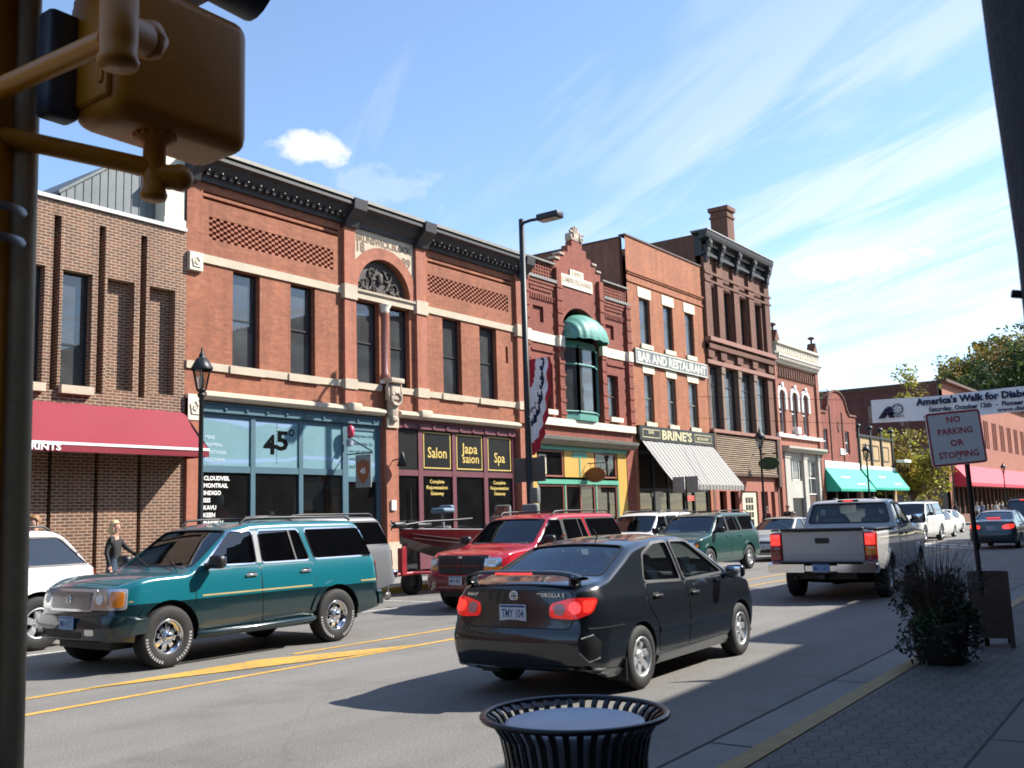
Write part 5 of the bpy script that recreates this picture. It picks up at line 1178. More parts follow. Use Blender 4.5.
    def cabin(s, x0, x1, zf=.42): V, F = s.sh.mesh(x0=x0, x1=x1, inset=.065, drop=.055, zb=zf, n=46); s.cav = mesh_from(V, F, 'cav')
    def arches(s, xs, zw, Ra, deep=.30):
        for x in xs:
            for sd in (-1, 1):
                n = 40; c = MB(); a = sd * (s.sh.hw - deep); b = sd * (s.sh.hw + .2)
                c.prism([(x + Ra * math.cos(2 * math.pi * i / n), zw + Ra * math.sin(2 * math.pi * i / n)) for i in range(n)], 'y', min(a, b), max(a, b)); s.cut.append(c)
    def glassp(s, name, poly, fr, depth=.30, gm='car_glass', trim='trim_black', tw=.025, r=.05, cutit=True, trim_off=.004):
        fr = FR[fr] if isinstance(fr, str) else fr; poly = rpoly(poly, r)
        if cutit:
            O, U, V_, D = [Vector(q) for q in fr]; c = MB(); hs = [s.hit(fr, *p)[0] for p in poly]; dmin = min((h - O).dot(D) for h in hs); dmax = max((h - O).dot(D) for h in hs); n = len(poly)
            fa = [O + U * p[0] + V_ * p[1] + D * (dmin - .12) for p in poly]; fb = [O + U * p[0] + V_ * p[1] + D * (dmax + depth) for p in poly]
            c.add(fa + fb, [tuple(range(n)), tuple(range(2 * n - 1, n - 1, -1))] + [(i, n + i, n + (i + 1) % n, (i + 1) % n) for i in range(n)]); s.cut.append(c)
        o = s.panel(name, poly, fr, gm, off=-.012, thick=0, step=.14)
        if trim: s.ringp('seal', poly, fr, trim, w=tw, off=trim_off, inner=-.004, parent=o)
        return o
    def finish(s):
        if s.cav is not None: boolean(s.body, s.cav)
        if s.cut:
            m = MB()
            for c in s.cut: m.add(c.v, c.f)
            boolean(s.body, mesh_from(m.v, m.f, 'cut'))
        me = s.body.data
        for p in me.polygons: p.use_smooth = True
        try: me.set_sharp_from_angle(angle=R(32))
        except Exception: pass
# vehicle materials
M['trim_black'] = plain('trim_black', (.012, .012, .013), .45, var=.2, bmp=0); M['rubber'] = plain('rubber', (.012, .012, .012), .75, var=.3, vs=8, bmp=.1)
def chrome(name, c=(.75, .76, .78), r=.08):
    m, nt, b = mk(name); b.inputs['Base Color'].default_value = (*c, 1); b.inputs['Metallic'].default_value = 1; b.inputs['Roughness'].default_value = r; return m
M['chrome'] = chrome('chrome'); M['bright_chrome'] = plain('bright_chrome', (.66, .67, .69), .14, .65, var=.05, bmp=0); M['alloy'] = plain('alloy', (.52, .53, .54), .3, .55, var=.08, bmp=0); M['dull_metal'] = chrome('dull_metal', (.30, .30, .31), .4)
M['car_glass'] = glass('car_glass', (.66, .72, .69), base=.035, boost=1.0); M['dark_glass'] = glass('dark_glass', (.20, .23, .23), base=.07, boost=1.2); M['lamp_glass'] = glass('lamp_glass', (.9, .9, .9), base=.05)
M['tail_red'] = plain('tail_red', (.46, .012, .014), .12, var=.2, vs=20, bmp=0, coat=1); M['tail_lit'] = glow('tail_lit', (1.0, .045, .03), .95, (.4, .01, .01)); M['amber'] = plain('amber', (.75, .24, .02), .15, var=.2, vs=16, bmp=0, coat=1); M['lamp_clear'] = chrome('lamp_clear', (.70, .70, .68), .2)
M['seat_grey'] = plain('seat_grey', (.17, .17, .175), .85, var=.15); M['seat_tan'] = plain('seat_tan', (.36, .30, .23), .8, var=.12); M['interior'] = plain('interior', (.09, .085, .08), .8, var=.2)
M['plate_white'] = plain('plate_white', (.55, .60, .66), .4, var=.05, bmp=0); M['plate_blue'] = plain('plate_blue', (.03, .07, .20), .4, var=.1, bmp=0)
def wheel(car, x, sd, y, r, w, rim_r, style, rim_mat, tyre='rubber', white_letters=False):
    """wheel hub at (x, sd*y, r); sd +1 left, -1 right"""
    p = MB(); o = lambda q: q * sd
    t = MB(); prof = [(rim_r - .01, -w * .5), (rim_r + .02, -w * .52), (r - .05, -w * .53), (r - .015, -w * .46), (r, -w * .36), (r, w * .36), (r - .015, w * .46), (r - .05, w * .53), (rim_r + .02, w * .52), (rim_r - .01, w * .46)]
    t.lathe([(a, sd * b) for a, b in prof], (x, sd * y, r), 'y', 36)
    for g_ in (-.18, 0, .18): t.lathe([(r + .0005, sd * (w * g_ - .006)), (r + .001, sd * (w * g_ + .006))], (x, sd * y, r), 'y', 36, m=0)
    out = w * .46
    p.lathe([(rim_r, -w * .45 * sd), (rim_r, out * sd), (rim_r - .018, (out + .008) * sd), (rim_r - .03, (out - .01) * sd), (rim_r - .035, -w * .2 * sd)], (x, sd * y, r), 'y', 36)
    hub = out - (.03 if style != 'deep' else .0)
    d = MB(); d.lathe([(rim_r - .03, sd * (out - .10)), (0, sd * (out - .11))], (x, sd * y, r), 'y', 28)
    C = Vector((x, sd * y, r))
    def spoke(a, w0, w1, r0, r1, y0, y1, th=.03):
        ca, sa = math.cos(a), math.sin(a); rad = Vector((ca, 0, sa)); tan = Vector((-sa, 0, ca)); Y = Vector((0, sd, 0)); vs = []
        for (rr, ww, yy) in ((r0, w0, y0), ((r0 + r1) / 2, (w0 + w1) / 2 * .92, (y0 + y1) / 2 + .006), (r1, w1, y1)):
            for (s1, dy) in ((-1, -th), (1, -th), (1, 0), (-1, 0)): vs.append(C + rad * rr + tan * (s1 * ww / 2 * (.8 if dy == 0 else 1)) + Y * (yy + dy))
        fs = [(q * 4 + k, q * 4 + (k + 1) % 4, q * 4 + 4 + (k + 1) % 4, q * 4 + 4 + k) for q in range(2) for k in range(4)]; p.add(vs, fs, 0, False)
    if style == 'six':
        for k in range(6): spoke(k * math.pi / 3 + .3, .085, .075, .045, rim_r - .025, hub, out - .015)
    elif style == 'five':
        for k in range(5): spoke(k * math.pi * .4 + .3, .10, .12, .04, rim_r - .025, hub, out - .015)
    elif style == 'five_twin':
        for k in range(5):
            for q in (-.16, .16): spoke(k * math.pi * .4 + q + .2, .05, .05, .05, rim_r - .025, hub, out - .015)
    elif style == 'deep':
        for k in range(8): spoke(k * math.pi / 4 + .2, .075, .085, .05, rim_r - .03, out - .045, out - .055)
        p.lathe([(rim_r - .03, sd * (out - .055)), (rim_r - .05, sd * (out - .05))], (x, sd * y, r), 'y', 28)
    elif style == 'steel':
        p.lathe([(rim_r - .035, sd * (out - .04)), (rim_r * .55, sd * (out - .005)), (rim_r * .3, sd * (out - .02)), (0, sd * (out - .02))], (x, sd * y, r), 'y', 24)
    p.lathe([(.075, sd * (hub - .03)), (.07, sd * (hub + .004)), (.03, sd * (hub + .012)), (0, sd * (hub + .013))] if style != 'deep' else [(.075, sd * (out - .07)), (.065, sd * (out + .01)), (.05, sd * (out + .03)), (0, sd * (out + .035))], (x, sd * y, r), 'y', 20)
    for k in range(5):
        a = k * math.pi * .4; p.lathe([(.012, sd * (hub - .02)), (.012, sd * (hub + .008)), (0, sd * (hub + .009))], (x + .052 * math.cos(a), sd * y, r + .052 * math.sin(a)), 'y', 6)
    wo = p.build('wheel', rim_mat, car.root, local=True); to = t.build('tyre', tyre, wo, local=True); d.build('brake_disc', 'trim_black', wo, local=True)
    if white_letters:
        lm = MB(); rr = (r + rim_r) / 2 + .012
        for k in range(22):
            a = k * .125 - 1.3 + (math.pi if k >= 11 else 0) + (.0 if k < 11 else -.2); lm.add([C + Vector((q * math.cos(a + e), sd * (w * .53 + .001), q * math.sin(a + e))) for q, e in ((rr - .018, 0), (rr + .018, 0), (rr + .018, .07), (rr - .018, .07))], [(0, 1, 2, 3)])
        lm.build('raised_lettering', plain('tyre_letter', (.30, .30, .29), .7), wo, local=True)
    return wo
def mirror(car, x, y, z, sd, mat, size=(.13, .22, .15), arm=True):
    m = MB(); rb = Vector((x, sd * (y + .14), z + .03)); m.rbox(rb, size, .05, 0, seg=3)
    if arm: m.tube([(x + .02, sd * (y - .03), z - .03), (x + .01, sd * (y + .08), z)], [.045, .035], n=6)
    o = m.build('side_mirror', mat, car.root, local=True); g = MB(); g.rbox((x - size[0] / 2 - .002, rb.y, rb.z), (.006, size[1] * .8, size[2] * .75), .003); g.build('mirror_glass', 'chrome', o, local=True)
def plate(car, x, z, text, front, y=0, mat='plate_white', tilt=0, tmat='plate_blue', band=True):
    sg = 1 if front else -1; m = MB(); m.rbox((x, y, z), (.012, .305, .155), .005); o = m.build('licence_plate', mat, car.root, local=True)
    t = MB(); X = x + sg * .0075; txt(t, text, (X, y, z - .042), .075, U=(0, sg, 0), w=.25, bold=.02)
    if band: t.add([(X, y - .14, z + .05), (X, y + .14, z + .05), (X, y + .14, z + .07), (X, y - .14, z + .07)], [(0, 1, 2, 3)])
    t.build('plate_lettering', tmat, o, local=True)
def seats(car, xs, zs, w=.50, ys=(-.37, .37), mat='seat_grey', back=.62, bench=None):
    for x in xs:
        for y in ys:
            m = MB(); m.rbox((x, y, zs), (.52, w, .16), .06, seg=3); m.rbox((x - .27, y, zs + back * .52), (.14, w * .94, back), .06, 0, Matrix.Rotation(R(-14), 3, 'Y'), seg=3); m.rbox((x - .40, y, zs + back + .11), (.09, .26, .17), .04, seg=3)
            for q in (-.06, .06): m.tube([(x - .37, y + q, zs + back - .02), (x - .40, y + q, zs + back + .08)], .008, n=5)
            m.build('seat', mat, car.root, local=True)
    if bench:
        x, z = bench; m = MB(); m.rbox((x, 0, z), (.5, 1.25, .15), .05, seg=3); m.rbox((x - .28, 0, z + .32), (.14, 1.25, .6), .05, 0, Matrix.Rotation(R(-14), 3, 'Y'), seg=3)
        for y in (-.4, .4): m.rbox((x - .38, y, z + .68), (.09, .26, .14), .04, seg=3)
        m.build('rear_seat', mat, car.root, local=True)
def dash(car, x, z, hw, wheel_y=.37):
    m = MB(); m.rbox((x, 0, z), (.34, hw * 2, .26), .08, seg=3); m.rbox((x - .16, wheel_y, z + .08), (.2, .36, .14), .05, seg=3); m.build('dashboard', 'interior', car.root, local=True)
    w = MB(); c = Vector((x - .36, wheel_y, z + .02)); ax = Vector((-.9, 0, .42)).normalized(); u = Vector((0, 1, 0)); v = ax.cross(u); pts = [c + (u * math.cos(t) + v * math.sin(t)) * .185 for t in [i * 2 * math.pi / 20 for i in range(21)]]
    w.tube(pts, .014, n=6, caps=False); w.tube([pts[0], pts[10]], .016, n=6); w.tube([c, c - ax * .2], .03, n=6); w.tube([c, pts[15]], .014, n=5); w.build('steering_wheel', 'trim_black', car.root, local=True)
def doors(car, polys, mat, handles=None, hmat=None, hz=.0):
    for sd in 'LR':
        for i, poly in enumerate(polys):
            pr = rpoly(poly, .04); o = car.panel('door', pr, sd, mat, off=.005, thick=.010, step=.07); car.ringp('door_gap', pr, sd, 'trim_black', w=.010, off=.0012, inner=-.004, parent=o)
            if handles:
                hx, hz_ = handles[i]; h = car.hit(FR[sd], hx, hz_); yy = h[0].y; sg = 1 if sd == 'L' else -1
                hm = MB(); hm.rbox((hx, yy + sg * .022, hz_), (.19, .022, .032), .01); hm.rbox((hx + .07, yy + sg * .012, hz_), (.03, .03, .03), .008); hm.rbox((hx - .07, yy + sg * .012, hz_), (.03, .03, .03), .008); hm.build('handle', hmat or mat, o, local=True)
                car.panel('handle_recess', rpoly([(hx - .09, hz_ - .035), (hx + .06, hz_ - .035), (hx + .06, hz_ + .035), (hx - .09, hz_ + .035)], .03), sd, 'trim_black', off=.0065, thick=.002, parent=o) if hmat else None
def vehicle(name, label, cat, X, Y, heading, group=None): return thing(name, label, cat, (X, Y, 0), R(heading), group)
def boxp(u0, u1, v0, v1): return [(u0, v0), (u1, v0), (u1, v1), (u0, v1)]
def mirror_u(p): return [(-u, v) for u, v in p]

def sedan(root, col, tails='tail_red', res=90, detail=True, rim='six', gm='car_glass', corolla=False, lip='trim_black'):
    """compact four-door saloon, origin under the middle of the wheelbase, nose to +x"""
    sh = Shape(-2.36, 2.14, .85, [(-2.36, .30), (-1.9, .20), (1.7, .20), (2.14, .24)],
        [(-2.4, 1.03), (-2.28, 1.075), (-1.80, 1.115), (-1.72, 1.13), (-1.05, 1.395), (-.75, 1.445), (-.25, 1.475), (.15, 1.47), (.42, 1.425), (1.16, 1.045), (1.25, 1.00), (1.75, .90), (2.02, .80), (2.16, .66)],
        [(.15, .12), (.24, .055), (.36, .02), (.55, .0), (.72, .005), (.86, .03), (.94, .055), (1.0, .095), (1.20, .165), (1.36, .235), (1.5, .31)],
        nose=[(.2, .10), (.3, .03), (.45, 0), (.58, .02), (.68, .09), (.80, .22)], tail=[(.2, .16), (.28, .06), (.40, .01), (.52, 0), (.62, .01), (.66, .05), (.80, .06), (1.02, .10), (1.1, .14)],
        Rf=.55, Rr=.40, bf=.16, br=.10, r_hood=.055, r_roof=.085, belt=1.02, cf=.30, cr=.16)
    c = Car(sh, root, [col, 'trim_black'], res)
    c.cabin(-1.70, 1.10); c.arches((-1.30, 1.30), .305, .345)
    fw = [(-.10, .985), (.95, 1.0), (.30, 1.375), (-.10, 1.385)]; rw = [(-1.03, 1.02), (-.20, .985), (-.20, 1.385), (-.52, 1.375), (-.86, 1.27)]
    for sd in 'LR': c.glassp('side_window', fw, sd, gm=gm); c.glassp('side_window', rw, sd, gm=gm)
    fr, L = slantframe((1.15, 1.05), (.42, 1.43)); c.glassp('windscreen', [(-.66, .02), (.66, .02), (.55, L - .03), (-.55, L - .03)], fr, gm='car_glass', r=.08)
    fr, L = slantframe((-1.74, 1.125), (-1.02, 1.41)); c.glassp('rear_window', [(-.62, .03), (.62, .03), (.53, L - .02), (-.53, L - .02)], fr, gm=gm, r=.08)
    c.finish()
    for x in (-1.30, 1.30):
        for sd in (-1, 1): wheel(c, x, sd, .745, .305, .19, .20, rim, 'alloy')
    doors(c, [[(-.16, .30), (.98, .30), (1.06, .55), (1.02, .95), (-.13, .96)], [(-.19, .30), (-.16, .96), (-1.04, .99), (-1.12, .82), (-.93, .60), (-.88, .32)]], col, [(.02, .83), (-.88, .86)], 'trim_black' if corolla else None)
    for sd in 'LR':
        c.strip('side_moulding', [(-.90, .53), (1.0, .52)], sd, col, .045, .012, .004)
        c.ringp('arch_lip', [(1.30 + .345 * math.cos(a), .305 + .345 * math.sin(a)) for a in [i * math.pi / 12 for i in range(-1, 14)]][::-1], sd, col, .03, .012) if False else None
    for sg in (1, -1):
        fr = yawframe(38, sg); cu = Vector((2.02, sg * .62, 0)).dot(Vector(fr[1])); c.panel('headlight', rpoly([(cu + sg * u, v) for u, v in [(-.25, .60), (.24, .62), (.33, .74), (-.10, .77)]], .05), fr, 'lamp_clear', .006, .01)
    c.panel('grille', rpoly(boxp(-.36, .36, .60, .70), .03), 'F', 'trim_black', .004, .01); c.panel('lower_grille', rpoly(boxp(-.5, .5, .30, .42), .04), 'F', 'trim_black', .004, .01)
    tl = [(-.20, .76), (-.19, .885), (.02, .94), (.26, .93), (.20, .80), (.03, .745)]
    for sg in (1, -1):
        fr = yawframe(32, sg, back=True)
        cu = Vector((-2.27, sg * .62, 0)).dot(Vector(fr[1])); cc_ = lambda q: [(cu + sg * u, v) for u, v in q]
        p = cc_(tl); o = c.panel('tail_light', rpoly(p, .05), fr, 'tail_glow' if corolla else tails, .010, .02)
        if corolla:
            for (du, cv, rr, mt) in ((-.10, .835, .055, 'tail_white'), (.04, .850, .055, 'tail_lit')):
                q = cc_([(du + rr * math.cos(a), cv + rr * math.sin(a)) for a in [i * math.pi / 8 for i in range(16)]]); c.panel('lamp_disc', q, fr, M[mt], .016, .008, parent=o)
            q = cc_([(.11, .80), (.18, .81), (.235, .915), (.11, .915)]); c.panel('lamp_disc', rpoly(q, .03), fr, 'tail_lit', .016, .008, parent=o)
    mirror(c, .80, .86, .98, 1, col); mirror(c, .80, .86, .98, -1, col)
    plate(c, sh.xr + .055, .80, 'TMY 104', False); 
    seats(c, (.05,), .44, ys=(-.36, .36)); seats(c, (), 0, bench=(-.85, .45)); dash(c, .92, .86, .64)
    if corolla:
        # rear wing, high brake lamp, skirts, mud guard, antenna, badges, torn bumper corner
        w = MB(); n = 20
        for i in range(n):
            ys = [-.66 + 1.32 * k / n for k in (i, i + 1)]; q = []
            for y in ys:
                e = (abs(y) / .66) ** 6; z = 1.165 - .06 * e; x = -2.26 + .05 * (y / .66) ** 2 
                q.append([(x, y, z - .012), (x - .01, y, z + .006), (x + .10, y, z + .022), (x + .22, y, z + .004), (x + .20, y, z - .012)])
            w.add(q[0] + q[1], [(k, (k + 1) % 5, 5 + (k + 1) % 5, 5 + k) for k in range(5)], 0, True)
        for y in (-.60, .60): w.rbox((-2.14, y, 1.09), (.18, .05, .10), .02)
        wo = w.build('rear_wing', col, root, local=True)
        b = MB(); b.rbox((-2.275, 0, 1.160), (.02, .42, .020), .006); b.build('brake_light', 'tail_lit', root, local=True)
        for sd in 'LR':
            sg = 1 if sd == 'L' else -1; k = MB(); c.panel('side_skirt', [(-.90, .17), (.92, .15), (.92, .26), (.86, .30), (-.90, .28)], sd, 'skirt_grey', .022, .05); c.panel('rear_skirt', [(-2.2, .19), (-1.66, .17), (-1.66, .26), (-2.25, .31)], sd, 'skirt_grey', .02, .05); c.panel('front_skirt', [(1.68, .16), (2.0, .17), (2.0, .28), (1.68, .28)], sd, 'skirt_grey', .02, .05)
            fl = MB(); fl.box(-1.655, -1.63, sg * .62, sg * .84, .13, .34); fl.build('mud_flap', 'trim_black', root, local=True)
        c.panel('rear_skirt', rpoly([(-.72, .20), (.72, .20), (.76, .33), (-.76, .33)], .03), 'B', col, .015, .03)
        c.panel('plate_recess', rpoly([(-.42, .70), (.42, .70), (.38, .91), (-.38, .91)], .05), 'B', col, -.006, .0) if False else None
        c.panel('trunk_lid', rpoly([(-.60, .665), (.60, .665), (.64, .80), (.60, 1.0), (-.60, 1.0), (-.64, .80)], .05), 'B', col, .006, .012)
        gp = [(-.60, .665), (.60, .665), (.64, .80), (.60, 1.0), (-.60, 1.0), (-.64, .80)]; c.ringp('trunk_gap', rpoly(gp, .05), 'B', 'trim_black', .010, .0015)
        bd = MB(); fr = FR['B']; h = c.hit(fr, 0, .955)[0]; bd.lathe([(.05, 0), (.05, -.008), (.037, -.008), (.037, 0)], (h.x - .004, 0, .955), 'x', 18)
        for (ry, rz) in ((.018, .036), (.045, .014)): bd.tube([(h.x - .009, ry * math.cos(t), .955 + rz * math.sin(t)) for t in [i * 2 * math.pi / 16 for i in range(17)]], .005, n=5, caps=False)
        bd.build('emblem', 'chrome', root, local=True)
        bt = MB(); h = c.hit(fr, -.42, .965)[0]; txt(bt, 'COROLLA S', (h.x - .020, -.40, .948), .035, U=(0, -1, 0), w=.30, bold=.02); h = c.hit(fr, .55, .965)[0]; txt(bt, 'MAX', (h.x - .020, .50, .948), .03, U=(0, -1, 0), w=.13, bold=.02); bt.build('badge_lettering', 'chrome', root, local=True)
        for sd in 'LR': c.strip('bumper_gap', [(-2.20, .665), (-1.66, .655)], sd, 'trim_black', .012, .006, .006)
        an = MB(); an.tube([(-.62, 0, 1.46), (-.72, 0, 1.56)], [.012, .004], n=6); an.build('antenna', 'trim_black', root, local=True)
        # torn right rear bumper corner
        fr = yawframe(50, -1, back=True); cu = Vector((-2.20, -.76, 0)).dot(Vector(fr[1])); hole = [(cu - u, v) for u, v in [(-.10, .46), (-.01, .37), (.11, .40), (.13, .54), (.04, .61), (-.08, .58)]]
        o = c.panel('bumper_tear', rpoly(hole, .03), fr, 'black', .008, .006); o['label'] = 'dark hole torn in the right rear bumper corner'; c.strip('torn_edge', [hole[2], hole[1], (hole[1][0] - .02, hole[1][1])][:2] + [hole[0]], fr, 'scratch', .012, .014, .004, parent=o); c.strip('torn_edge', [hole[4], hole[5]], fr, 'scratch', .010, .014, .004, parent=o)
        # sale paper hanging in the passenger window
        pp = MB(); hs = c.hit(FR['R'], .25, 1.10)[0]; pp.add([(.12, hs.y + .05, 1.02), (.34, hs.y + .05, 1.02), (.33, hs.y + .075, 1.20), (.11, hs.y + .075, 1.20)], [(0, 1, 2, 3)]); pp.build('window_sticker', plain('paper_green', (.55, .66, .58), .7), root, local=True)
    return c
M['trim_red'] = plain('trim_red', (.12, .01, .014), .35); M['tail_dim'] = plain('tail_dim', (.16, .012, .014), .2, var=.2, coat=1)
M['tail_white'] = plain('tail_white', (.62, .26, .24), .15, var=.1, bmp=0, coat=1); M['tail_glow'] = glow('tail_glow', (1.0, .025, .02), .30, (.35, .008, .008)); M['skirt_grey'] = paint('skirt_grey', (.075, .085, .09), .1); M['scratch'] = plain('scratch', (.42, .43, .42), .5, var=.2)

def suv(root, col, H=1.78, L=(-2.45, 2.3), hw=.90, WB=2.83, wr=.37, belt=1.15, lower=None, rim='five', rimmat='alloy', gm='dark_glass', front='suv', hood=1.10, ws=(1.02, .38), dslope=(.10, .42), tails='tail_red', rails=True, res=90, letters=False, cabin_seats=True, seat='seat_tan', board=False, tailz=(.80, 1.12), nose_r=.40, bumper=None, chrome_trim=False, tail_flat=.0, rear_lean=None):
    xr, xf = L; h = H - .04; rl = rear_lean or (.06, .34)
    sh = Shape(xr, xf, hw, [(xr, .44), (xr + .5, .36), (-.9, .30), (1.0, .30), (xf - .5, .34), (xf, .38)],
        [(xr - .05, belt - .02), (xr + rl[0], belt + .05), (xr + rl[1], h - .06), (xr + rl[1] + .16, h - .01), (-.6, h), (.0, h - .01), (ws[1], h - .09), (ws[0], belt + .03), (ws[0] + .10, belt - .02), (xf - .65, hood - .01), (xf - .25, hood - .05), (xf - .07, hood - .09), (xf + .04, hood - .15)],
        [(.25, .10), (.34, .04), (.48, .015), (.70, .0), (.95, .012), (belt - .06, .03), (belt, .055), (belt + .05, .075), (H - .25, .165), (H, .24)],
        nose=[(.3, .05), (.45, 0), (.62, .0), (.68, .05), (.90, .07), (1.1, .16)], tail=[(.3, .08), (.45, 0), (.60, 0), (.64, .06), (1.1, .09), (belt, .10)],
        Rf=nose_r, Rr=.20, bf=.11, br=.04, r_hood=.055, r_roof=.075, belt=belt + .02, crown=.022, cf=.20, cr=.09)
    c = Car(sh, root, [col, 'trim_black'], res); hwB = WB / 2
    c.cabin(xr + .18, ws[0] - .06, .50); c.arches((-hwB, hwB), wr, wr + .075)
    wt = h - .135; wb = belt + .035; b0 = .02
    fwin = [(b0, wb), (ws[0] - .16, wb + .01), (ws[1] + .0, wt), (b0, wt)]; rwin = [(-.93, wb), (b0 - .11, wb), (b0 - .11, wt), (-.80, wt)]
    qwin = [(xr + dslope[0] + .10, wb + .01), (-1.04, wb + .01), (-.93, wt), (xr + dslope[1], wt)]
    for sd in 'LR':
        c.glassp('side_window', fwin, sd, gm='car_glass', trim='chrome' if chrome_trim else 'trim_black', tw=.016 if chrome_trim else .025); o = c.glassp('side_window', rwin, sd, gm=gm, trim='chrome' if chrome_trim else 'trim_black', tw=.016 if chrome_trim else .025); c.glassp('quarter_window', qwin, sd, gm=gm, trim='chrome' if chrome_trim else 'trim_black', tw=.016 if chrome_trim else .025)
        c.strip('divider', [(-.70, wb), (-.63, wt)], sd, 'trim_black', .03, .002, .02, parent=o)
        c.panel('door_pillar', [(b0 - .10, wb), (b0 - .01, wb), (b0 - .01, wt), (b0 - .10, wt)], sd, 'trim_black' if not chrome_trim else 'pillar_grey', .003, .004)
    fr, Ls = slantframe((ws[0], belt + .04), (ws[1], h - .09)); c.glassp('windscreen', [(-hw + .17, .03), (hw - .17, .03), (hw - .26, Ls - .03), (-hw + .26, Ls - .03)], fr, gm='car_glass', r=.08)
    fr, Ls = slantframe((xr + rl[0] + .02, belt + .06), (xr + rl[1] - .02, h - .08)); c.glassp('rear_window', [(-hw + .20, .03), (hw - .20, .03), (hw - .27, Ls - .03), (-hw + .27, Ls - .03)], fr, gm=gm, r=.06)
    c.finish()
    for x in (-hwB, hwB):
        for sd in (-1, 1): wheel(c, x, sd, hw - .115, wr, .23, wr * .58, rim, rimmat, white_letters=letters)
    zt = belt - .005; ah = hwB - wr - .11
    doors(c, [[(b0 - .06, .40), (ah + .02, .40), (ah + .09, .62), (ws[0] + .0, .86), (ws[0] - .04, zt - .02), (b0 - .04, zt)], [(b0 - .08, .40), (b0 - .06, zt), (-.98, zt), (-1.02, .90), (-ah + .02, .64), (-ah + .06, .40)]], col, [(b0 + .12, belt - .115), (-.82, belt - .115)], 'chrome' if chrome_trim else None)
    for sd in 'LR':
        for x in (-hwB, hwB):      # raised arch lips
            pts = [(x + (wr + .105) * math.cos(a), wr + (wr + .105) * math.sin(a)) for a in [math.pi * i / 14 for i in range(1, 14)]]; c.strip('arch_flare', pts, sd, lower or col, .07, .022, .01)
    hp = rpoly([(ws[0] + .14, -hw + .17), (xf - .24, -hw + .22), (xf - .24, hw - .22), (ws[0] + .14, hw - .17)], .08); ho = c.panel('bonnet', hp, 'T', col, .005, .010); c.ringp('bonnet_gap', hp, 'T', 'trim_black', .010, .0012, parent=ho)
    c.panel('tailgate', rpoly(boxp(-hw + .22, hw - .22, .66, belt + .0), .04), 'B', col, .006, .012); c.ringp('tailgate_gap', rpoly(boxp(-hw + .22, hw - .22, .66, belt), .04), 'B', 'trim_black', .010, .0015)
    tz0, tz1 = tailz
    for sg in (1, -1):
        fr = yawframe(40, sg, back=True); p = [(sg * (hw * .766 - .16 + tail_flat), tz0), (sg * (hw * .766 + .10), tz0), (sg * (hw * .766 + .10), tz1), (sg * (hw * .766 - .14 + tail_flat), tz1)]
        # placed at the body's rear corner seen squarely in the yawed frame
        U = Vector(fr[1]); cu = Vector((xr + .06, sg * (hw - .09), 0)).dot(U); p = [(cu - sg * .07, tz0), (cu + sg * .085, tz0), (cu + sg * .085, tz1), (cu - sg * .07, tz1)]
        o = c.panel('tail_light', rpoly(p, .03), fr, tails, .012, .03); c.panel('indicator', rpoly([(p[0][0] + sg * .02, tz1 - .10), (p[1][0] - sg * .02, tz1 - .10), (p[1][0] - sg * .02, tz1 - .02), (p[0][0] + sg * .02, tz1 - .02)], .02), fr, 'amber', .015, .004, parent=o)
    mirror(c, ws[0] - .22, hw - .02, belt + .06, 1, 'trim_black', (.13, .24, .17)); mirror(c, ws[0] - .22, hw - .02, belt + .06, -1, 'trim_black', (.13, .24, .17))
    if rails:
        rl_ = MB()
        for sg in (1, -1):
            y = sg * (hw - .27); rl_.tube([(xr + rl[1] + .15, y, h - .02), (xr + rl[1] + .25, y, h + .035), (-.3, y, h + .042), (.05, y, h + .03), (.14, y, h - .03)], .018, n=6)
        for x in (xr + .9, -.5): rl_.tube([(x, -hw + .27, h + .036), (x, hw - .27, h + .036)], .014, n=6)
        rl_.build('roof_rack', 'trim_black', root, local=True)
    if board:
        b = MB()
        for sg in (1, -1): b.tube([(ah + .05, sg * (hw - .02), .36), (ah - .08, sg * (hw + .07), .36), (-ah + .08, sg * (hw + .07), .38), (-ah - .05, sg * (hw - .02), .38)], .042, n=8)
        b.build('running_board', bumper or col, root, local=True)
    if cabin_seats: seats(c, (.02,), .72, mat=seat, ys=(-.38, .38)); seats(c, (), 0, bench=(-.95, .72), mat=seat); dash(c, ws[0] - .14, belt - .08, hw - .2)
    un = MB(); un.box(xr + .25, xf - .25, -hw + .35, hw - .35, .26, .42); un.build('underbody', 'black', root, local=True)
    return c
M['gold_stripe'] = plain('gold_stripe', (.42, .33, .14), .4); M['plate_sky'] = plain('plate_sky', (.22, .36, .55), .4, var=.1, bmp=0)
M['pillar_grey'] = plain('pillar_grey', (.22, .23, .23), .4)
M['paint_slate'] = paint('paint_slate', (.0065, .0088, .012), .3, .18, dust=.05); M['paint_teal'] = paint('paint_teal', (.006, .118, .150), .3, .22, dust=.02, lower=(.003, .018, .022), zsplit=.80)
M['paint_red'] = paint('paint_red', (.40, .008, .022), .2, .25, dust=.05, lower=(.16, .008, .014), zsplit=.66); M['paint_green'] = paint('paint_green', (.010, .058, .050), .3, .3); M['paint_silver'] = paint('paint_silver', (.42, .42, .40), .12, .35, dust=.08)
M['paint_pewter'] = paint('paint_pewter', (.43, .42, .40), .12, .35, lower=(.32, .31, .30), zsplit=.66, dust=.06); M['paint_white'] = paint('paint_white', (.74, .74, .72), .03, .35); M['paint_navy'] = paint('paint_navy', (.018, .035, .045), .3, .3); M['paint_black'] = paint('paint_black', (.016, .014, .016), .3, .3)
M['paint_beige'] = paint('paint_beige', (.50, .47, .41), .1, .35, dust=.08)

# ---- dark compact saloon, foreground
r_ = vehicle('saloon_car', 'dark slate compact saloon with rear wing and a torn rear bumper corner', 'car', 10.12, 5.80, 2.0)
corolla = sedan(r_, 'paint_slate', corolla=True, res=120)
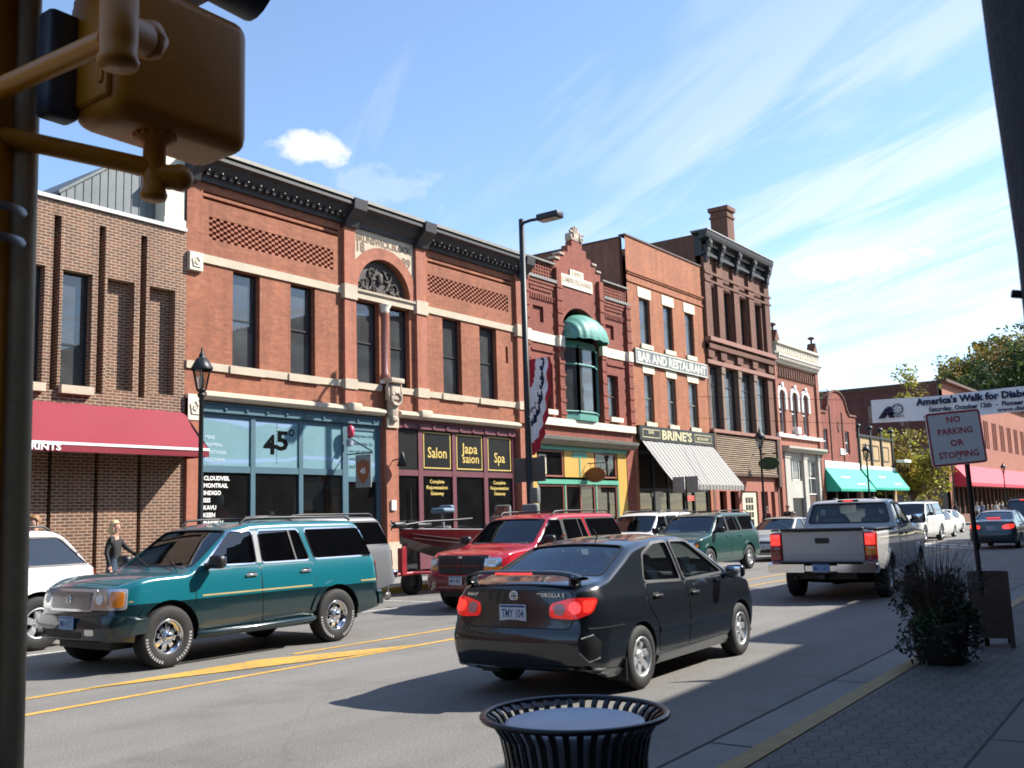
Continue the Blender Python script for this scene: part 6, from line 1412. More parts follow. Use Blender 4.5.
# ---- teal sport utility
r_ = vehicle('sport_utility', 'teal sport utility vehicle with chrome grille and white-lettered tyres in the far lane', 'suv', 9.06, 11.72, 180)
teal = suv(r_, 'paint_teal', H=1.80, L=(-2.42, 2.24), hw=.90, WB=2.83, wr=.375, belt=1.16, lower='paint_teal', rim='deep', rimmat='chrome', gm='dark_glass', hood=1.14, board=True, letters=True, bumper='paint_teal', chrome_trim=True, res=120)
c = teal
# chrome nose: grille, lamps, bumper, plate, fog lamps, stripe, wipers
xg = 2.24
c.panel('grille_surround', rpoly([(-.46, .725), (.46, .725), (.50, .985), (-.50, .985)], .05), 'F', 'bright_chrome', .022, .03)
g_ = c.panel('grille', rpoly([(-.41, .755), (.41, .755), (.44, .95), (-.44, .95)], .04), 'F', 'dull_metal', .026, .01)
for i in range(7): c.strip('grille_bar', [(-.42, .775 + i * .026), (.42, .775 + i * .026)], 'F', 'dull_metal', .012, .034, .004, parent=g_)
em = MB(); h = c.hit(FR['F'], 0, .86)[0]; em.lathe([(.055, .0), (.055, .012), (.044, .014), (.044, 0)], (h.x + .028, 0, .86), 'x', 18); em.tube([(h.x + .036, -.03, .83), (h.x + .036, 0, .885), (h.x + .036, .03, .85)], .008, n=5); em.build('emblem', 'chrome', r_, local=True)
for sg in (1, -1):
    fr = yawframe(36, sg); U = Vector(fr[1]); cu = Vector((2.17, sg * .70, 0)).dot(U)
    q = lambda a, b, z0, z1: rpoly([(cu + sg * a, z0), (cu + sg * b, z0), (cu + sg * b, z1), (cu + sg * a, z1)], .035)
    o = c.panel('headlight', q(-.225, .235, .745, .985), fr, 'bright_chrome', .014, .03); c.panel('lamp_lens', q(-.20, .03, .775, .955), fr, 'lamp_clear', .020, .008, parent=o); c.panel('indicator', q(.045, .205, .775, .955), fr, 'amber', .020, .008, parent=o); c.panel('lamp_bulb', [(cu - sg * .085 + .055 * math.cos(a), .865 + .055 * math.sin(a)) for a in [i * math.pi / 8 for i in range(16)]], fr, M['white'], .026, .008, parent=o)
c.panel('front_bumper', rpoly([(-.86, .42), (.86, .42), (.90, .66), (-.90, .66)], .06), 'F', 'paint_teal', .05, .09)
for sg in (1, -1):
    fr = yawframe(55, sg); U = Vector(fr[1]); cu = Vector((2.10, sg * .84, 0)).dot(U); c.panel('bumper_corner', rpoly([(cu - sg * .22, .44), (cu + sg * .34, .46), (cu + sg * .34, .655), (cu - sg * .22, .655)], .05), fr, 'paint_teal', .045, .07)
    fo = c.panel('fog_lamp', rpoly([(sg * .45, .47), (sg * .60, .47), (sg * .60, .53), (sg * .45, .53)], .02), 'F', 'lamp_clear', .058, .02)
c.panel('bumper_mouth', rpoly([(-.36, .43), (.36, .43), (.38, .50), (-.38, .50)], .03), 'F', 'black', .056, .01)
c.panel('rear_bumper', rpoly([(-.84, .46), (.84, .46), (.86, .66), (-.86, .66)], .05), 'B', 'paint_teal', .06, .09)
for sd in 'LR':
    sgn = 1 if sd == 'L' else -1
    for (a, b_) in ((1.90, 2.08), (-.93, .93), (-2.36, -1.90)):
        c.strip('gold_stripe', [(a, .835), (b_, .835)], sd, 'gold_stripe', .020, .009, .004)
for (y, d) in ((.52, -.30), (-.08, -.34)):
    wp = MB(); a = c.hit(FR['T'], 1.06, y)[0]; b = c.hit(FR['T'], .86, y + d * 1.6)[0]; wp.tube([a + Vector((0, 0, .02)), b + Vector((.01, 0, .025))], .010, n=5); wp.build('wiper', 'trim_black', r_, local=True)
plate(c, 2.30, .60, 'MN 4127', True, y=.12, mat='plate_sky')
# ---- white sport utility parked at the far kerb, mostly behind the signal pole
r_ = vehicle('sport_utility', 'white sport utility vehicle with sloping rear window, parked beside the red awning', 'suv', 6.55, 15.15, 180)
c = suv(r_, 'paint_white', H=1.78, L=(-2.38, 2.2), hw=.88, WB=2.70, wr=.385, belt=1.16, rim='five', rear_lean=(.10, .62), dslope=(.16, .66), res=70)
for sd in 'LR': c.strip('side_cladding', [(-.85, .55), (.85, .55)], sd, 'pillar_grey', .12, .012)
# ---- silver sport utility that tows the boat
r_ = vehicle('sport_utility', 'grey sport utility vehicle hitched to the boat trailer at the far kerb', 'suv', 13.15, 15.42, 180)
M['paint_grey'] = paint('paint_grey', (.145, .15, .155), .12, .3, dust=.05)
c = suv(r_, 'paint_grey', H=1.88, L=(-2.62, 2.4), hw=.95, WB=3.0, wr=.38, belt=1.20, rim='five', res=70, lower='paint_grey', rear_lean=(.04, .34))
b = MB(); b.rbox((-2.66, 0, .60), (.18, 1.7, .20), .06, seg=3); b.build('rear_bumper', 'chrome', r_, local=True)
# ---- boat on its trailer
bx, by = 21.0, 15.55
t = thing('boat_trailer', 'dark red boat trailer with steel tongue and spare wheel under the bass boat', 'trailer', (bx, by, 0), R(180))
f = MB(); 
f.tube([(5.35, 0, .50), (3.6, 0, .52)], .055, n=4); f.tube([(3.6, 0, .52), (2.3, .78, .50), (-2.2, .80, .50)], .05, n=4); f.tube([(3.6, 0, .52), (2.3, -.78, .50), (-2.2, -.80, .50)], .05, n=4)
for x in (2.2, .8, -.8, -2.1): f.tube([(x, -.8, .5), (x, .8, .5)], .04, n=4)
f.box(3.85, 4.0, -.07, .07, .5, 1.10); f.tube([(3.95, 0, 1.05), (3.75, 0, 1.2)], .04, n=6); f.build('frame', plain('trailer_red', (.26, .012, .02), .4, var=.2), t, local=True)
j = MB(); j.tube([(4.55, .12, .08), (4.55, .12, .85)], .03, n=8); j.lathe([(.0, -.02), (.09, -.02), (.09, .02), (0, .02)], (4.55, .12, .09), 'y', 14); j.build('jack', 'dull_metal', t, local=True)
class _C: pass
tc = _C(); tc.root = t
for sd in (-1, 1): wheel(tc, -.9, sd, .98, .31, .2, .19, 'steel', 'dull_metal')
wheel(tc, 3.15, -1, .42, .30, .19, .18, 'steel', 'dull_metal')
fd = MB()
for sd in (-1, 1):
    pts = [(-.9 + .42 * math.cos(a), sd * .98, .31 + .40 * math.sin(a)) for a in [math.pi * i / 12 for i in range(13)]]
    for i in range(12): (x0, y0, z0), (x1, y1, z1) = pts[i], pts[i + 1]; fd.quad((x0, y0 - .13, z0), (x1, y1 - .13, z1), (x1, y1 + .13, z1), (x0, y0 + .13, z0))
fd.build('mudguard', 'trim_black', t, local=True)
bt = thing('bass_boat', 'maroon and charcoal bass boat with trolling motor and pedestal seat on a trailer', 'boat', (bx, by, 0), R(180))
h = MB(); st = []; n = 26
for i in range(n + 1):
    x = -2.9 + 6.9 * i / n; u = max(0, (x + .4) / 4.4); bw = 1.08 * (1 - u ** 2.4) + .02; keel = .58 + .62 * u ** 2.6; gun = 1.40 + .13 * u ** 1.5; ch = keel + (.30 - .04 * u) * .62; st.append([(x, 0, keel), (x, bw * .80, ch), (x, bw * .97, ch + (gun - ch) * .55), (x, bw, gun), (x, bw - .05, gun + .02), (x, max(0, bw - .12), gun - .02)])
for sd in (1, -1):
    for k, mi in ((0, 1), (1, 0), (2, 0), (3, 2), (4, 2)):
        vs = [(p[k][0], sd * p[k][1], p[k][2]) for p in st] + [(p[k + 1][0], sd * p[k + 1][1], p[k + 1][2]) for p in st]
        h.add(vs, [(i, i + 1, n + 2 + i, n + 1 + i) for i in range(n)], mi, True)
p = st[0]; h.add([(q[0], q[1], q[2]) for q in p[:4]] + [(q[0], -q[1], q[2]) for q in p[3:0:-1]], [tuple(range(7))], 0)
M['boat_red'] = paint('boat_red', (.095, .008, .011), .3, .3); M['boat_grey'] = paint('boat_grey', (.075, .078, .080), .3, .3); M['boat_rail'] = plain('boat_rail', (.34, .34, .34), .3, .3)
h.build('hull', ['boat_red', 'boat_grey', 'boat_rail'], bt, local=True)
d = MB(); vs = [(q[5][0], q[5][1], q[5][2] - .08) for q in st] + [(q[5][0], -q[5][1], q[5][2] - .08) for q in st]; d.add(vs, [(i, i + 1, n + 2 + i, n + 1 + i) for i in range(n)]); d.build('deck', plain('boat_carpet', (.06, .06, .065), .95), bt, local=True)
s_ = MB()
for sd in (1, -1): 
    for (k, z) in ((2, .0), (2, -.09)):
        for i in range(2, n - 1): a, b_ = st[i][k], st[i + 1][k]; s_.quad((a[0], sd * (a[1] + .004), a[2] + z), (b_[0], sd * (b_[1] + .004), b_[2] + z), (b_[0], sd * (b_[1] + .005), b_[2] + z + .010), (a[0], sd * (a[1] + .005), a[2] + z + .010))
s_.build('pinstripe', plain('boat_stripe', (.26, .20, .18), .4), bt, local=True)
m = MB(); m.tube([(3.95, .1, 1.62), (3.3, .16, 1.68), (2.2, .2, 1.70), (1.6, .2, 1.72)], .028, n=6); m.rbox((4.12, .08, 1.62), (.42, .14, .15), .06, seg=3); m.rbox((3.4, .15, 1.60), (.5, .2, .10), .03); m.tube([(4.2, .08, 1.62), (4.42, .08, 1.62)], [.05, .015], n=6)
for a in (0, 2.1, 4.2): m.tube([(4.3, .08, 1.62), (4.3, .08 + .13 * math.cos(a), 1.62 + .13 * math.sin(a))], [.03, .012], n=5)
m.build('trolling_motor', 'trim_black', bt, local=True)
m = MB(); m.tube([(2.35, -.1, 1.35), (2.35, -.1, 1.86)], .04, n=8); po = m.build('seat_pedestal', 'boat_rail', bt, local=True); m = MB(); m.rbox((2.35, -.1, 1.93), (.46, .44, .13), .06, seg=3); m.rbox((2.20, -.1, 2.0), (.16, .40, .12), .05, seg=3); m.build('pedestal_seat', plain('boat_seat', (.10, .16, .22), .6), bt, local=True)
m = MB()
for y in (-.45, .45): m.rbox((-.3, y, 1.48), (.55, .5, .2), .07, seg=3); m.rbox((-.55, y, 1.78), (.16, .5, .55), .07, seg=3)
m.build('seat', 'seat_grey', bt, local=True)
m = MB(); m.rbox((.75, .5, 1.55), (.5, .55, .45), .1, seg=3); co = m.build('console', 'boat_grey', bt, local=True); m = MB(); m.add([(.9, .28, 1.75), (.9, .74, 1.75), (.7, .70, 2.02), (.7, .32, 2.02)], [(0, 1, 2, 3)]); m.build('windshield', 'dark_glass', co, local=True)
m = MB(); m.rbox((-3.2, 0, 1.5), (.5, .45, .6), .1, seg=3); m.rbox((-3.2, 0, 1.0), (.25, .25, .8), .06); m.build('outboard_motor', 'trim_black', bt, local=True)
# ---- red sport utility with dark grille
r_ = vehicle('sport_utility', 'bright red sport utility vehicle with black crosshair grille behind the slate saloon', 'suv', 17.02, 11.95, 180)
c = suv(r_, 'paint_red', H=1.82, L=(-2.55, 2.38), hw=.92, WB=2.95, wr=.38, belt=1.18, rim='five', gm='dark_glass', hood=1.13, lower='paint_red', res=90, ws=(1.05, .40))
c.panel('grille_surround', rpoly([(-.50, .68), (.50, .68), (.56, .985), (-.56, .985)], .08), 'F', 'trim_black', .03, .05)
gm_ = MB()
g_ = c.panel('grille', rpoly([(-.46, .71), (.46, .71), (.50, .955), (-.50, .955)], .06), 'F', 'black', .032, .006)
for i in range(4): c.strip('grille_bar', [(-.45, .745 + i * .052), (.45, .745 + i * .052)], 'F', 'trim_black', .018, .045, .01, parent=g_)
c.strip('crosshair', [(0, .70), (0, .965)], 'F', 'trim_red', .035, .05, .01, parent=g_); c.strip('crosshair', [(-.49, .835), (.49, .835)], 'F', 'trim_red', .030, .05, .01, parent=g_)
for sg in (1, -1):
    fr = yawframe(28, sg); U = Vector(fr[1]); cu = Vector((2.32, sg * .72, 0)).dot(U); q = lambda a, b, z0, z1: rpoly([(cu + sg * a, z0), (cu + sg * b, z0), (cu + sg * b, z1), (cu + sg * a, z1)], .03)
    o = c.panel('headlight', q(-.14, .19, .83, .98), fr, 'lamp_clear', .016, .02); c.panel('indicator', q(-.14, .19, .765, .825), fr, 'amber', .016, .015, parent=o); c.panel('lamp_bulb', q(-.08, .10, .865, .945), fr, 'white', .022, .006, parent=o)
    c.panel('fog_lamp', [(sg * .58 + .06 * math.cos(a), .50 + .055 * math.sin(a)) for a in [i * math.pi / 7 for i in range(14)]], 'F', 'lamp_clear', .055, .02)
c.panel('front_bumper', rpoly([(-.88, .44), (.88, .44), (.92, .66), (-.92, .66)], .07), 'F', 'paint_red', .05, .1)
c.panel('hood_guard', rpoly([(-.62, .975), (.62, .975), (.60, 1.005), (-.60, 1.005)], .01), 'F', 'trim_black', .03, .04)
plate(c, 2.46, .58, 'MN 805', True, y=.0, mat='plate_white'); hd = MB(); h = c.hit(FR['F'], 0, .99)[0]; hd.rbox((h.x + .04, 0, .995), (.015, .09, .05), .006); hd.build('emblem', 'chrome', r_, local=True)
M['chrome'].name
# roof fin / satellite dish stands behind on the boat line: bright helmet-shaped cover
# ---- white minivan-like wagon parked beyond
r_ = vehicle('sport_utility', 'white sport utility vehicle parked under the striped awning, behind the green one', 'suv', 28.0, 15.3, 180)
c = suv(r_, 'paint_white', H=1.80, L=(-2.4, 2.3), hw=.90, WB=2.75, wr=.36, belt=1.14, rim='five', res=60)
# ---- dark green sport utility with bright roof rails
r_ = vehicle('sport_utility', 'dark green sport utility vehicle with alloy wheels and clear headlamps in the far lane', 'suv', 27.3, 13.02, 180)
c = suv(r_, 'paint_green', H=1.74, L=(-2.35, 2.26), hw=.90, WB=2.74, wr=.355, belt=1.12, rim='five', gm='dark_glass', hood=1.06, res=80, ws=(1.12, .40))
for sg in (1, -1):
    fr = yawframe(38, sg); U = Vector(fr[1]); cu = Vector((2.14, sg * .70, 0)).dot(U); o = c.panel('headlight', rpoly([(cu - sg * .18, .70), (cu + sg * .20, .74), (cu + sg * .26, .93), (cu - sg * .10, .88)], .04), fr, 'lamp_clear', .012, .02); c.panel('indicator', rpoly([(cu + sg * .06, .75), (cu + sg * .17, .76), (cu + sg * .20, .84), (cu + sg * .06, .82)], .03), fr, 'amber', .016, .008, parent=o)
    c.panel('lamp_bulb', [(cu + sg * .02 + .06 * math.cos(a), .83 + .05 * math.sin(a)) for a in [i * math.pi / 7 for i in range(14)]], fr, 'white', .018, .006, parent=o)
c.panel('grille', rpoly([(-.45, .70), (.45, .70), (.50, .86), (-.50, .86)], .04), 'F', 'dull_metal', .01, .02); c.panel('bumper_mouth', rpoly([(-.6, .42), (.6, .42), (.6, .55), (-.6, .55)], .04), 'F', 'black', .008, .02); plate(c, 2.30, .62, 'MN 331', True)
pp = MB(); pp.add([(1.06, -.62, 1.10), (1.06, -.20, 1.10), (.92, -.22, 1.22), (.92, -.60, 1.22)], [(0, 1, 2, 3)]); pp.build('dashboard_paper', 'white', r_, local=True)
# ---- pale beige saloon behind it
r_ = vehicle('saloon_car', 'pale silver saloon waiting behind the dark green sport utility', 'car', 34.7, 13.35, 180)
c = sedan(r_, 'paint_silver', res=60, rim='five'); plate(c, 2.15, .48, 'MN 902', True)
# ---- pickup
r_ = vehicle('pickup_truck', 'silver pickup truck with lit brake lights, black tailgate cap and chrome step bumper', 'pickup truck', 21.53, 6.72, 5.5)
sh = Shape(-2.95, 2.85, .985, [(-2.95, .62), (-2.3, .56), (-1.2, .48), (1.4, .48), (2.4, .50), (2.85, .52)],
    [(-3, 1.30), (-.72, 1.30), (-.66, 1.34), (-.60, 1.45), (-.52, 1.78), (-.38, 1.87), (.2, 1.89), (.62, 1.83), (1.28, 1.34), (1.36, 1.28), (2.5, 1.20), (2.8, 1.10), (2.9, .95)],
    [(.45, .09), (.58, .03), (.78, .0), (1.0, .004), (1.2, .015), (1.28, .03), (1.34, .06), (1.6, .13), (1.9, .22)],
    nose=[(.5, .02), (.7, 0), (1.2, .06)], tail=[(.5, .03), (1.3, .0)], Rf=.4, Rr=.06, bf=.10, br=.0, r_hood=.06, r_roof=.09, belt=1.32, crown=.025, cf=.2, cr=.03)
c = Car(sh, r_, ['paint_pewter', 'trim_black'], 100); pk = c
c.cabin(-.52, 1.20, .62); c.arches((-1.72, 1.68), .385, .47)
b = MB(); b.box(-2.86, -.78, -.78, .78, .80, 1.6); c.cut.append(b)
fw = [(.10, 1.37), (1.02, 1.38), (.56, 1.76), (.10, 1.77)]; rw = [(-.46, 1.37), (.02, 1.37), (.02, 1.77), (-.38, 1.77)]
for sd in 'LR': c.glassp('side_window', fw, sd); c.glassp('side_window', rw, sd, gm='dark_glass')
fr, Ls = slantframe((1.28, 1.34), (.62, 1.83)); c.glassp('windscreen', [(-.76, .03), (.76, .03), (.66, Ls - .03), (-.66, Ls - .03)], fr, r=.08)
fr, Ls = slantframe((-.61, 1.38), (-.50, 1.80)); c.glassp('rear_window', [(-.80, .02), (.80, .02), (.71, Ls - .01), (-.71, Ls - .01)], fr, r=.05)
c.finish()
for x in (-1.72, 1.68):
    for sd in (-1, 1): wheel(c, x, sd, .83, .385, .25, .21, 'six', 'alloy')
doors(c, [[(.05, .56), (1.05, .56), (1.14, .85), (1.10, 1.28), (.06, 1.29)], [(-.55, .56), (.02, .56), (.03, 1.29), (-.52, 1.29)]], 'paint_pewter', [(.22, 1.16), (-.35, 1.16)], 'trim_black')
for sd in 'LR':
    for x in (-1.72, 1.68): c.strip('arch_flare', [(x + .50 * math.cos(a), .385 + .50 * math.sin(a)) for a in [math.pi * i / 14 for i in range(1, 14)]], sd, 'paint_pewter', .07, .03, .01)
    c.strip('bed_gap', [(-.63, .58), (-.63, 1.27)], sd, 'trim_black', .018, .002)
tg = [(-.74, .72), (.74, .72), (.74, 1.275), (-.74, 1.275)]; o = c.panel('tailgate', rpoly(tg, .03), 'B', 'paint_pewter', .012, .03); c.ringp('tailgate_gap', rpoly(tg, .03), 'B', 'trim_black', .014, .002, parent=o)
c.panel('handle', rpoly(boxp(-.13, .13, 1.06, 1.16), .03), 'B', 'trim_black', .022, .02, parent=o); cp = MB(); cp.rbox((-2.93, 0, 1.315), (.15, 1.52, .055), .02); 
for sg in (1, -1): cp.rbox((-1.83, sg * .89, 1.305), (2.1, .16, .035), .012)
cp.build('bed_cap', 'trim_black', r_, local=True); c.strip('crease', [(-.70, .86), (.70, .86)], 'B', 'paint_pewter', .03, .018, .01, parent=o)
for sg in (1, -1):
    m = MB(); m.rbox((-2.90, sg * .865, 1.0), (.16, .215, .52), .03); to = m.build('tail_light', 'tail_red', r_, local=True)
    m = MB(); m.rbox((-2.985, sg * .865, 1.13), (.02, .18, .20), .008); m.build('brake_light', 'tail_lit', to, local=True); m = MB(); m.rbox((-2.983, sg * .865, .92), (.02, .18, .16), .008); m.build('reversing_light', 'amber' if sg < 0 else 'tail_dim', to, local=True)
bp = MB(); pr = [(-3.20, .54), (-3.20, .69), (-3.10, .72), (-2.94, .72), (-2.94, .52)]
for (a, b_) in ((-.97, -.30), (.30, .97)): bp.prism(pr, 'y', a, b_)
bp.prism([(-3.16, .56), (-3.16, .66), (-2.95, .70), (-2.95, .54)], 'y', -.298, .298); bp.rbox((-3.0, .93, .62), (.3, .12, .18), .04); bp.rbox((-3.0, -.93, .62), (.3, .12, .18), .04); bp.build('step_bumper', 'chrome', r_, local=True)
cp = MB(); cp.rbox((-3.08, 0, .725), (.26, 1.5, .015), .005); cp.rbox((-3.02, 0, .60), (.2, .5, .2), .02); cp.build('bumper_pad', 'trim_black', r_, local=True)
hb = MB(); hb.box(-3.15, -2.7, -.05, .05, .42, .50); hb.box(-2.8, 2.4, -.55, .55, .40, .56); hb.tube([(-2.9, .55, .42), (-2.2, .5, .42)], .035, n=8); hb.lathe([(0, -.75), (.11, -.75), (.13, 0), (.11, .75), (0, .75)], (-1.72, 0, .38), 'y', 12); hb.build('underbody', 'black', r_, local=True)
plate(c, -3.185, .62, 'MN 560', False, mat='plate_sky'); mirror(c, 1.02, .97, 1.42, 1, 'trim_black', (.16, .28, .22)); mirror(c, 1.02, .97, 1.42, -1, 'trim_black', (.16, .28, .22))
b = MB(); b.rbox((-.52, 0, 1.845), (.05, .42, .045), .012); o = b.build('high_brake_light', 'trim_black', r_, local=True); b = MB(); b.rbox((-.548, 0, 1.845), (.01, .20, .028), .004); b.build('lamp', 'tail_lit', o, local=True)
seats(c, (.15,), .95, mat='seat_grey', ys=(-.4, .4), back=.55); dash(c, 1.05, 1.24, .8)
pp = MB(); pp.rbox((-.40, .55, 1.62), (.01, .10, .12), .003); pp.rbox((-.40, -.62, 1.6), (.01, .08, .08), .003); pp.build('window_sticker', 'white', r_, local=True)
# ---- traffic further along
r_ = vehicle('sport_utility', 'tall white sport utility vehicle coming down the far lane beyond the pickup', 'suv', 51.5, 13.3, 180)
c = suv(r_, 'paint_white', H=1.98, L=(-2.7, 2.5), hw=.98, WB=3.2, wr=.39, belt=1.25, rim='five', res=60, hood=1.2)
def plain_nose(c, x):
    for sg in (1, -1): c.panel('headlight', rpoly([(sg * .46, .82), (sg * .74, .82), (sg * .74, .98), (sg * .46, .98)], .04), 'F', 'lamp_clear', .012, .02)
    c.panel('grille', rpoly([(-.42, .78), (.42, .78), (.42, .98), (-.42, .98)], .04), 'F', 'trim_black', .012, .02)
plain_nose(c, 2.5)
r_ = vehicle('saloon_car', 'white saloon in the far lane, nearer of two white saloons by the autumn tree', 'car', 57.5, 13.8, 180); sedan(r_, 'paint_white', res=50, rim='five')
r_ = vehicle('saloon_car', 'white saloon parked farther off by the autumn tree, beyond another white saloon', 'car', 66.5, 15.3, 180); sedan(r_, 'paint_white', res=50, rim='five')
r_ = vehicle('saloon_car', 'dark navy saloon with lit brake lights seen past the no parking sign', 'car', 44.2, 7.95, 0); c = sedan(r_, 'paint_navy', tails='tail_lit', res=60, rim='five')
b = MB(); b.rbox((-1.66, 0, 1.17), (.02, .5, .035), .006); b.build('brake_light', 'tail_lit', r_, local=True)
r_ = vehicle('sport_utility', 'dark sport utility vehicle with lit high brake light at the right edge', 'suv', 53.0, 8.05, 0); c = suv(r_, 'paint_black', H=1.95, L=(-2.6, 2.4), hw=.96, WB=3.0, wr=.38, belt=1.2, rim='five', res=60, tails='tail_lit')
b = MB(); b.rbox((-2.24, 0, 1.86), (.04, .55, .05), .01); b.build('high_brake_light', 'tail_lit', r_, local=True)
r_ = vehicle('saloon_car', 'dark saloon far down the street behind the dark sport utility', 'car', 78, 13.2, 180); sedan(r_, 'paint_navy', res=40, rim='five')
# ================================================================== street furniture
def lantern_post(x, y, label, h=5.2, group='lantern street lamps along the kerbs', rz=0):
    t = thing('street_lamp', label, 'street lamp', (x, y, .15), rz, group)
    p = MB(); k = h - .95
    p.lathe([(.19, 0), (.19, .10), (.15, .14), (.14, .62), (.16, .66), (.10, .78), (.065, .95), (.05, 2.2), (.045, k - .12), (.08, k - .08), (.08, k - .04), (.05, k)], n=14); p.build('post', 'iron', t, local=True)
    l = MB(); l.lathe([(.05, k), (.11, k + .04), (.10, k + .07)], n=6); 
    for i in range(6):
        a = math.pi * i / 3; l.tube([(.10 * math.cos(a), .10 * math.sin(a), k + .06), (.19 * math.cos(a), .19 * math.sin(a), k + .48)], .012, n=4)
    l.lathe([(.24, k + .47), (.25, k + .50), (.13, k + .70), (.06, k + .74), (.07, k + .78), (.02, k + .86), (.025, k + .90), (.0, k + .98)], n=6); lo = l.build('lantern', 'iron', t, local=True)
    g = MB(); g.lathe([(.095, k + .07), (.18, k + .47)], n=6, sm=False); g.build('lamp_glass', 'lantern_glass', lo, local=True); b = MB(); b.lathe([(0, k + .08), (.05, k + .1), (.055, k + .3), (0, k + .38)], n=10); b.build('bulb', 'white', lo, local=True); return t
M['lantern_glass'] = glass('lantern_glass', (.80, .78, .70), base=.06)
L0 = 'black lantern street lamp on the far kerb '
for (x, lb) in ((12.80, 'in front of the red awning'), (42.4, 'in front of the timber sided shopfront'), (57.9, 'in front of the green awnings'), (78.5, 'beside the autumn tree'), (98, 'before the middle of the long red awning'), (118, 'farthest down, past the long red awning')):
    lantern_post(x, 17.15, L0 + lb, 5.25)
# tall pole with cobra lamp, box signs and bunting
px, py = 24.55, 17.2
t = thing('light_pole', 'tall black light pole with shoebox lamp and half-fan bunting', 'light pole', (px, py, .15))
p = MB(); p.lathe([(.16, 0), (.16, .25), (.11, .3), (.10, 4), (.085, 10.7), (.0, 10.72)], (px, py, .15), n=12); p.build('pole', 'iron', t)
p = MB(); p.tube([(px, py, 10.72), (px, py - .35, 10.75), (px + .05, py - .62, 10.75)], .05, n=8); ao = p.build('arm', 'iron', t)
p = MB(); p.rbox((px + .08, py - 1.0, 10.76), (.40, .78, .20), .04); p.build('lamp_head', 'iron', ao); p = MB(); p.rbox((px + .08, py - 1.02, 10.652), (.30, .60, .02), .006); p.build('lamp_lens', plain('lens_amber', (.40, .33, .28), .2), ao)
for (dy, lb) in ((.30, 'left'), (-.34, 'right')):
    b = MB(); b.rbox((px - .02, py + dy, 3.12), (.04, .50, .72), .015); b.build('sign_panel', plain('sign_back', (.06, .062, .065), .5), t)
b = MB(); b.rbox((px - .05, py - .22, 2.35), (.18, .26, .46), .02); b.build('control_box', plain('box_grey', (.14, .14, .14), .5), t)
def bunting(x, y, z, ry, rz):
    t = thing('bunting', 'half-fan red white and blue starred bunting hung on the tall light pole', 'bunting', (x, y, z)); bands = ((.0, .30, 'cloth_red'), (.30, .52, 'cloth_white'), (.52, .70, 'cloth_blue'), (.70, .87, 'cloth_white'), (.87, 1.0, 'cloth_red')); n = 24
    def P(r, a): return (x + .07 * math.sin(a * 22) * r, y - .12 - ry * r * math.sin(a) , z - rz * r * math.cos(a))
    for (r0, r1, mt) in bands:
        m = MB(); k = 4; vs = [P(r0 + (r1 - r0) * j / k, math.pi / 2 * i / n) for i in range(n + 1) for j in range(k + 1)]; m.add(vs, [(i * (k + 1) + j, i * (k + 1) + j + 1, (i + 1) * (k + 1) + j + 1, (i + 1) * (k + 1) + j) for i in range(n) for j in range(k)], 0, True); o = m.build('cloth_band', mt, t)
        if mt == 'cloth_blue':
            s = MB()
            for q in range(9):
                a = math.pi / 2 * (q + .5) / 9; c = Vector(P(.61, a)); vs = [tuple(c + Vector((-.09, 0, 0)))] + [(c.x - .085, c.y + (.13 if i % 2 == 0 else .055) * math.sin(i * math.pi / 5) * .7, c.z + (.16 if i % 2 == 0 else .065) * math.cos(i * math.pi / 5)) for i in range(10)]; s.add(vs, [(0, 1 + i, 1 + (i + 1) % 10) for i in range(10)])
            s.build('stars', 'cloth_white', o)
M['cloth_red'] = plain('cloth_red', (.40, .015, .03), .85, var=.1); M['cloth_white'] = plain('cloth_white', (.75, .75, .75), .85, var=.06); M['cloth_blue'] = plain('cloth_blue', (.012, .022, .075), .85, var=.1)
bunting(px, py, 6.45, .76, 2.9)
# small pole with a pair of sign backs in front of the striped awning
t = thing('sign_post', 'thin grey post with two sign backs in front of the striped awning', 'sign post', (34.95, 17.2, .15)); p = MB(); p.tube([(34.95, 17.2, .15), (34.95, 17.2, 3.1)], .035, n=8); p.build('post', 'iron', t)
for dy in (.30, -.28): b = MB(); b.rbox((34.92, 17.2 + dy, 2.78), (.03, .48, .62), .01); b.build('sign_panel', plain('sign_metal', (.24, .23, .21), .5), t)
# hanging shop signs
t = thing('hanging_sign', 'grey hanging banner with an orange shield reading 45 beside the teal shopfront', 'sign', (20.75, 21, 2.6)); p = MB(); p.tube([(20.75, 20.98, 4.2), (20.75, 20.0, 3.72)], .02, n=6); p.tube([(20.75, 20.98, 3.68), (20.75, 20.0, 3.68)], .02, n=6); p.build('bracket', 'iron', t)
p = MB(); p.box(20.735, 20.765, 20.04, 20.64, 2.70, 3.64); bo = p.build('banner', plain('banner_grey', (.26, .265, .25), .7), t); s = MB(); sp = [(20.34 + u, 3.16 + v) for u, v in ((0, .34), (.10, .30), (.24, .26), (.24, .02), (.18, -.18), (0, -.36), (-.18, -.18), (-.24, .02), (-.24, .26), (-.10, .30))]
s.prism([(y, z) for y, z in sp], 'x', 20.722, 20.734); s2 = s.build('shield', plain('shield_orange', (.32, .09, .035), .6), bo); s = MB(); s.add([(20.718, y, z) for y, z in [(20.34 + (y_ - 20.34) * 1.0, z_) for y_, z_ in sp]], [tuple(range(10))]) if False else None
s = MB(); txt(s, '45', (20.718, 20.34, 3.10), .15, U=(0, -1, 0), bold=.03); s.build('lettering', 'white', s2)
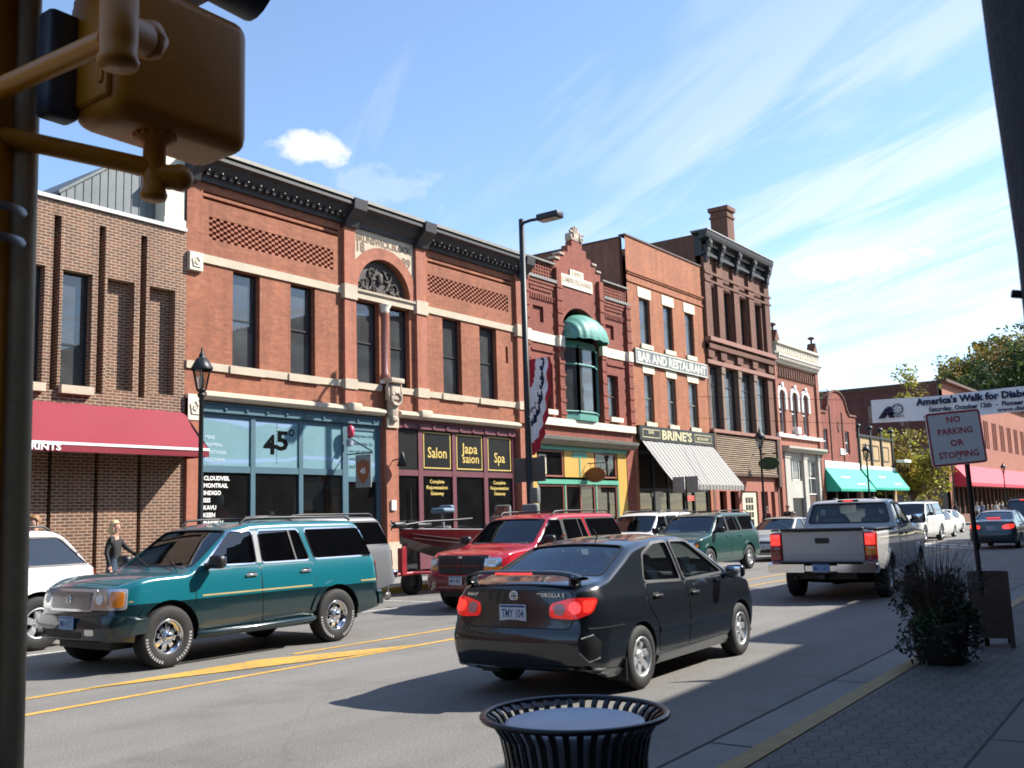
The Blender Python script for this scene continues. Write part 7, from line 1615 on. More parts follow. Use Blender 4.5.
t = thing('alarm_bell', 'small pink-red domed bracket light on the teal shopfront post', 'wall light', (20.75, 20.97, 4.3)); p = MB(); p.lathe([(0, -.19), (.09, -.17), (.11, 0), (.10, .12), (0, .19)], (20.75, 20.84, 4.35), n=12); p.build('shade', plain('pink_red', (.50, .04, .09), .4), t); p = MB(); p.tube([(20.75, 20.84, 4.15), (20.75, 20.99, 3.95)], .025, n=6); p.rbox((20.75, 20.88, 4.02), (.16, .16, .22), .03); p.build('bracket', plain('box_blue', (.28, .32, .40), .5), t)
def oval_sign(label, x, yc, zc, ry, rz, mat, rim, post=None):
    t = thing('hanging_sign', label, 'sign', (x, yc, zc - rz)); q = [(yc + ry * math.cos(a), zc + rz * math.sin(a)) for a in [i * math.pi / 16 for i in range(32)]]; m = MB(); m.prism(q, 'x', x - .03, x + .03, 0); o = m.build('board', mat, t)
    r = MB(); r.tube([(x - .03, y, z) for y, z in q] + [(x - .03, *q[0])], .022, n=5); r.build('rim', rim, o); b = MB(); b.tube([(x, yc + ry * .5, zc + rz + .02), (x, yc + ry * .5, zc + rz + .18)], .01, n=5); b.tube([(x, yc - ry * .5, zc + rz - .02), (x, yc - ry * .5, zc + rz + .18)], .01, n=5); b.tube([(x, yc - ry, zc + rz + .18), (x, YF, zc + rz + .18)], .02, n=6); b.build('bracket', 'iron', t); return t
oval_sign('brown oval hanging sign in front of the yellow and green shopfront', 34.0, 20.62, 3.31, .46, .28, plain('oval_brown', (.20, .065, .025), .5), plain('oval_rim', (.30, .14, .05), .5))
oval_sign('dark green oval hanging sign beside the timber siding', 50.5, 20.0, 4.17, .56, .33, plain('oval_green', (.012, .05, .022), .5), plain('oval_green_rim', (.05, .12, .05), .5))
# banner across the street
t = thing('street_banner', "white banner lettered America's Walk for Diabetes strung across the street", 'banner', (44.2, 12.7, 5.3)); X0 = 44.2
def bz(y): return .035 * math.sin(y * 1.1)
m = MB(); n = 30; ya, yb = 12.72, 3.2; vs = []
for i in range(n + 1): y = ya + (yb - ya) * i / n; vs += [(X0 + .04 * math.sin(i * .9), y, 5.30 + bz(y)), (X0 + .04 * math.sin(i * .9 + .4), y, 6.30 + bz(y))]
m.add(vs, [(2 * i, 2 * i + 2, 2 * i + 3, 2 * i + 1) for i in range(n)], 0, True); bo = m.build('banner_cloth', plain('banner_white', (.90, .90, .89), .8, var=.03), t)
l = MB(); U = (0, -1, 0); xx = X0 - .07
txt(l, "America's Walk for Diabetes", (xx, 10.85, 5.93), .27, U=U, w=4.75, align='L', bold=.05); txt(l, 'Saturday, October 12th  -  Pioneer Park', (xx, 10.35, 5.62), .18, U=U, w=4.15, align='L', bold=.04); txt(l, "America's Walk", (xx, 10.6, 5.38), .13, U=U, w=1.5, align='L', bold=.03); txt(l, 'www.diabetes.org', (xx, 7.75, 5.40), .15, U=U, w=2.0, align='L', bold=.03)
l.add([(xx, 12.45, 5.50), (xx, 12.15, 5.50), (xx, 11.98, 5.86), (xx, 12.12, 5.94)], [(0, 1, 2, 3)]); l.add([(xx, 12.0, 5.50), (xx, 11.78, 5.50), (xx, 11.86, 5.98), (xx, 12.06, 5.98)], [(0, 1, 2, 3)]); l.add([(xx, 12.2, 5.63), (xx, 11.8, 5.63), (xx, 11.8, 5.70), (xx, 12.15, 5.70)], [(0, 1, 2, 3)])
l.lathe([(.24, 0), (.24, -.004), (.20, -.004), (.20, 0)], (xx, 11.62, 5.84), 'x', 20)
for q in (-.12, 0, .12): l.tube([(xx, 11.62 + math.sqrt(.22 ** 2 - q * q), 5.84 + q), (xx, 11.62 - math.sqrt(.22 ** 2 - q * q), 5.84 + q)], .012, n=4)
txt(l, 'DIABETES', (xx, 11.62, 5.50), .08, U=U, w=.5); l.build('lettering', plain('banner_navy', (.012, .016, .055), .7), bo)
r = MB()
for (z, ) in ((6.32,), (5.28,)): r.tube([(X0, 12.72, z), (X0 - .2, 17.2, z + .5), (X0 - .4, 21.0, z + .95)], .012, n=4); r.tube([(X0, 3.2, z), (X0, -2, z + .7)], .012, n=4)
r.build('rope', 'iron', t)
# no parking sign
t = thing('no_parking_sign', 'white NO PARKING OR STOPPING sign with red border on a dark post', 'sign', (11.95, 2.40, .15)); tilt = Matrix.Rotation(R(0), 3, 'X')
p = MB(); p.tube([(12.14, 2.45, .15), (12.05, 2.475, 2.30)], .028, n=8); p.build('post', 'iron', t)
Cn = Vector((11.66, 2.475, 2.415)); Un = Vector((.33, -.47, 0)).normalized(); Un = (Un * 1 + Vector((0, 0, .075))).normalized(); Nn = Vector((-.80, -.60, 0)).normalized(); Vn = Un.cross(Nn).normalized(); Vn = Vn if Vn.z > 0 else -Vn; Nn = -Nn if Nn.x > 0 else Nn
Nn = Vn.cross(Un).normalized(); Nn = Nn if Nn.x < 0 else -Nn
Cn = Cn + Vector((.20, .045, .01))
def sgnq(mb, u0, u1, v0, v1, d): mb.add([Cn + Un * u0 + Vn * v0 + Nn * d, Cn + Un * u1 + Vn * v0 + Nn * d, Cn + Un * u1 + Vn * v1 + Nn * d, Cn + Un * u0 + Vn * v1 + Nn * d], [(0, 1, 2, 3)])
hw_, hh = .305, .30
b = MB(); pr = rpoly([(-hw_, -hh), (hw_, -hh), (hw_, hh), (-hw_, hh)], .04); f_ = [Cn + Un * u + Vn * v for u, v in pr]; k_ = [q - Nn * .012 for q in f_]; n = len(pr); b.add(f_ + k_, [tuple(range(n)), tuple(range(2 * n - 1, n - 1, -1))] + [(i, (i + 1) % n, n + (i + 1) % n, n + i) for i in range(n)]); bo = b.build('plate', plain('sign_white', (.86, .85, .80), .4, var=.05), t)
l = MB(); a = offs(pr, -.008); c = offs(pr, -.024); l.add([Cn + Un * u + Vn * v + Nn * .003 for u, v in a] + [Cn + Un * u + Vn * v + Nn * .003 for u, v in c], [(i, (i + 1) % n, n + (i + 1) % n, n + i) for i in range(n)])
for i, (s_, w_) in enumerate((('NO', .155), ('PARKING', .385), ('OR', .145), ('STOPPING', .44))): txt(l, s_, Cn + Nn * .003 + Vn * (.175 - i * .130), .068, U=Un, V=Vn, w=w_, bold=.015)
l.build('lettering', plain('sign_red', (.55, .018, .03), .5), bo)
bt = MB(); bt.add([Cn + Nn * .004 + Un * (.012 * math.cos(a)) + Vn * (-.235 + .012 * math.sin(a)) for a in [i * math.pi / 4 for i in range(8)]], [tuple(range(8))]); bt.build('bolt', 'dull_metal', bo)
# sandwich board
t = thing('sandwich_board', 'brown wooden sandwich board standing behind the planter', 'sandwich board', (12.2, 2.42, .15)); 
for sg in (-1, 1):
    b = MB(); c0 = Vector((12.22, 2.40, .15)); U_ = Vector((.12, -.50, 0)).normalized(); F_ = Vector((-.97, -.23, 0)) * sg
    lo = c0 + F_ * .22; hi = c0 + F_ * .03 + Vector((0, 0, .80)); w_ = .205
    def bar(a0, a1, t0, t1, d): 
        P_ = lambda u, s: lo.lerp(hi, s) + U_ * u
        vs = [P_(a0, t0), P_(a1, t0), P_(a1, t1), P_(a0, t1)]; n_ = F_ * d; vs += [v + n_ for v in vs]; b.add(vs, [(0, 1, 2, 3), (7, 6, 5, 4), (0, 4, 5, 1), (1, 5, 6, 2), (2, 6, 7, 3), (3, 7, 4, 0)])
    bar(-w_, -w_ + .05, 0, 1, .025); bar(w_ - .05, w_, 0, 1, .025); bar(-w_ + .05, w_ - .05, .12, 1, .018); bar(-w_ + .05, w_ - .05, .95, 1.0, .024); b.build('board', plain('board_brown', (.060, .028, .012), .6, var=.25), t)
# litter bin: flared rim of flat steel slats round a liner
bx, by = 3.27, 2.12; t = thing('litter_bin', 'black flared steel slat litter bin with pale rounded lid', 'litter bin', (bx, by, .15))
N_ = 40; s = MB()
prof = [(.265, .18), (.265, .62), (.268, .80), (.285, .88), (.315, .925), (.345, .945)]
for i in range(N_):
    a = 2 * math.pi * i / N_; w_ = .020; ca, sa = math.cos(a), math.sin(a); vs = []
    for (r_, z_) in prof:
        for d in (-1, 1): vs.append((bx + r_ * ca - d * w_ * sa / 2 * (r_ / .265), by + r_ * sa + d * w_ * ca / 2 * (r_ / .265), z_))
        for d in (1, -1): vs.append((bx + (r_ - .010) * ca - d * w_ * sa / 2, by + (r_ - .010) * sa + d * w_ * ca / 2, z_ + .004))
    s.add(vs, [(q * 4 + k, q * 4 + (k + 1) % 4, q * 4 + 4 + (k + 1) % 4, q * 4 + 4 + k) for q in range(len(prof) - 1) for k in range(4)], 0, False)
M['bin_black'] = plain('bin_black', (.010, .011, .014), .28, .2, var=.3); s.build('slats', 'bin_black', t)
s = MB()
for (r_, z_, th) in ((.345, .948, .014), (.268, .20, .02), (.270, .70, .014), (.25, .16, .02)): s.lathe([(r_ + th * math.cos(a), z_ + th * .8 * math.sin(a)) for a in [i * math.pi / 4 for i in range(8)]], (bx, by, 0), n=48, closed=True)
s.lathe([(.0, .16), (.26, .16)], (bx, by, 0), n=24); s.build('rim', 'bin_black', t)
s = MB(); s.lathe([(.225, .2), (.235, .84), (.268, .905), (.262, .922), (.245, .926), (.20, .916), (.10, .908), (0, .906)], (bx, by, 0), n=48); lid = s.build('lid', plain('lid_grey', (.40, .44, .50), .40, .2, var=.18, vs=5, bmp=.05), t)
# planter barrel with wild grasses
plx, ply = 10.68, 2.58; t = thing('planter', 'round planter overflowing with dark grasses, trailing leaves and a green clump', 'planter', (plx, ply, .15))
s = MB(); s.lathe([(.0, .16), (.22, .16), (.27, .50), (.29, .52), (.29, .56), (.25, .56), (.24, .50), (0, .5)], (plx, ply, 0), n=24); s.build('pot', plain('pot_dark', (.05, .042, .036), .8, var=.3), t)
def leafcards(mb, c, n, spread, size, up=.3, mats=1, droop=0.0, ell=(1, 1, 1)):
    for i in range(n):
        u = Vector((random.gauss(0, 1), random.gauss(0, 1), random.gauss(0, 1))).normalized() * random.random() ** .45 * spread; p = Vector(c) + Vector((u.x * ell[0], u.y * ell[1], u.z * ell[2]))
        d = Vector((random.gauss(0, 1), random.gauss(0, 1), random.gauss(up, .7))).normalized(); q = d.cross(Vector((random.gauss(0, 1), random.gauss(0, 1), random.gauss(0, 1)))).normalized(); s_ = size * random.uniform(.6, 1.4)
        mb.add([p - d * s_, p + q * s_ * .45, p + d * s_, p - q * s_ * .45], [(0, 1, 2, 3)], random.randrange(mats), False)
s = MB()
for i in range(900):
    a = random.uniform(0, 6.28); r0 = .2 * math.sqrt(random.random()); L_ = random.uniform(.25, .62) if random.random() < .85 else random.uniform(.6, .92); lean = random.uniform(.10, .95) * (1.1 if random.random() < .4 else .7); a2 = a + random.uniform(-.5, .5); b0 = Vector((plx + r0 * math.cos(a), ply + r0 * math.sin(a), .52)); dr = Vector((math.cos(a2), math.sin(a2), 0)); pts = [b0 + dr * (lean * L_ * q ** 1.7) + Vector((0, 0, L_ * (q - .28 * lean * q ** 3))) for q in (0, .35, .7, 1)]; sd = dr.cross(Vector((0, 0, 1))) * .006
    vs = []
    for k, p_ in enumerate(pts): w_ = (1, .9, .6, .12)[k]; vs += [p_ - sd * w_, p_ + sd * w_]
    s.add(vs, [(0, 1, 3, 2), (2, 3, 5, 4), (4, 5, 7, 6)], i % 2)
    if i % 4 == 0:
        e = pts[3]; dd = (pts[3] - pts[2]).normalized()
        for q in range(6): w = Vector((random.gauss(0, .012), random.gauss(0, .012), 0)); s.add([e + dd * (-.02 * q), e + dd * (-.02 * q) + w + dd * .03, e + dd * (-.02 * q - .012) + w * .3], [(0, 1, 2)], 2)
s.build('grasses', [plain('grass_purple', (.075, .050, .046), .8), plain('grass_brown', (.10, .080, .048), .8), plain('seed_head', (.10, .075, .065), .9)], t)
s = MB()
for a in range(30):
    an = a * .21 + random.random() * .2; c_ = (plx + .30 * math.cos(an), ply + .30 * math.sin(an), random.uniform(.22, .56)); leafcards(s, c_, 26, .13, .030, -.4, 2, ell=(1, 1, 1.5))
for i in range(46):
    an = random.uniform(0, 6.28); rr_ = .36 * math.sqrt(random.random()); leafcards(s, (plx + rr_ * math.cos(an), ply + rr_ * math.sin(an), random.uniform(.55, .98)), 24, .13, .026, .5, 2)
s.build('trailing_leaves', [plain('leaf_deep', (.016, .026, .017), .6), plain('leaf_mid', (.028, .036, .024), .6)], t)
s = MB(); 
for (dx, dy, dz) in ((-.25, -.05, .62), (-.12, -.26, .70), (-.32, .10, .56), (.0, -.3, .64)): leafcards(s, (plx + dx, ply + dy, dz), 80, .10, .026, .4, 1)
s.build('green_clump', plain('leaf_bright', (.025, .075, .014), .6), t)
s = MB()
for i in range(22): a = random.uniform(0, 6.28); q = Vector((plx + .36 * math.cos(a), ply + .36 * math.sin(a), random.uniform(.22, .6))); s.rbox(q, (.018, .018, .018), .006, seg=1)
s.build('small_flowers', plain('petal_pale', (.22, .20, .20), .8), t)
# traffic signal pole, left edge
t = thing('signal_pole', 'yellow and grey traffic signal pole with steel bands, cropped by the left edge', 'signal pole', (1.19, 2.56, .15))
M['signal_yellow'] = plain('signal_yellow', (.62, .235, .006), .42, var=.14, vs=5, bmp=.02); M['pole_grey'] = plain('pole_grey', (.50, .40, .24), .55, .2, var=.25, vs=4)
p = MB(); p.lathe([(.15, .15), (.15, .25), (.098, .32), (.094, 4.6), (0, 4.62)], (1.215, 2.575, 0), n=28); p.build('pole', 'signal_yellow', t)
p = MB(); p.tube([(1.324, 2.496, .15), (1.288, 2.518, 4.6)], .037, n=16); p.build('conduit', 'pole_grey', t)
p = MB()
for z in (2.50, 2.42): p.lathe([(.118, z - .012), (.122, z), (.118, z + .012)], (1.225, 2.565, 0), n=28)
p.build('steel_band', 'dull_metal', t)
p = MB(); p.rbox((1.16, 2.44, 1.06), (.16, .05, .30), .02); p.rbox((1.16, 2.41, 1.06), (.05, .03, .05), .01); p.build('push_button_box', plain('button_blue', (.09, .12, .17), .5), t)
# pedestrian signal housing hung off the pole on pipe brackets
t = thing('pedestrian_signal', 'ochre pedestrian signal housing on pipe brackets, upper left corner', 'traffic signal', (1.575, 2.30, 2.74))
s = MB(); s.rbox((1.590, 2.312, 2.935), (.430, .225, .40), .05, seg=4); ho = s.build('housing', 'signal_yellow', t)
s = MB(); s.rbox((1.372, 2.312, 2.935), (.018, .17, .31), .008); s.rbox((1.362, 2.25, 2.84), (.012, .02, .05), .004); s.build('access_door', 'signal_yellow', ho)
s = MB(); s.rbox((1.575, 2.44, 2.95), (.36, .06, .33), .02); s.rbox((1.333, 2.40, 2.89), (.09, .07, .29), .015); s.tube([(1.42, 2.42, 3.135), (1.42, 2.62, 3.10)], .02) if False else None; s.build('visor', plain('visor_blue', (.07, .08, .11), .5), ho)
s = MB(); s.tube([(1.20, 2.52, 2.80), (1.165, 1.90, 2.74)], .026, n=14); s.lathe([(.0, -.06), (.040, -.058), (.044, -.045), (.038, -.03), (.040, .0), (.040, .10), (0, .11)], (1.165, 1.86, 2.725), n=20); s.tube([(1.165, 1.86, 2.76), (1.245, 1.90, 2.775)], [.036, .040], n=14); s.lathe([(0, -.045), (.03, -.035), (.045, 0), (.03, .035), (0, .045)], (1.27, 1.91, 2.785), n=16); s.tube([(1.165, 1.86, 2.84), (1.165, 1.86, 3.4)], .034, n=14); s.build('upper_bracket', 'signal_yellow', t)
s = MB(); s.tube([(1.24, 2.50, 2.70), (1.535, 2.29, 2.645)], .026, n=14); s.lathe([(0, -.065), (.032, -.062), (.036, -.05), (.030, -.03), (.030, .09), (.05, .10), (.055, .125), (0, .13)], (1.545, 2.285, 2.62), n=18); s.tube([(1.545, 2.285, 2.625), (1.60, 2.25, 2.625)], [.03, .036], n=12); s.lathe([(.037 * math.sin(q * math.pi / 8), -.037 * math.cos(q * math.pi / 8)) for q in range(9)], (1.60, 2.25, 2.625), n=14)
for i in range(14): a = i * 2 * math.pi / 14; s.rbox((1.545 + .05 * math.cos(a), 2.285 + .05 * math.sin(a), 2.735), (.014, .014, .016), .003, seg=1)
s.build('lower_bracket', 'signal_yellow', t); s = MB(); s.tube([(1.545, 2.285, 2.70), (1.545, 2.285, 2.76)], .02, n=10); s.build('mounting_stub', 'signal_yellow', t)
t2 = thing('traffic_signal', 'dark traffic signal body above the pedestrian housing at the top left', 'traffic signal', (1.30, 2.35, 3.2)); s = MB(); s.rbox((1.42, 2.36, 3.37), (.66, .34, .34), .05, seg=3); s.build('housing', plain('signal_black', (.014, .013, .012), .5), t2); s = MB(); s.tube([(1.70, 2.26, 3.30), (1.86, 2.24, 3.28)], .10, n=18, caps=False); s.build('visor', plain('visor_blue_dark', (.03, .04, .065), .5), t2); s = MB(); s.tube([(1.16, 2.5, 3.42), (1.22, 2.48, 3.42)], .03, n=8); s.build('bracket', 'signal_yellow', t2)
# leaning dark post at the right edge
t = thing('timber_post', 'dark weathered timber post leaning in at the right edge', 'post', (1.80, .12, .15)); s = MB(); rr = random.Random(3); pts = []; ra_ = []
for i in range(26): z = .15 + i * .16; pts.append((1.72 - (z - 2.2) * .006 + .003 * rr.random(), .141 + (z - 2.2) * .024, z)); ra_.append(.115 + .006 * rr.random() - .002 * i * .1)
s.tube(pts, ra_, n=20); s.build('shaft', plain('post_dark', (.050, .052, .058), .85, var=.3, vs=6, bmp=.5), t); s = MB(); s.tube([(1.71, .235, 2.0), (1.70, .262, 2.005)], .007, n=5); s.build('nail', 'iron', t)
# shop dummies and goods behind the teal shopfront
t = thing('shop_dummy', 'grey-headed shop dummy in a maroon coat behind the brand list window', 'mannequin', (16.45, 21.45, .16)); s = MB(); s.lathe([(0, 2.22), (.07, 2.24), (.105, 2.36), (.10, 2.46), (.06, 2.55), (0, 2.57)], (16.6, 21.42, 0), n=16); s.build('head', plain('dummy_grey', (.42, .42, .42), .6), t)
s = MB(); s.lathe([(.17, .9), (.20, 1.3), (.22, 1.7), (.25, 2.05), (.12, 2.16), (.06, 2.24)], (16.6, 21.42, 0), n=18); 
for sg in (-1, 1): s.tube([(16.6 + sg * .22, 21.42, 2.02), (16.6 + sg * .30, 21.40, 1.65), (16.6 + sg * .28, 21.34, 1.35)], [.08, .07, .05], n=10)
s.build('coat', plain('coat_maroon', (.16, .012, .03), .8), t); s = MB(); s.tube([(16.5, 21.42, .2), (16.52, 21.42, .95)], .07, n=8); s.tube([(16.7, 21.42, .2), (16.68, 21.42, .95)], .07, n=8); s.build('trousers', 'joint', t)
t = thing('display_board', 'white display board with hanging orange garment in the third teal window', 'display', (19.6, 22.0, .16)); s = MB(); s.box(19.3, 20.4, 21.62, 21.66, .9, 2.9); s.build('board', plain('board_pale', (.34, .32, .28), .8), t); s = MB(); s.prism([(19.35, 1.95), (19.6, 2.1), (19.85, 2.1), (20.1, 1.95), (19.98, 1.75), (19.88, 1.82), (19.86, 1.2), (19.6, 1.2), (19.58, 1.82), (19.47, 1.75)], 'y', 21.45, 21.5); s.build('garment', plain('garment_orange', (.30, .085, .02), .8), t)
t = thing('display_goods', 'white shoe display on a low stand in the second teal window', 'display', (18.2, 21.9, .16)); s = MB(); s.rbox((18.3, 21.42, 1.95), (.16, .12, .26), .05); s.tube([(18.25, 21.42, .2), (18.25, 21.42, 1.9)], .02); s.build('shoe', 'white', t); s = MB(); s.box(17.9, 18.7, 21.6, 22.1, .16, .9); s.build('stand', 'joint', t)
# ================================================================== people
def person(label, loc, rz, shirt, trousers, skin=(.42, .24, .17), hair=(.10, .06, .03), pose='stand', h=1.70, hair_long=False, arms=None, hands=False, group=None):
    """one skinned body: vertex per joint, radius per joint"""
    t = thing('person', label, 'person', loc, rz, group); k = h / 1.75; J = []; E = []; Rd = []; tagv = []
    def v(p, r, tg, parent=None):
        J.append(Vector(p)); Rd.append(r); tagv.append(tg)
        if parent is not None: E.append((parent, len(J) - 1))
        return len(J) - 1
    sit = pose == 'sit'; zp = .10 if sit else .93
    pel = v((0, 0, zp), (.155, .125), 'trs'); sp = v((0.0, 0, zp + .22), (.135, .105), 'sh', pel); ch = v((.01, 0, zp + .42), (.165, .12), 'sh', sp); nk = v((.0, 0, zp + .56), (.062, .062), 'skin', ch); hd = v((.02, 0, zp + .66), (.072, .085), 'skin', nk); h2 = v((.025, 0, zp + .75), (.078, .098), 'skin', hd); h3 = v((.01, 0, zp + .83), (.05, .06), 'skin', h2)
    for s in (1, -1):
        sh = v((0, s * .17, zp + .47), (.068, .068), 'sh', ch); ar = (arms or {}).get(s) or [(.02, s * .235, zp + .20), (.10, s * .22, zp - .05)]
        el = v(ar[0], (.048, .048), 'sh', sh); wr = v(ar[1], (.034, .034), 'sh' , el); d = (Vector(ar[1]) - Vector(ar[0])).normalized(); hn = v(Vector(ar[1]) + d * .07, (.040, .022), 'skin', wr)
        if hands:
            sd = d.cross(Vector((1, 0, 0))); sd = sd.normalized() if sd.length > .1 else Vector((0, 1, 0))
            for q, L_ in ((-.030, .070), (-.010, .085), (.010, .080), (.028, .062)): a = v(Vector(ar[1]) + d * .115 + sd * q, (.010, .010), 'skin', hn); v(Vector(ar[1]) + d * (.115 + L_) + sd * q * 1.1 + Vector((.012, 0, -.012)), (.007, .007), 'skin', a)
            a = v(Vector(ar[1]) + d * .06 + sd * .05, (.012, .012), 'skin', hn); v(Vector(ar[1]) + d * .10 + sd * .066, (.008, .008), 'skin', a)
        else: v(Vector(ar[1]) + d * .15, (.026, .014), 'skin', hn)
        hp = v((0, s * .095, zp - .06), (.105, .105), 'trs', pel)
        if sit: kn = v((.44, s * .12, zp + .04), (.068, .068), 'trs', hp); an = v((.62, s * .12, zp - .32), (.045, .045), 'trs', kn); v((.76, s * .12, zp - .36), (.04, .03), 'shoe', an)
        else:
            st = .12 * s if pose == 'walk' else 0; kn = v((.03 + st, s * .10, .49), (.065, .065), 'trs', hp); an = v((-.02 + st * 1.4, s * .10, .09), (.044, .044), 'trs', kn); v((.13 + st * 1.4, s * .11, .045), (.045, .035), 'shoe', an)
    me = bpy.data.meshes.new('person'); me.from_pydata([tuple(p * k) for p in J], E, []); o = bpy.data.objects.new('body', me); COL.objects.link(o)
    md = o.modifiers.new('s', 'SKIN'); md.use_smooth_shade = True
    for i, sv in enumerate(me.skin_vertices[0].data): sv.radius = (Rd[i][0] * k, Rd[i][1] * k); sv.use_root = i == 0
    sb = o.modifiers.new('u', 'SUBSURF'); sb.levels = 2; sb.render_levels = 2
    dg = bpy.context.evaluated_depsgraph_get(); m2 = bpy.data.meshes.new_from_object(o.evaluated_get(dg)); bpy.data.objects.remove(o)
    for c_, nm in ((shirt, 'shirt'), (trousers, 'trousers'), (skin, 'skin'), ((.03, .025, .02), 'shoe')):
        m2.materials.append(plain(nm, c_, .8, var=.12, vs=8))
    idx = {'sh': 0, 'trs': 1, 'skin': 2, 'shoe': 3}; JP = [p * k for p in J]
    for p in m2.polygons:
        c = p.center; best = None
        for (a, b) in E:
            ab = JP[b] - JP[a]; u = max(0, min(1, (c - JP[a]).dot(ab) / max(1e-9, ab.length_squared))); d = (c - (JP[a] + ab * u)).length - .5 * (Rd[a][0] * (1 - u) + Rd[b][0] * u) * k
            if best is None or d < best[0]: best = (d, tagv[a] if u < .55 else tagv[b])
        p.material_index = idx[best[1]]; p.use_smooth = True
    b = bpy.data.objects.new('body', m2); COL.objects.link(b); b.parent = t
    hm = MB(); c = Vector((.005, 0, zp + .765)) * k; vs = []; n, m_ = 18, 9; rx, ry, rz_ = .112 * k, .096 * k, .125 * k
    for i in range(m_ + 1):
        ph = math.pi * .5 - (math.pi * (.5 + (.12 if not hair_long else .30))) * i / m_
        for j in range(n):
            a = 2 * math.pi * j / n; front = max(0, math.cos(a)); z = math.sin(ph); z = max(z, .28 + .2 * front if front > .25 else z); vs.append(c + Vector((rx * math.cos(ph) * math.cos(a) - .01, ry * math.cos(ph) * math.sin(a), rz_ * z)))
    hm.add(vs, [(i * n + j, i * n + (j + 1) % n, (i + 1) * n + (j + 1) % n, (i + 1) * n + j) for i in range(m_) for j in range(n)], 0, True)
    if hair_long: hm.lathe([(.02, .02), (.075, .0), (.095, -.06), (.09, -.14), (.05, -.19)], c + Vector((-.035, 0, 0)), n=14)
    hm.build('hair', plain('hair', hair, .6, var=.3, vs=30), t, local=True)
    fc = MB(); f = Vector((.105, 0, zp + .715)) * k; fc.rbox(f + Vector((.0, 0, -.005)), (.03 * k, .026 * k, .04 * k), .010, seg=2); fo = fc.build('nose', plain('skin_n', skin, .6), t, local=True)
    ey = MB()
    for s in (1, -1): ey.rbox(Vector((.098, s * .034, zp + .735)) * k, (.012, .022, .010), .004, seg=1)
    ey.rbox(Vector((.100, 0, zp + .668)) * k, (.010, .045, .010), .004, seg=1); ey.build('eyes_and_mouth', plain('face_dark', (.06, .03, .025), .5), t, local=True)
    er = MB()
    for s in (1, -1): er.rbox(Vector((.015, s * .088, zp + .715)) * k, (.035, .016, .055), .008, seg=1)
    er.build('ears', plain('skin_e', skin, .6), t, local=True); return t
person('blonde person in a long-sleeved black top and jeans walking past the brown brick wall', (11.38, 17.9, .15), R(-62), (.012, .012, .014), (.05, .075, .12), skin=(.50, .27, .19), hair=(.62, .46, .24), pose='walk', h=1.68, hair_long=True, hands=True, arms={1: [(.10, .34, 1.22), (.20, .56, 1.06)], -1: [(-.02, -.27, 1.16), (.06, -.28, .92)]})
person('person with auburn hair and white collar, head above the white sport utility', (10.2, 18.7, .15), R(200), (.55, .55, .55), (.03, .03, .04), hair=(.24, .11, .04), h=1.82, pose='walk')
person('person in a dark red jacket by the cream door below the timber siding', (49.0, 19.7, .15), R(180), (.16, .03, .035), (.03, .03, .04), hair=(.06, .04, .03), h=1.72)
person('person in a black jacket with pale scarf near the timber sided shopfront', (50.6, 19.2, .15), R(170), (.015, .015, .018), (.03, .03, .04), hair=(.10, .06, .03), h=1.78)
person('person in a tan jacket on the pavement by the pale stone shopfront', (56.6, 19.6, .15), R(190), (.25, .15, .09), (.04, .04, .06), hair=(.12, .07, .04), h=1.86)
for i, (x, y, c, lb) in enumerate(((95, 19.0, (.5, .5, .5), 'person in white under the near end of the long red awning'), (99, 19.4, (.10, .16, .30), 'person in blue under the long red awning, between two walkers'), (104, 19.1, (.55, .50, .42), 'person in cream under the middle of the long red awning'), (109, 19.5, (.04, .04, .05), 'person in black farther along under the long red awning'), (114, 19.0, (.5, .2, .15), 'person in orange farthest along under the long red awning'), (82, 19.6, (.45, .30, .26), 'person in pink by the foot of the autumn tree'), (86.5, 18.9, (.05, .05, .07), 'person in navy crossing the side street by the autumn tree'))):
    person(lb, (x, y, .15), R(160 + 30 * i), c, (.04, .04, .06), h=1.72 + .03 * (i % 4), pose='walk' if i % 2 else 'stand')
# drivers
def driver(label, car_root, x, y, z, shirt, arms=None, hair=(.07, .05, .03), skin=(.40, .23, .16)):
    m = Matrix.Rotation(car_root.rotation_euler.z, 3, 'Z'); p = Vector(car_root.location) + m @ Vector((x, y, z)); return person(label, p, car_root.rotation_euler.z, shirt, (.04, .045, .06), skin, hair, 'sit', arms=arms)
zp = .10
whl = {1: [(.22, .24, zp + .28), (.40, .16, zp + .36)], -1: [(.22, -.24, zp + .28), (.40, -.16, zp + .36)]}
tr = teal.root
driver('driver in a grey-green shirt with an elbow at the window of the teal sport utility', tr, -.05, .38, .74, (.16, .24, .21), {1: [(.20, .36, zp + .33), (.34, .22, zp + .42)], -1: whl[-1]})
rs = {o['label']: o for o in bpy.data.objects if 'label' in o.keys()}
def find(s): return [o for l, o in rs.items() if s in l and o.parent is None][0]
driver('driver in a dark top at the wheel of the bright red sport utility', find('bright red sport'), .0, .38, .74, (.05, .05, .06), {1: [(.16, .42, zp + .34), (.24, .56, zp + .46)], -1: whl[-1]})
driver('driver in a white shirt at the wheel of the dark green sport utility', find('dark green sport'), .05, .38, .70, (.5, .48, .45), whl, skin=(.5, .3, .22))
driver('driver in a dark jacket seen through the pickup rear window', find('silver pickup'), .12, .40, .96, (.04, .06, .06), whl)
driver('passenger in a grey top beside the driver in the pickup', find('silver pickup'), .12, -.40, .96, (.14, .15, .15))
driver('driver in a dark top in the dark slate saloon', corolla.root, .0, .36, .44, (.04, .05, .06), whl)

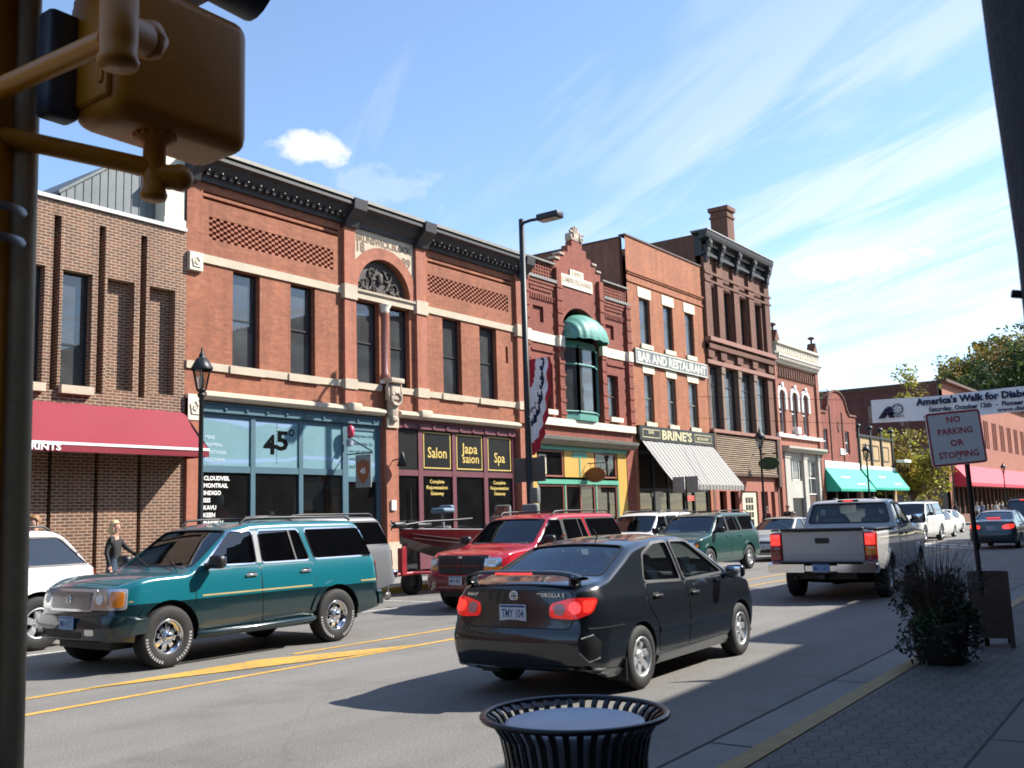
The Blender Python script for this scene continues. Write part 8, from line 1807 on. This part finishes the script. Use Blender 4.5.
# ================================================================== trees
M['bark'] = plain('bark', (.075, .055, .042), .9, var=.3, vs=6, bmp=.5)
LEAF = {}
def leafmat(n, c):
    if n in LEAF: return LEAF[n]
    m, nt, b = mk(n); v = texc(nt); col = rmp(nt, nz(nt, v, 1.6, 4), [(.3, scl(c, .6)), (.7, scl(c, 1.25))]); nt.links.new(col, b.inputs['Base Color']); b.inputs['Roughness'].default_value = .6
    tl = nt.nodes.new('ShaderNodeBsdfTranslucent'); nt.links.new(col, tl.inputs[0]); mx = nt.nodes.new('ShaderNodeMixShader'); mx.inputs[0].default_value = .42; nt.links.new(b.outputs[0], mx.inputs[1]); nt.links.new(tl.outputs[0], mx.inputs[2]); nt.links.new(mx.outputs[0], nt.nodes['Material Output'].inputs[0])
    LEAF[n] = m; return m
def tree(label, loc, h, r, mats, nleaf=2600, leaf=.16, trunk_h=.3, group=None, seed=1, cat='tree', conifer=False, spread=1.0, name='tree'):
    rg = random.Random(seed); t = thing(name, label, cat, loc, rg.uniform(0, 6), group); tk = MB(); tips = []
    th = h * trunk_h; tk.tube([(0, 0, -.2), (.02 * h, 0, th * .5), (-.01 * h, .01 * h, th), (0.01 * h, 0, h * .72)], [h * .022, h * .018, h * .015, h * .005], n=8)
    if conifer:
        n = 16
        for i in range(n):
            z = h * (.15 + .83 * i / n); rr = r * (1 - i / n) ** .8 + .15
            for k in range(7): a = rg.uniform(0, 6.28); tips.append((Vector((rr * .6 * math.cos(a), rr * .6 * math.sin(a), z - rr * .15)), rr * .45))
    else:
        nb = 13
        for i in range(nb):
            a = i * 2.4 + rg.uniform(-.3, .3); z0 = th * (.75 + .5 * i / nb); up = rg.uniform(.25, 1); d = Vector((math.cos(a) * (1.15 - .6 * up), math.sin(a) * (1.15 - .6 * up), up)); L_ = r * rg.uniform(.65, 1.05) * (1 if up < .8 else 1.2); e = Vector((0, 0, z0)) + d * L_; zz = min(e.z, h * .95); e.z = zz
            mid = Vector((0, 0, z0)).lerp(e, .5) + Vector((0, 0, .06 * h)); tk.tube([(0, 0, z0), mid, e], [h * .009, h * .006, h * .002], n=6)
            for q in range(4): f = rg.uniform(.45, 1.05); c = Vector((0, 0, z0)).lerp(e, f) + Vector((rg.gauss(0, r * .16), rg.gauss(0, r * .16), rg.gauss(.05 * h, h * .06))); tips.append((c, r * rg.uniform(.17, .34)))
        for q in range(7): tips.append((Vector((rg.gauss(0, r * .22), rg.gauss(0, r * .22), h * rg.uniform(.66, .95))), r * rg.uniform(.18, .32)))
    tk.build('trunk', 'bark', t, local=True); cr = MB(); st = random.getstate(); random.seed(seed); per = max(8, nleaf // len(tips))
    for (c, s_) in tips:
        mi = rg.randrange(len(mats)); o0 = len(cr.m); leafcards(cr, c, per, s_ * spread, leaf, .2, 1, ell=(1.1, 1.1, .8))
        for q in range(o0, len(cr.m)): cr.m[q] = mi if rg.random() < .8 else rg.randrange(len(mats))
    random.setstate(st); cr.build('crown', mats, t, local=True); return t
yel = [leafmat('leaf_gold', (.50, .37, .05)), leafmat('leaf_olive', (.30, .29, .045)), leafmat('leaf_lime', (.40, .40, .055)), leafmat('leaf_brown', (.13, .085, .03))]
grn = [leafmat('leaf_green', (.055, .095, .026)), leafmat('leaf_dark', (.034, .062, .020)), leafmat('leaf_moss', (.11, .13, .030))]
mix = [leafmat('leaf_green', (.055, .095, .026)), leafmat('leaf_gold2', (.24, .17, .03)), leafmat('leaf_moss', (.11, .13, .030)), leafmat('leaf_rust', (.20, .10, .03))]
pin = [leafmat('leaf_pine', (.014, .030, .016)), leafmat('leaf_pine2', (.022, .040, .020))]
tree('tall yellow-green autumn tree with thin open crown at the side street corner', (84, 21.4, 0), 13.0, 3.3, yel, 9000, .15, .22, seed=4, name='autumn_tree')
tree('small golden tree behind the yellow brick building roof', (88, 29.0, 0), 12.6, 3.0, yel, 1500, .2, .3, seed=8, name='autumn_tree')
tree('thin golden tree behind the rounded brick gable', (80, 29.5, 0), 11.2, 2.4, yel[:2] + yel[3:], 900, .2, .3, seed=11, name='autumn_tree')
# wooded hill beyond the street
def hill_z(x, y):
    d = ((x - 285) / 120) ** 2 + ((y - 28) / 62) ** 2; return 34 * math.exp(-d * 1.15) - 1.2
hm = MB(); nx, ny = 40, 40; vs = [(170 + 240 * i / nx, -90 + 230 * j / ny, hill_z(170 + 240 * i / nx, -90 + 230 * j / ny)) for i in range(nx + 1) for j in range(ny + 1)]
hm.add(vs, [(i * (ny + 1) + j, (i + 1) * (ny + 1) + j, (i + 1) * (ny + 1) + j + 1, i * (ny + 1) + j + 1) for i in range(nx) for j in range(ny)], 0, True); structure('hill', hm, plain('hill_ground', (.055, .055, .025), .95, var=.3, vs=.1))
rg = random.Random(21); kinds = {'mix': (mix, 'autumn coloured tree'), 'grn': (grn, 'green leafy tree'), 'yel': (yel, 'golden tree'), 'pin': (pin, 'dark pointed conifer')}
seen = {}
spots = []
for row in range(6):
    x0 = 206 + row * 14
    for k in range(10):
        y = 4 + k * 5.6 + rg.uniform(-2, 2) + row * 1.2
        if y < .226 * x0 - 1: spots.append((x0 + rg.uniform(-4, 4), y))
proto = {}
for i, (x, y) in enumerate(spots):
    kd = rg.choice(['mix', 'grn', 'grn', 'yel', 'mix', 'grn'])
    if False: pass
    mats, lb = kinds[kd]; h = rg.uniform(9, 13.5) if kd != 'pin' else rg.uniform(13, 17)
    lab = lb + ' on the far wooded hill'
    var = (kd, i % 3)
    if var in proto:
        o = copy_tree(proto[var]); o.location = (x, y, hill_z(x, y) - .4); o.rotation_euler = (0, 0, rg.uniform(0, 6)); s_ = rg.uniform(.8, 1.2); o.scale = (s_, s_, s_ * rg.uniform(.9, 1.15))
    else: proto[var] = tree(lab, (x, y, hill_z(x, y) - .4), h, h * .50 if kd != 'pin' else h * .20, mats, 2600, .42, .16, group=kinds[kd][1] + 's on the far hill', seed=30 + i, conifer=kd == 'pin', spread=1.1, name={'mix': 'hill_tree', 'grn': 'hill_tree', 'yel': 'hill_tree', 'pin': 'conifer'}[kd])
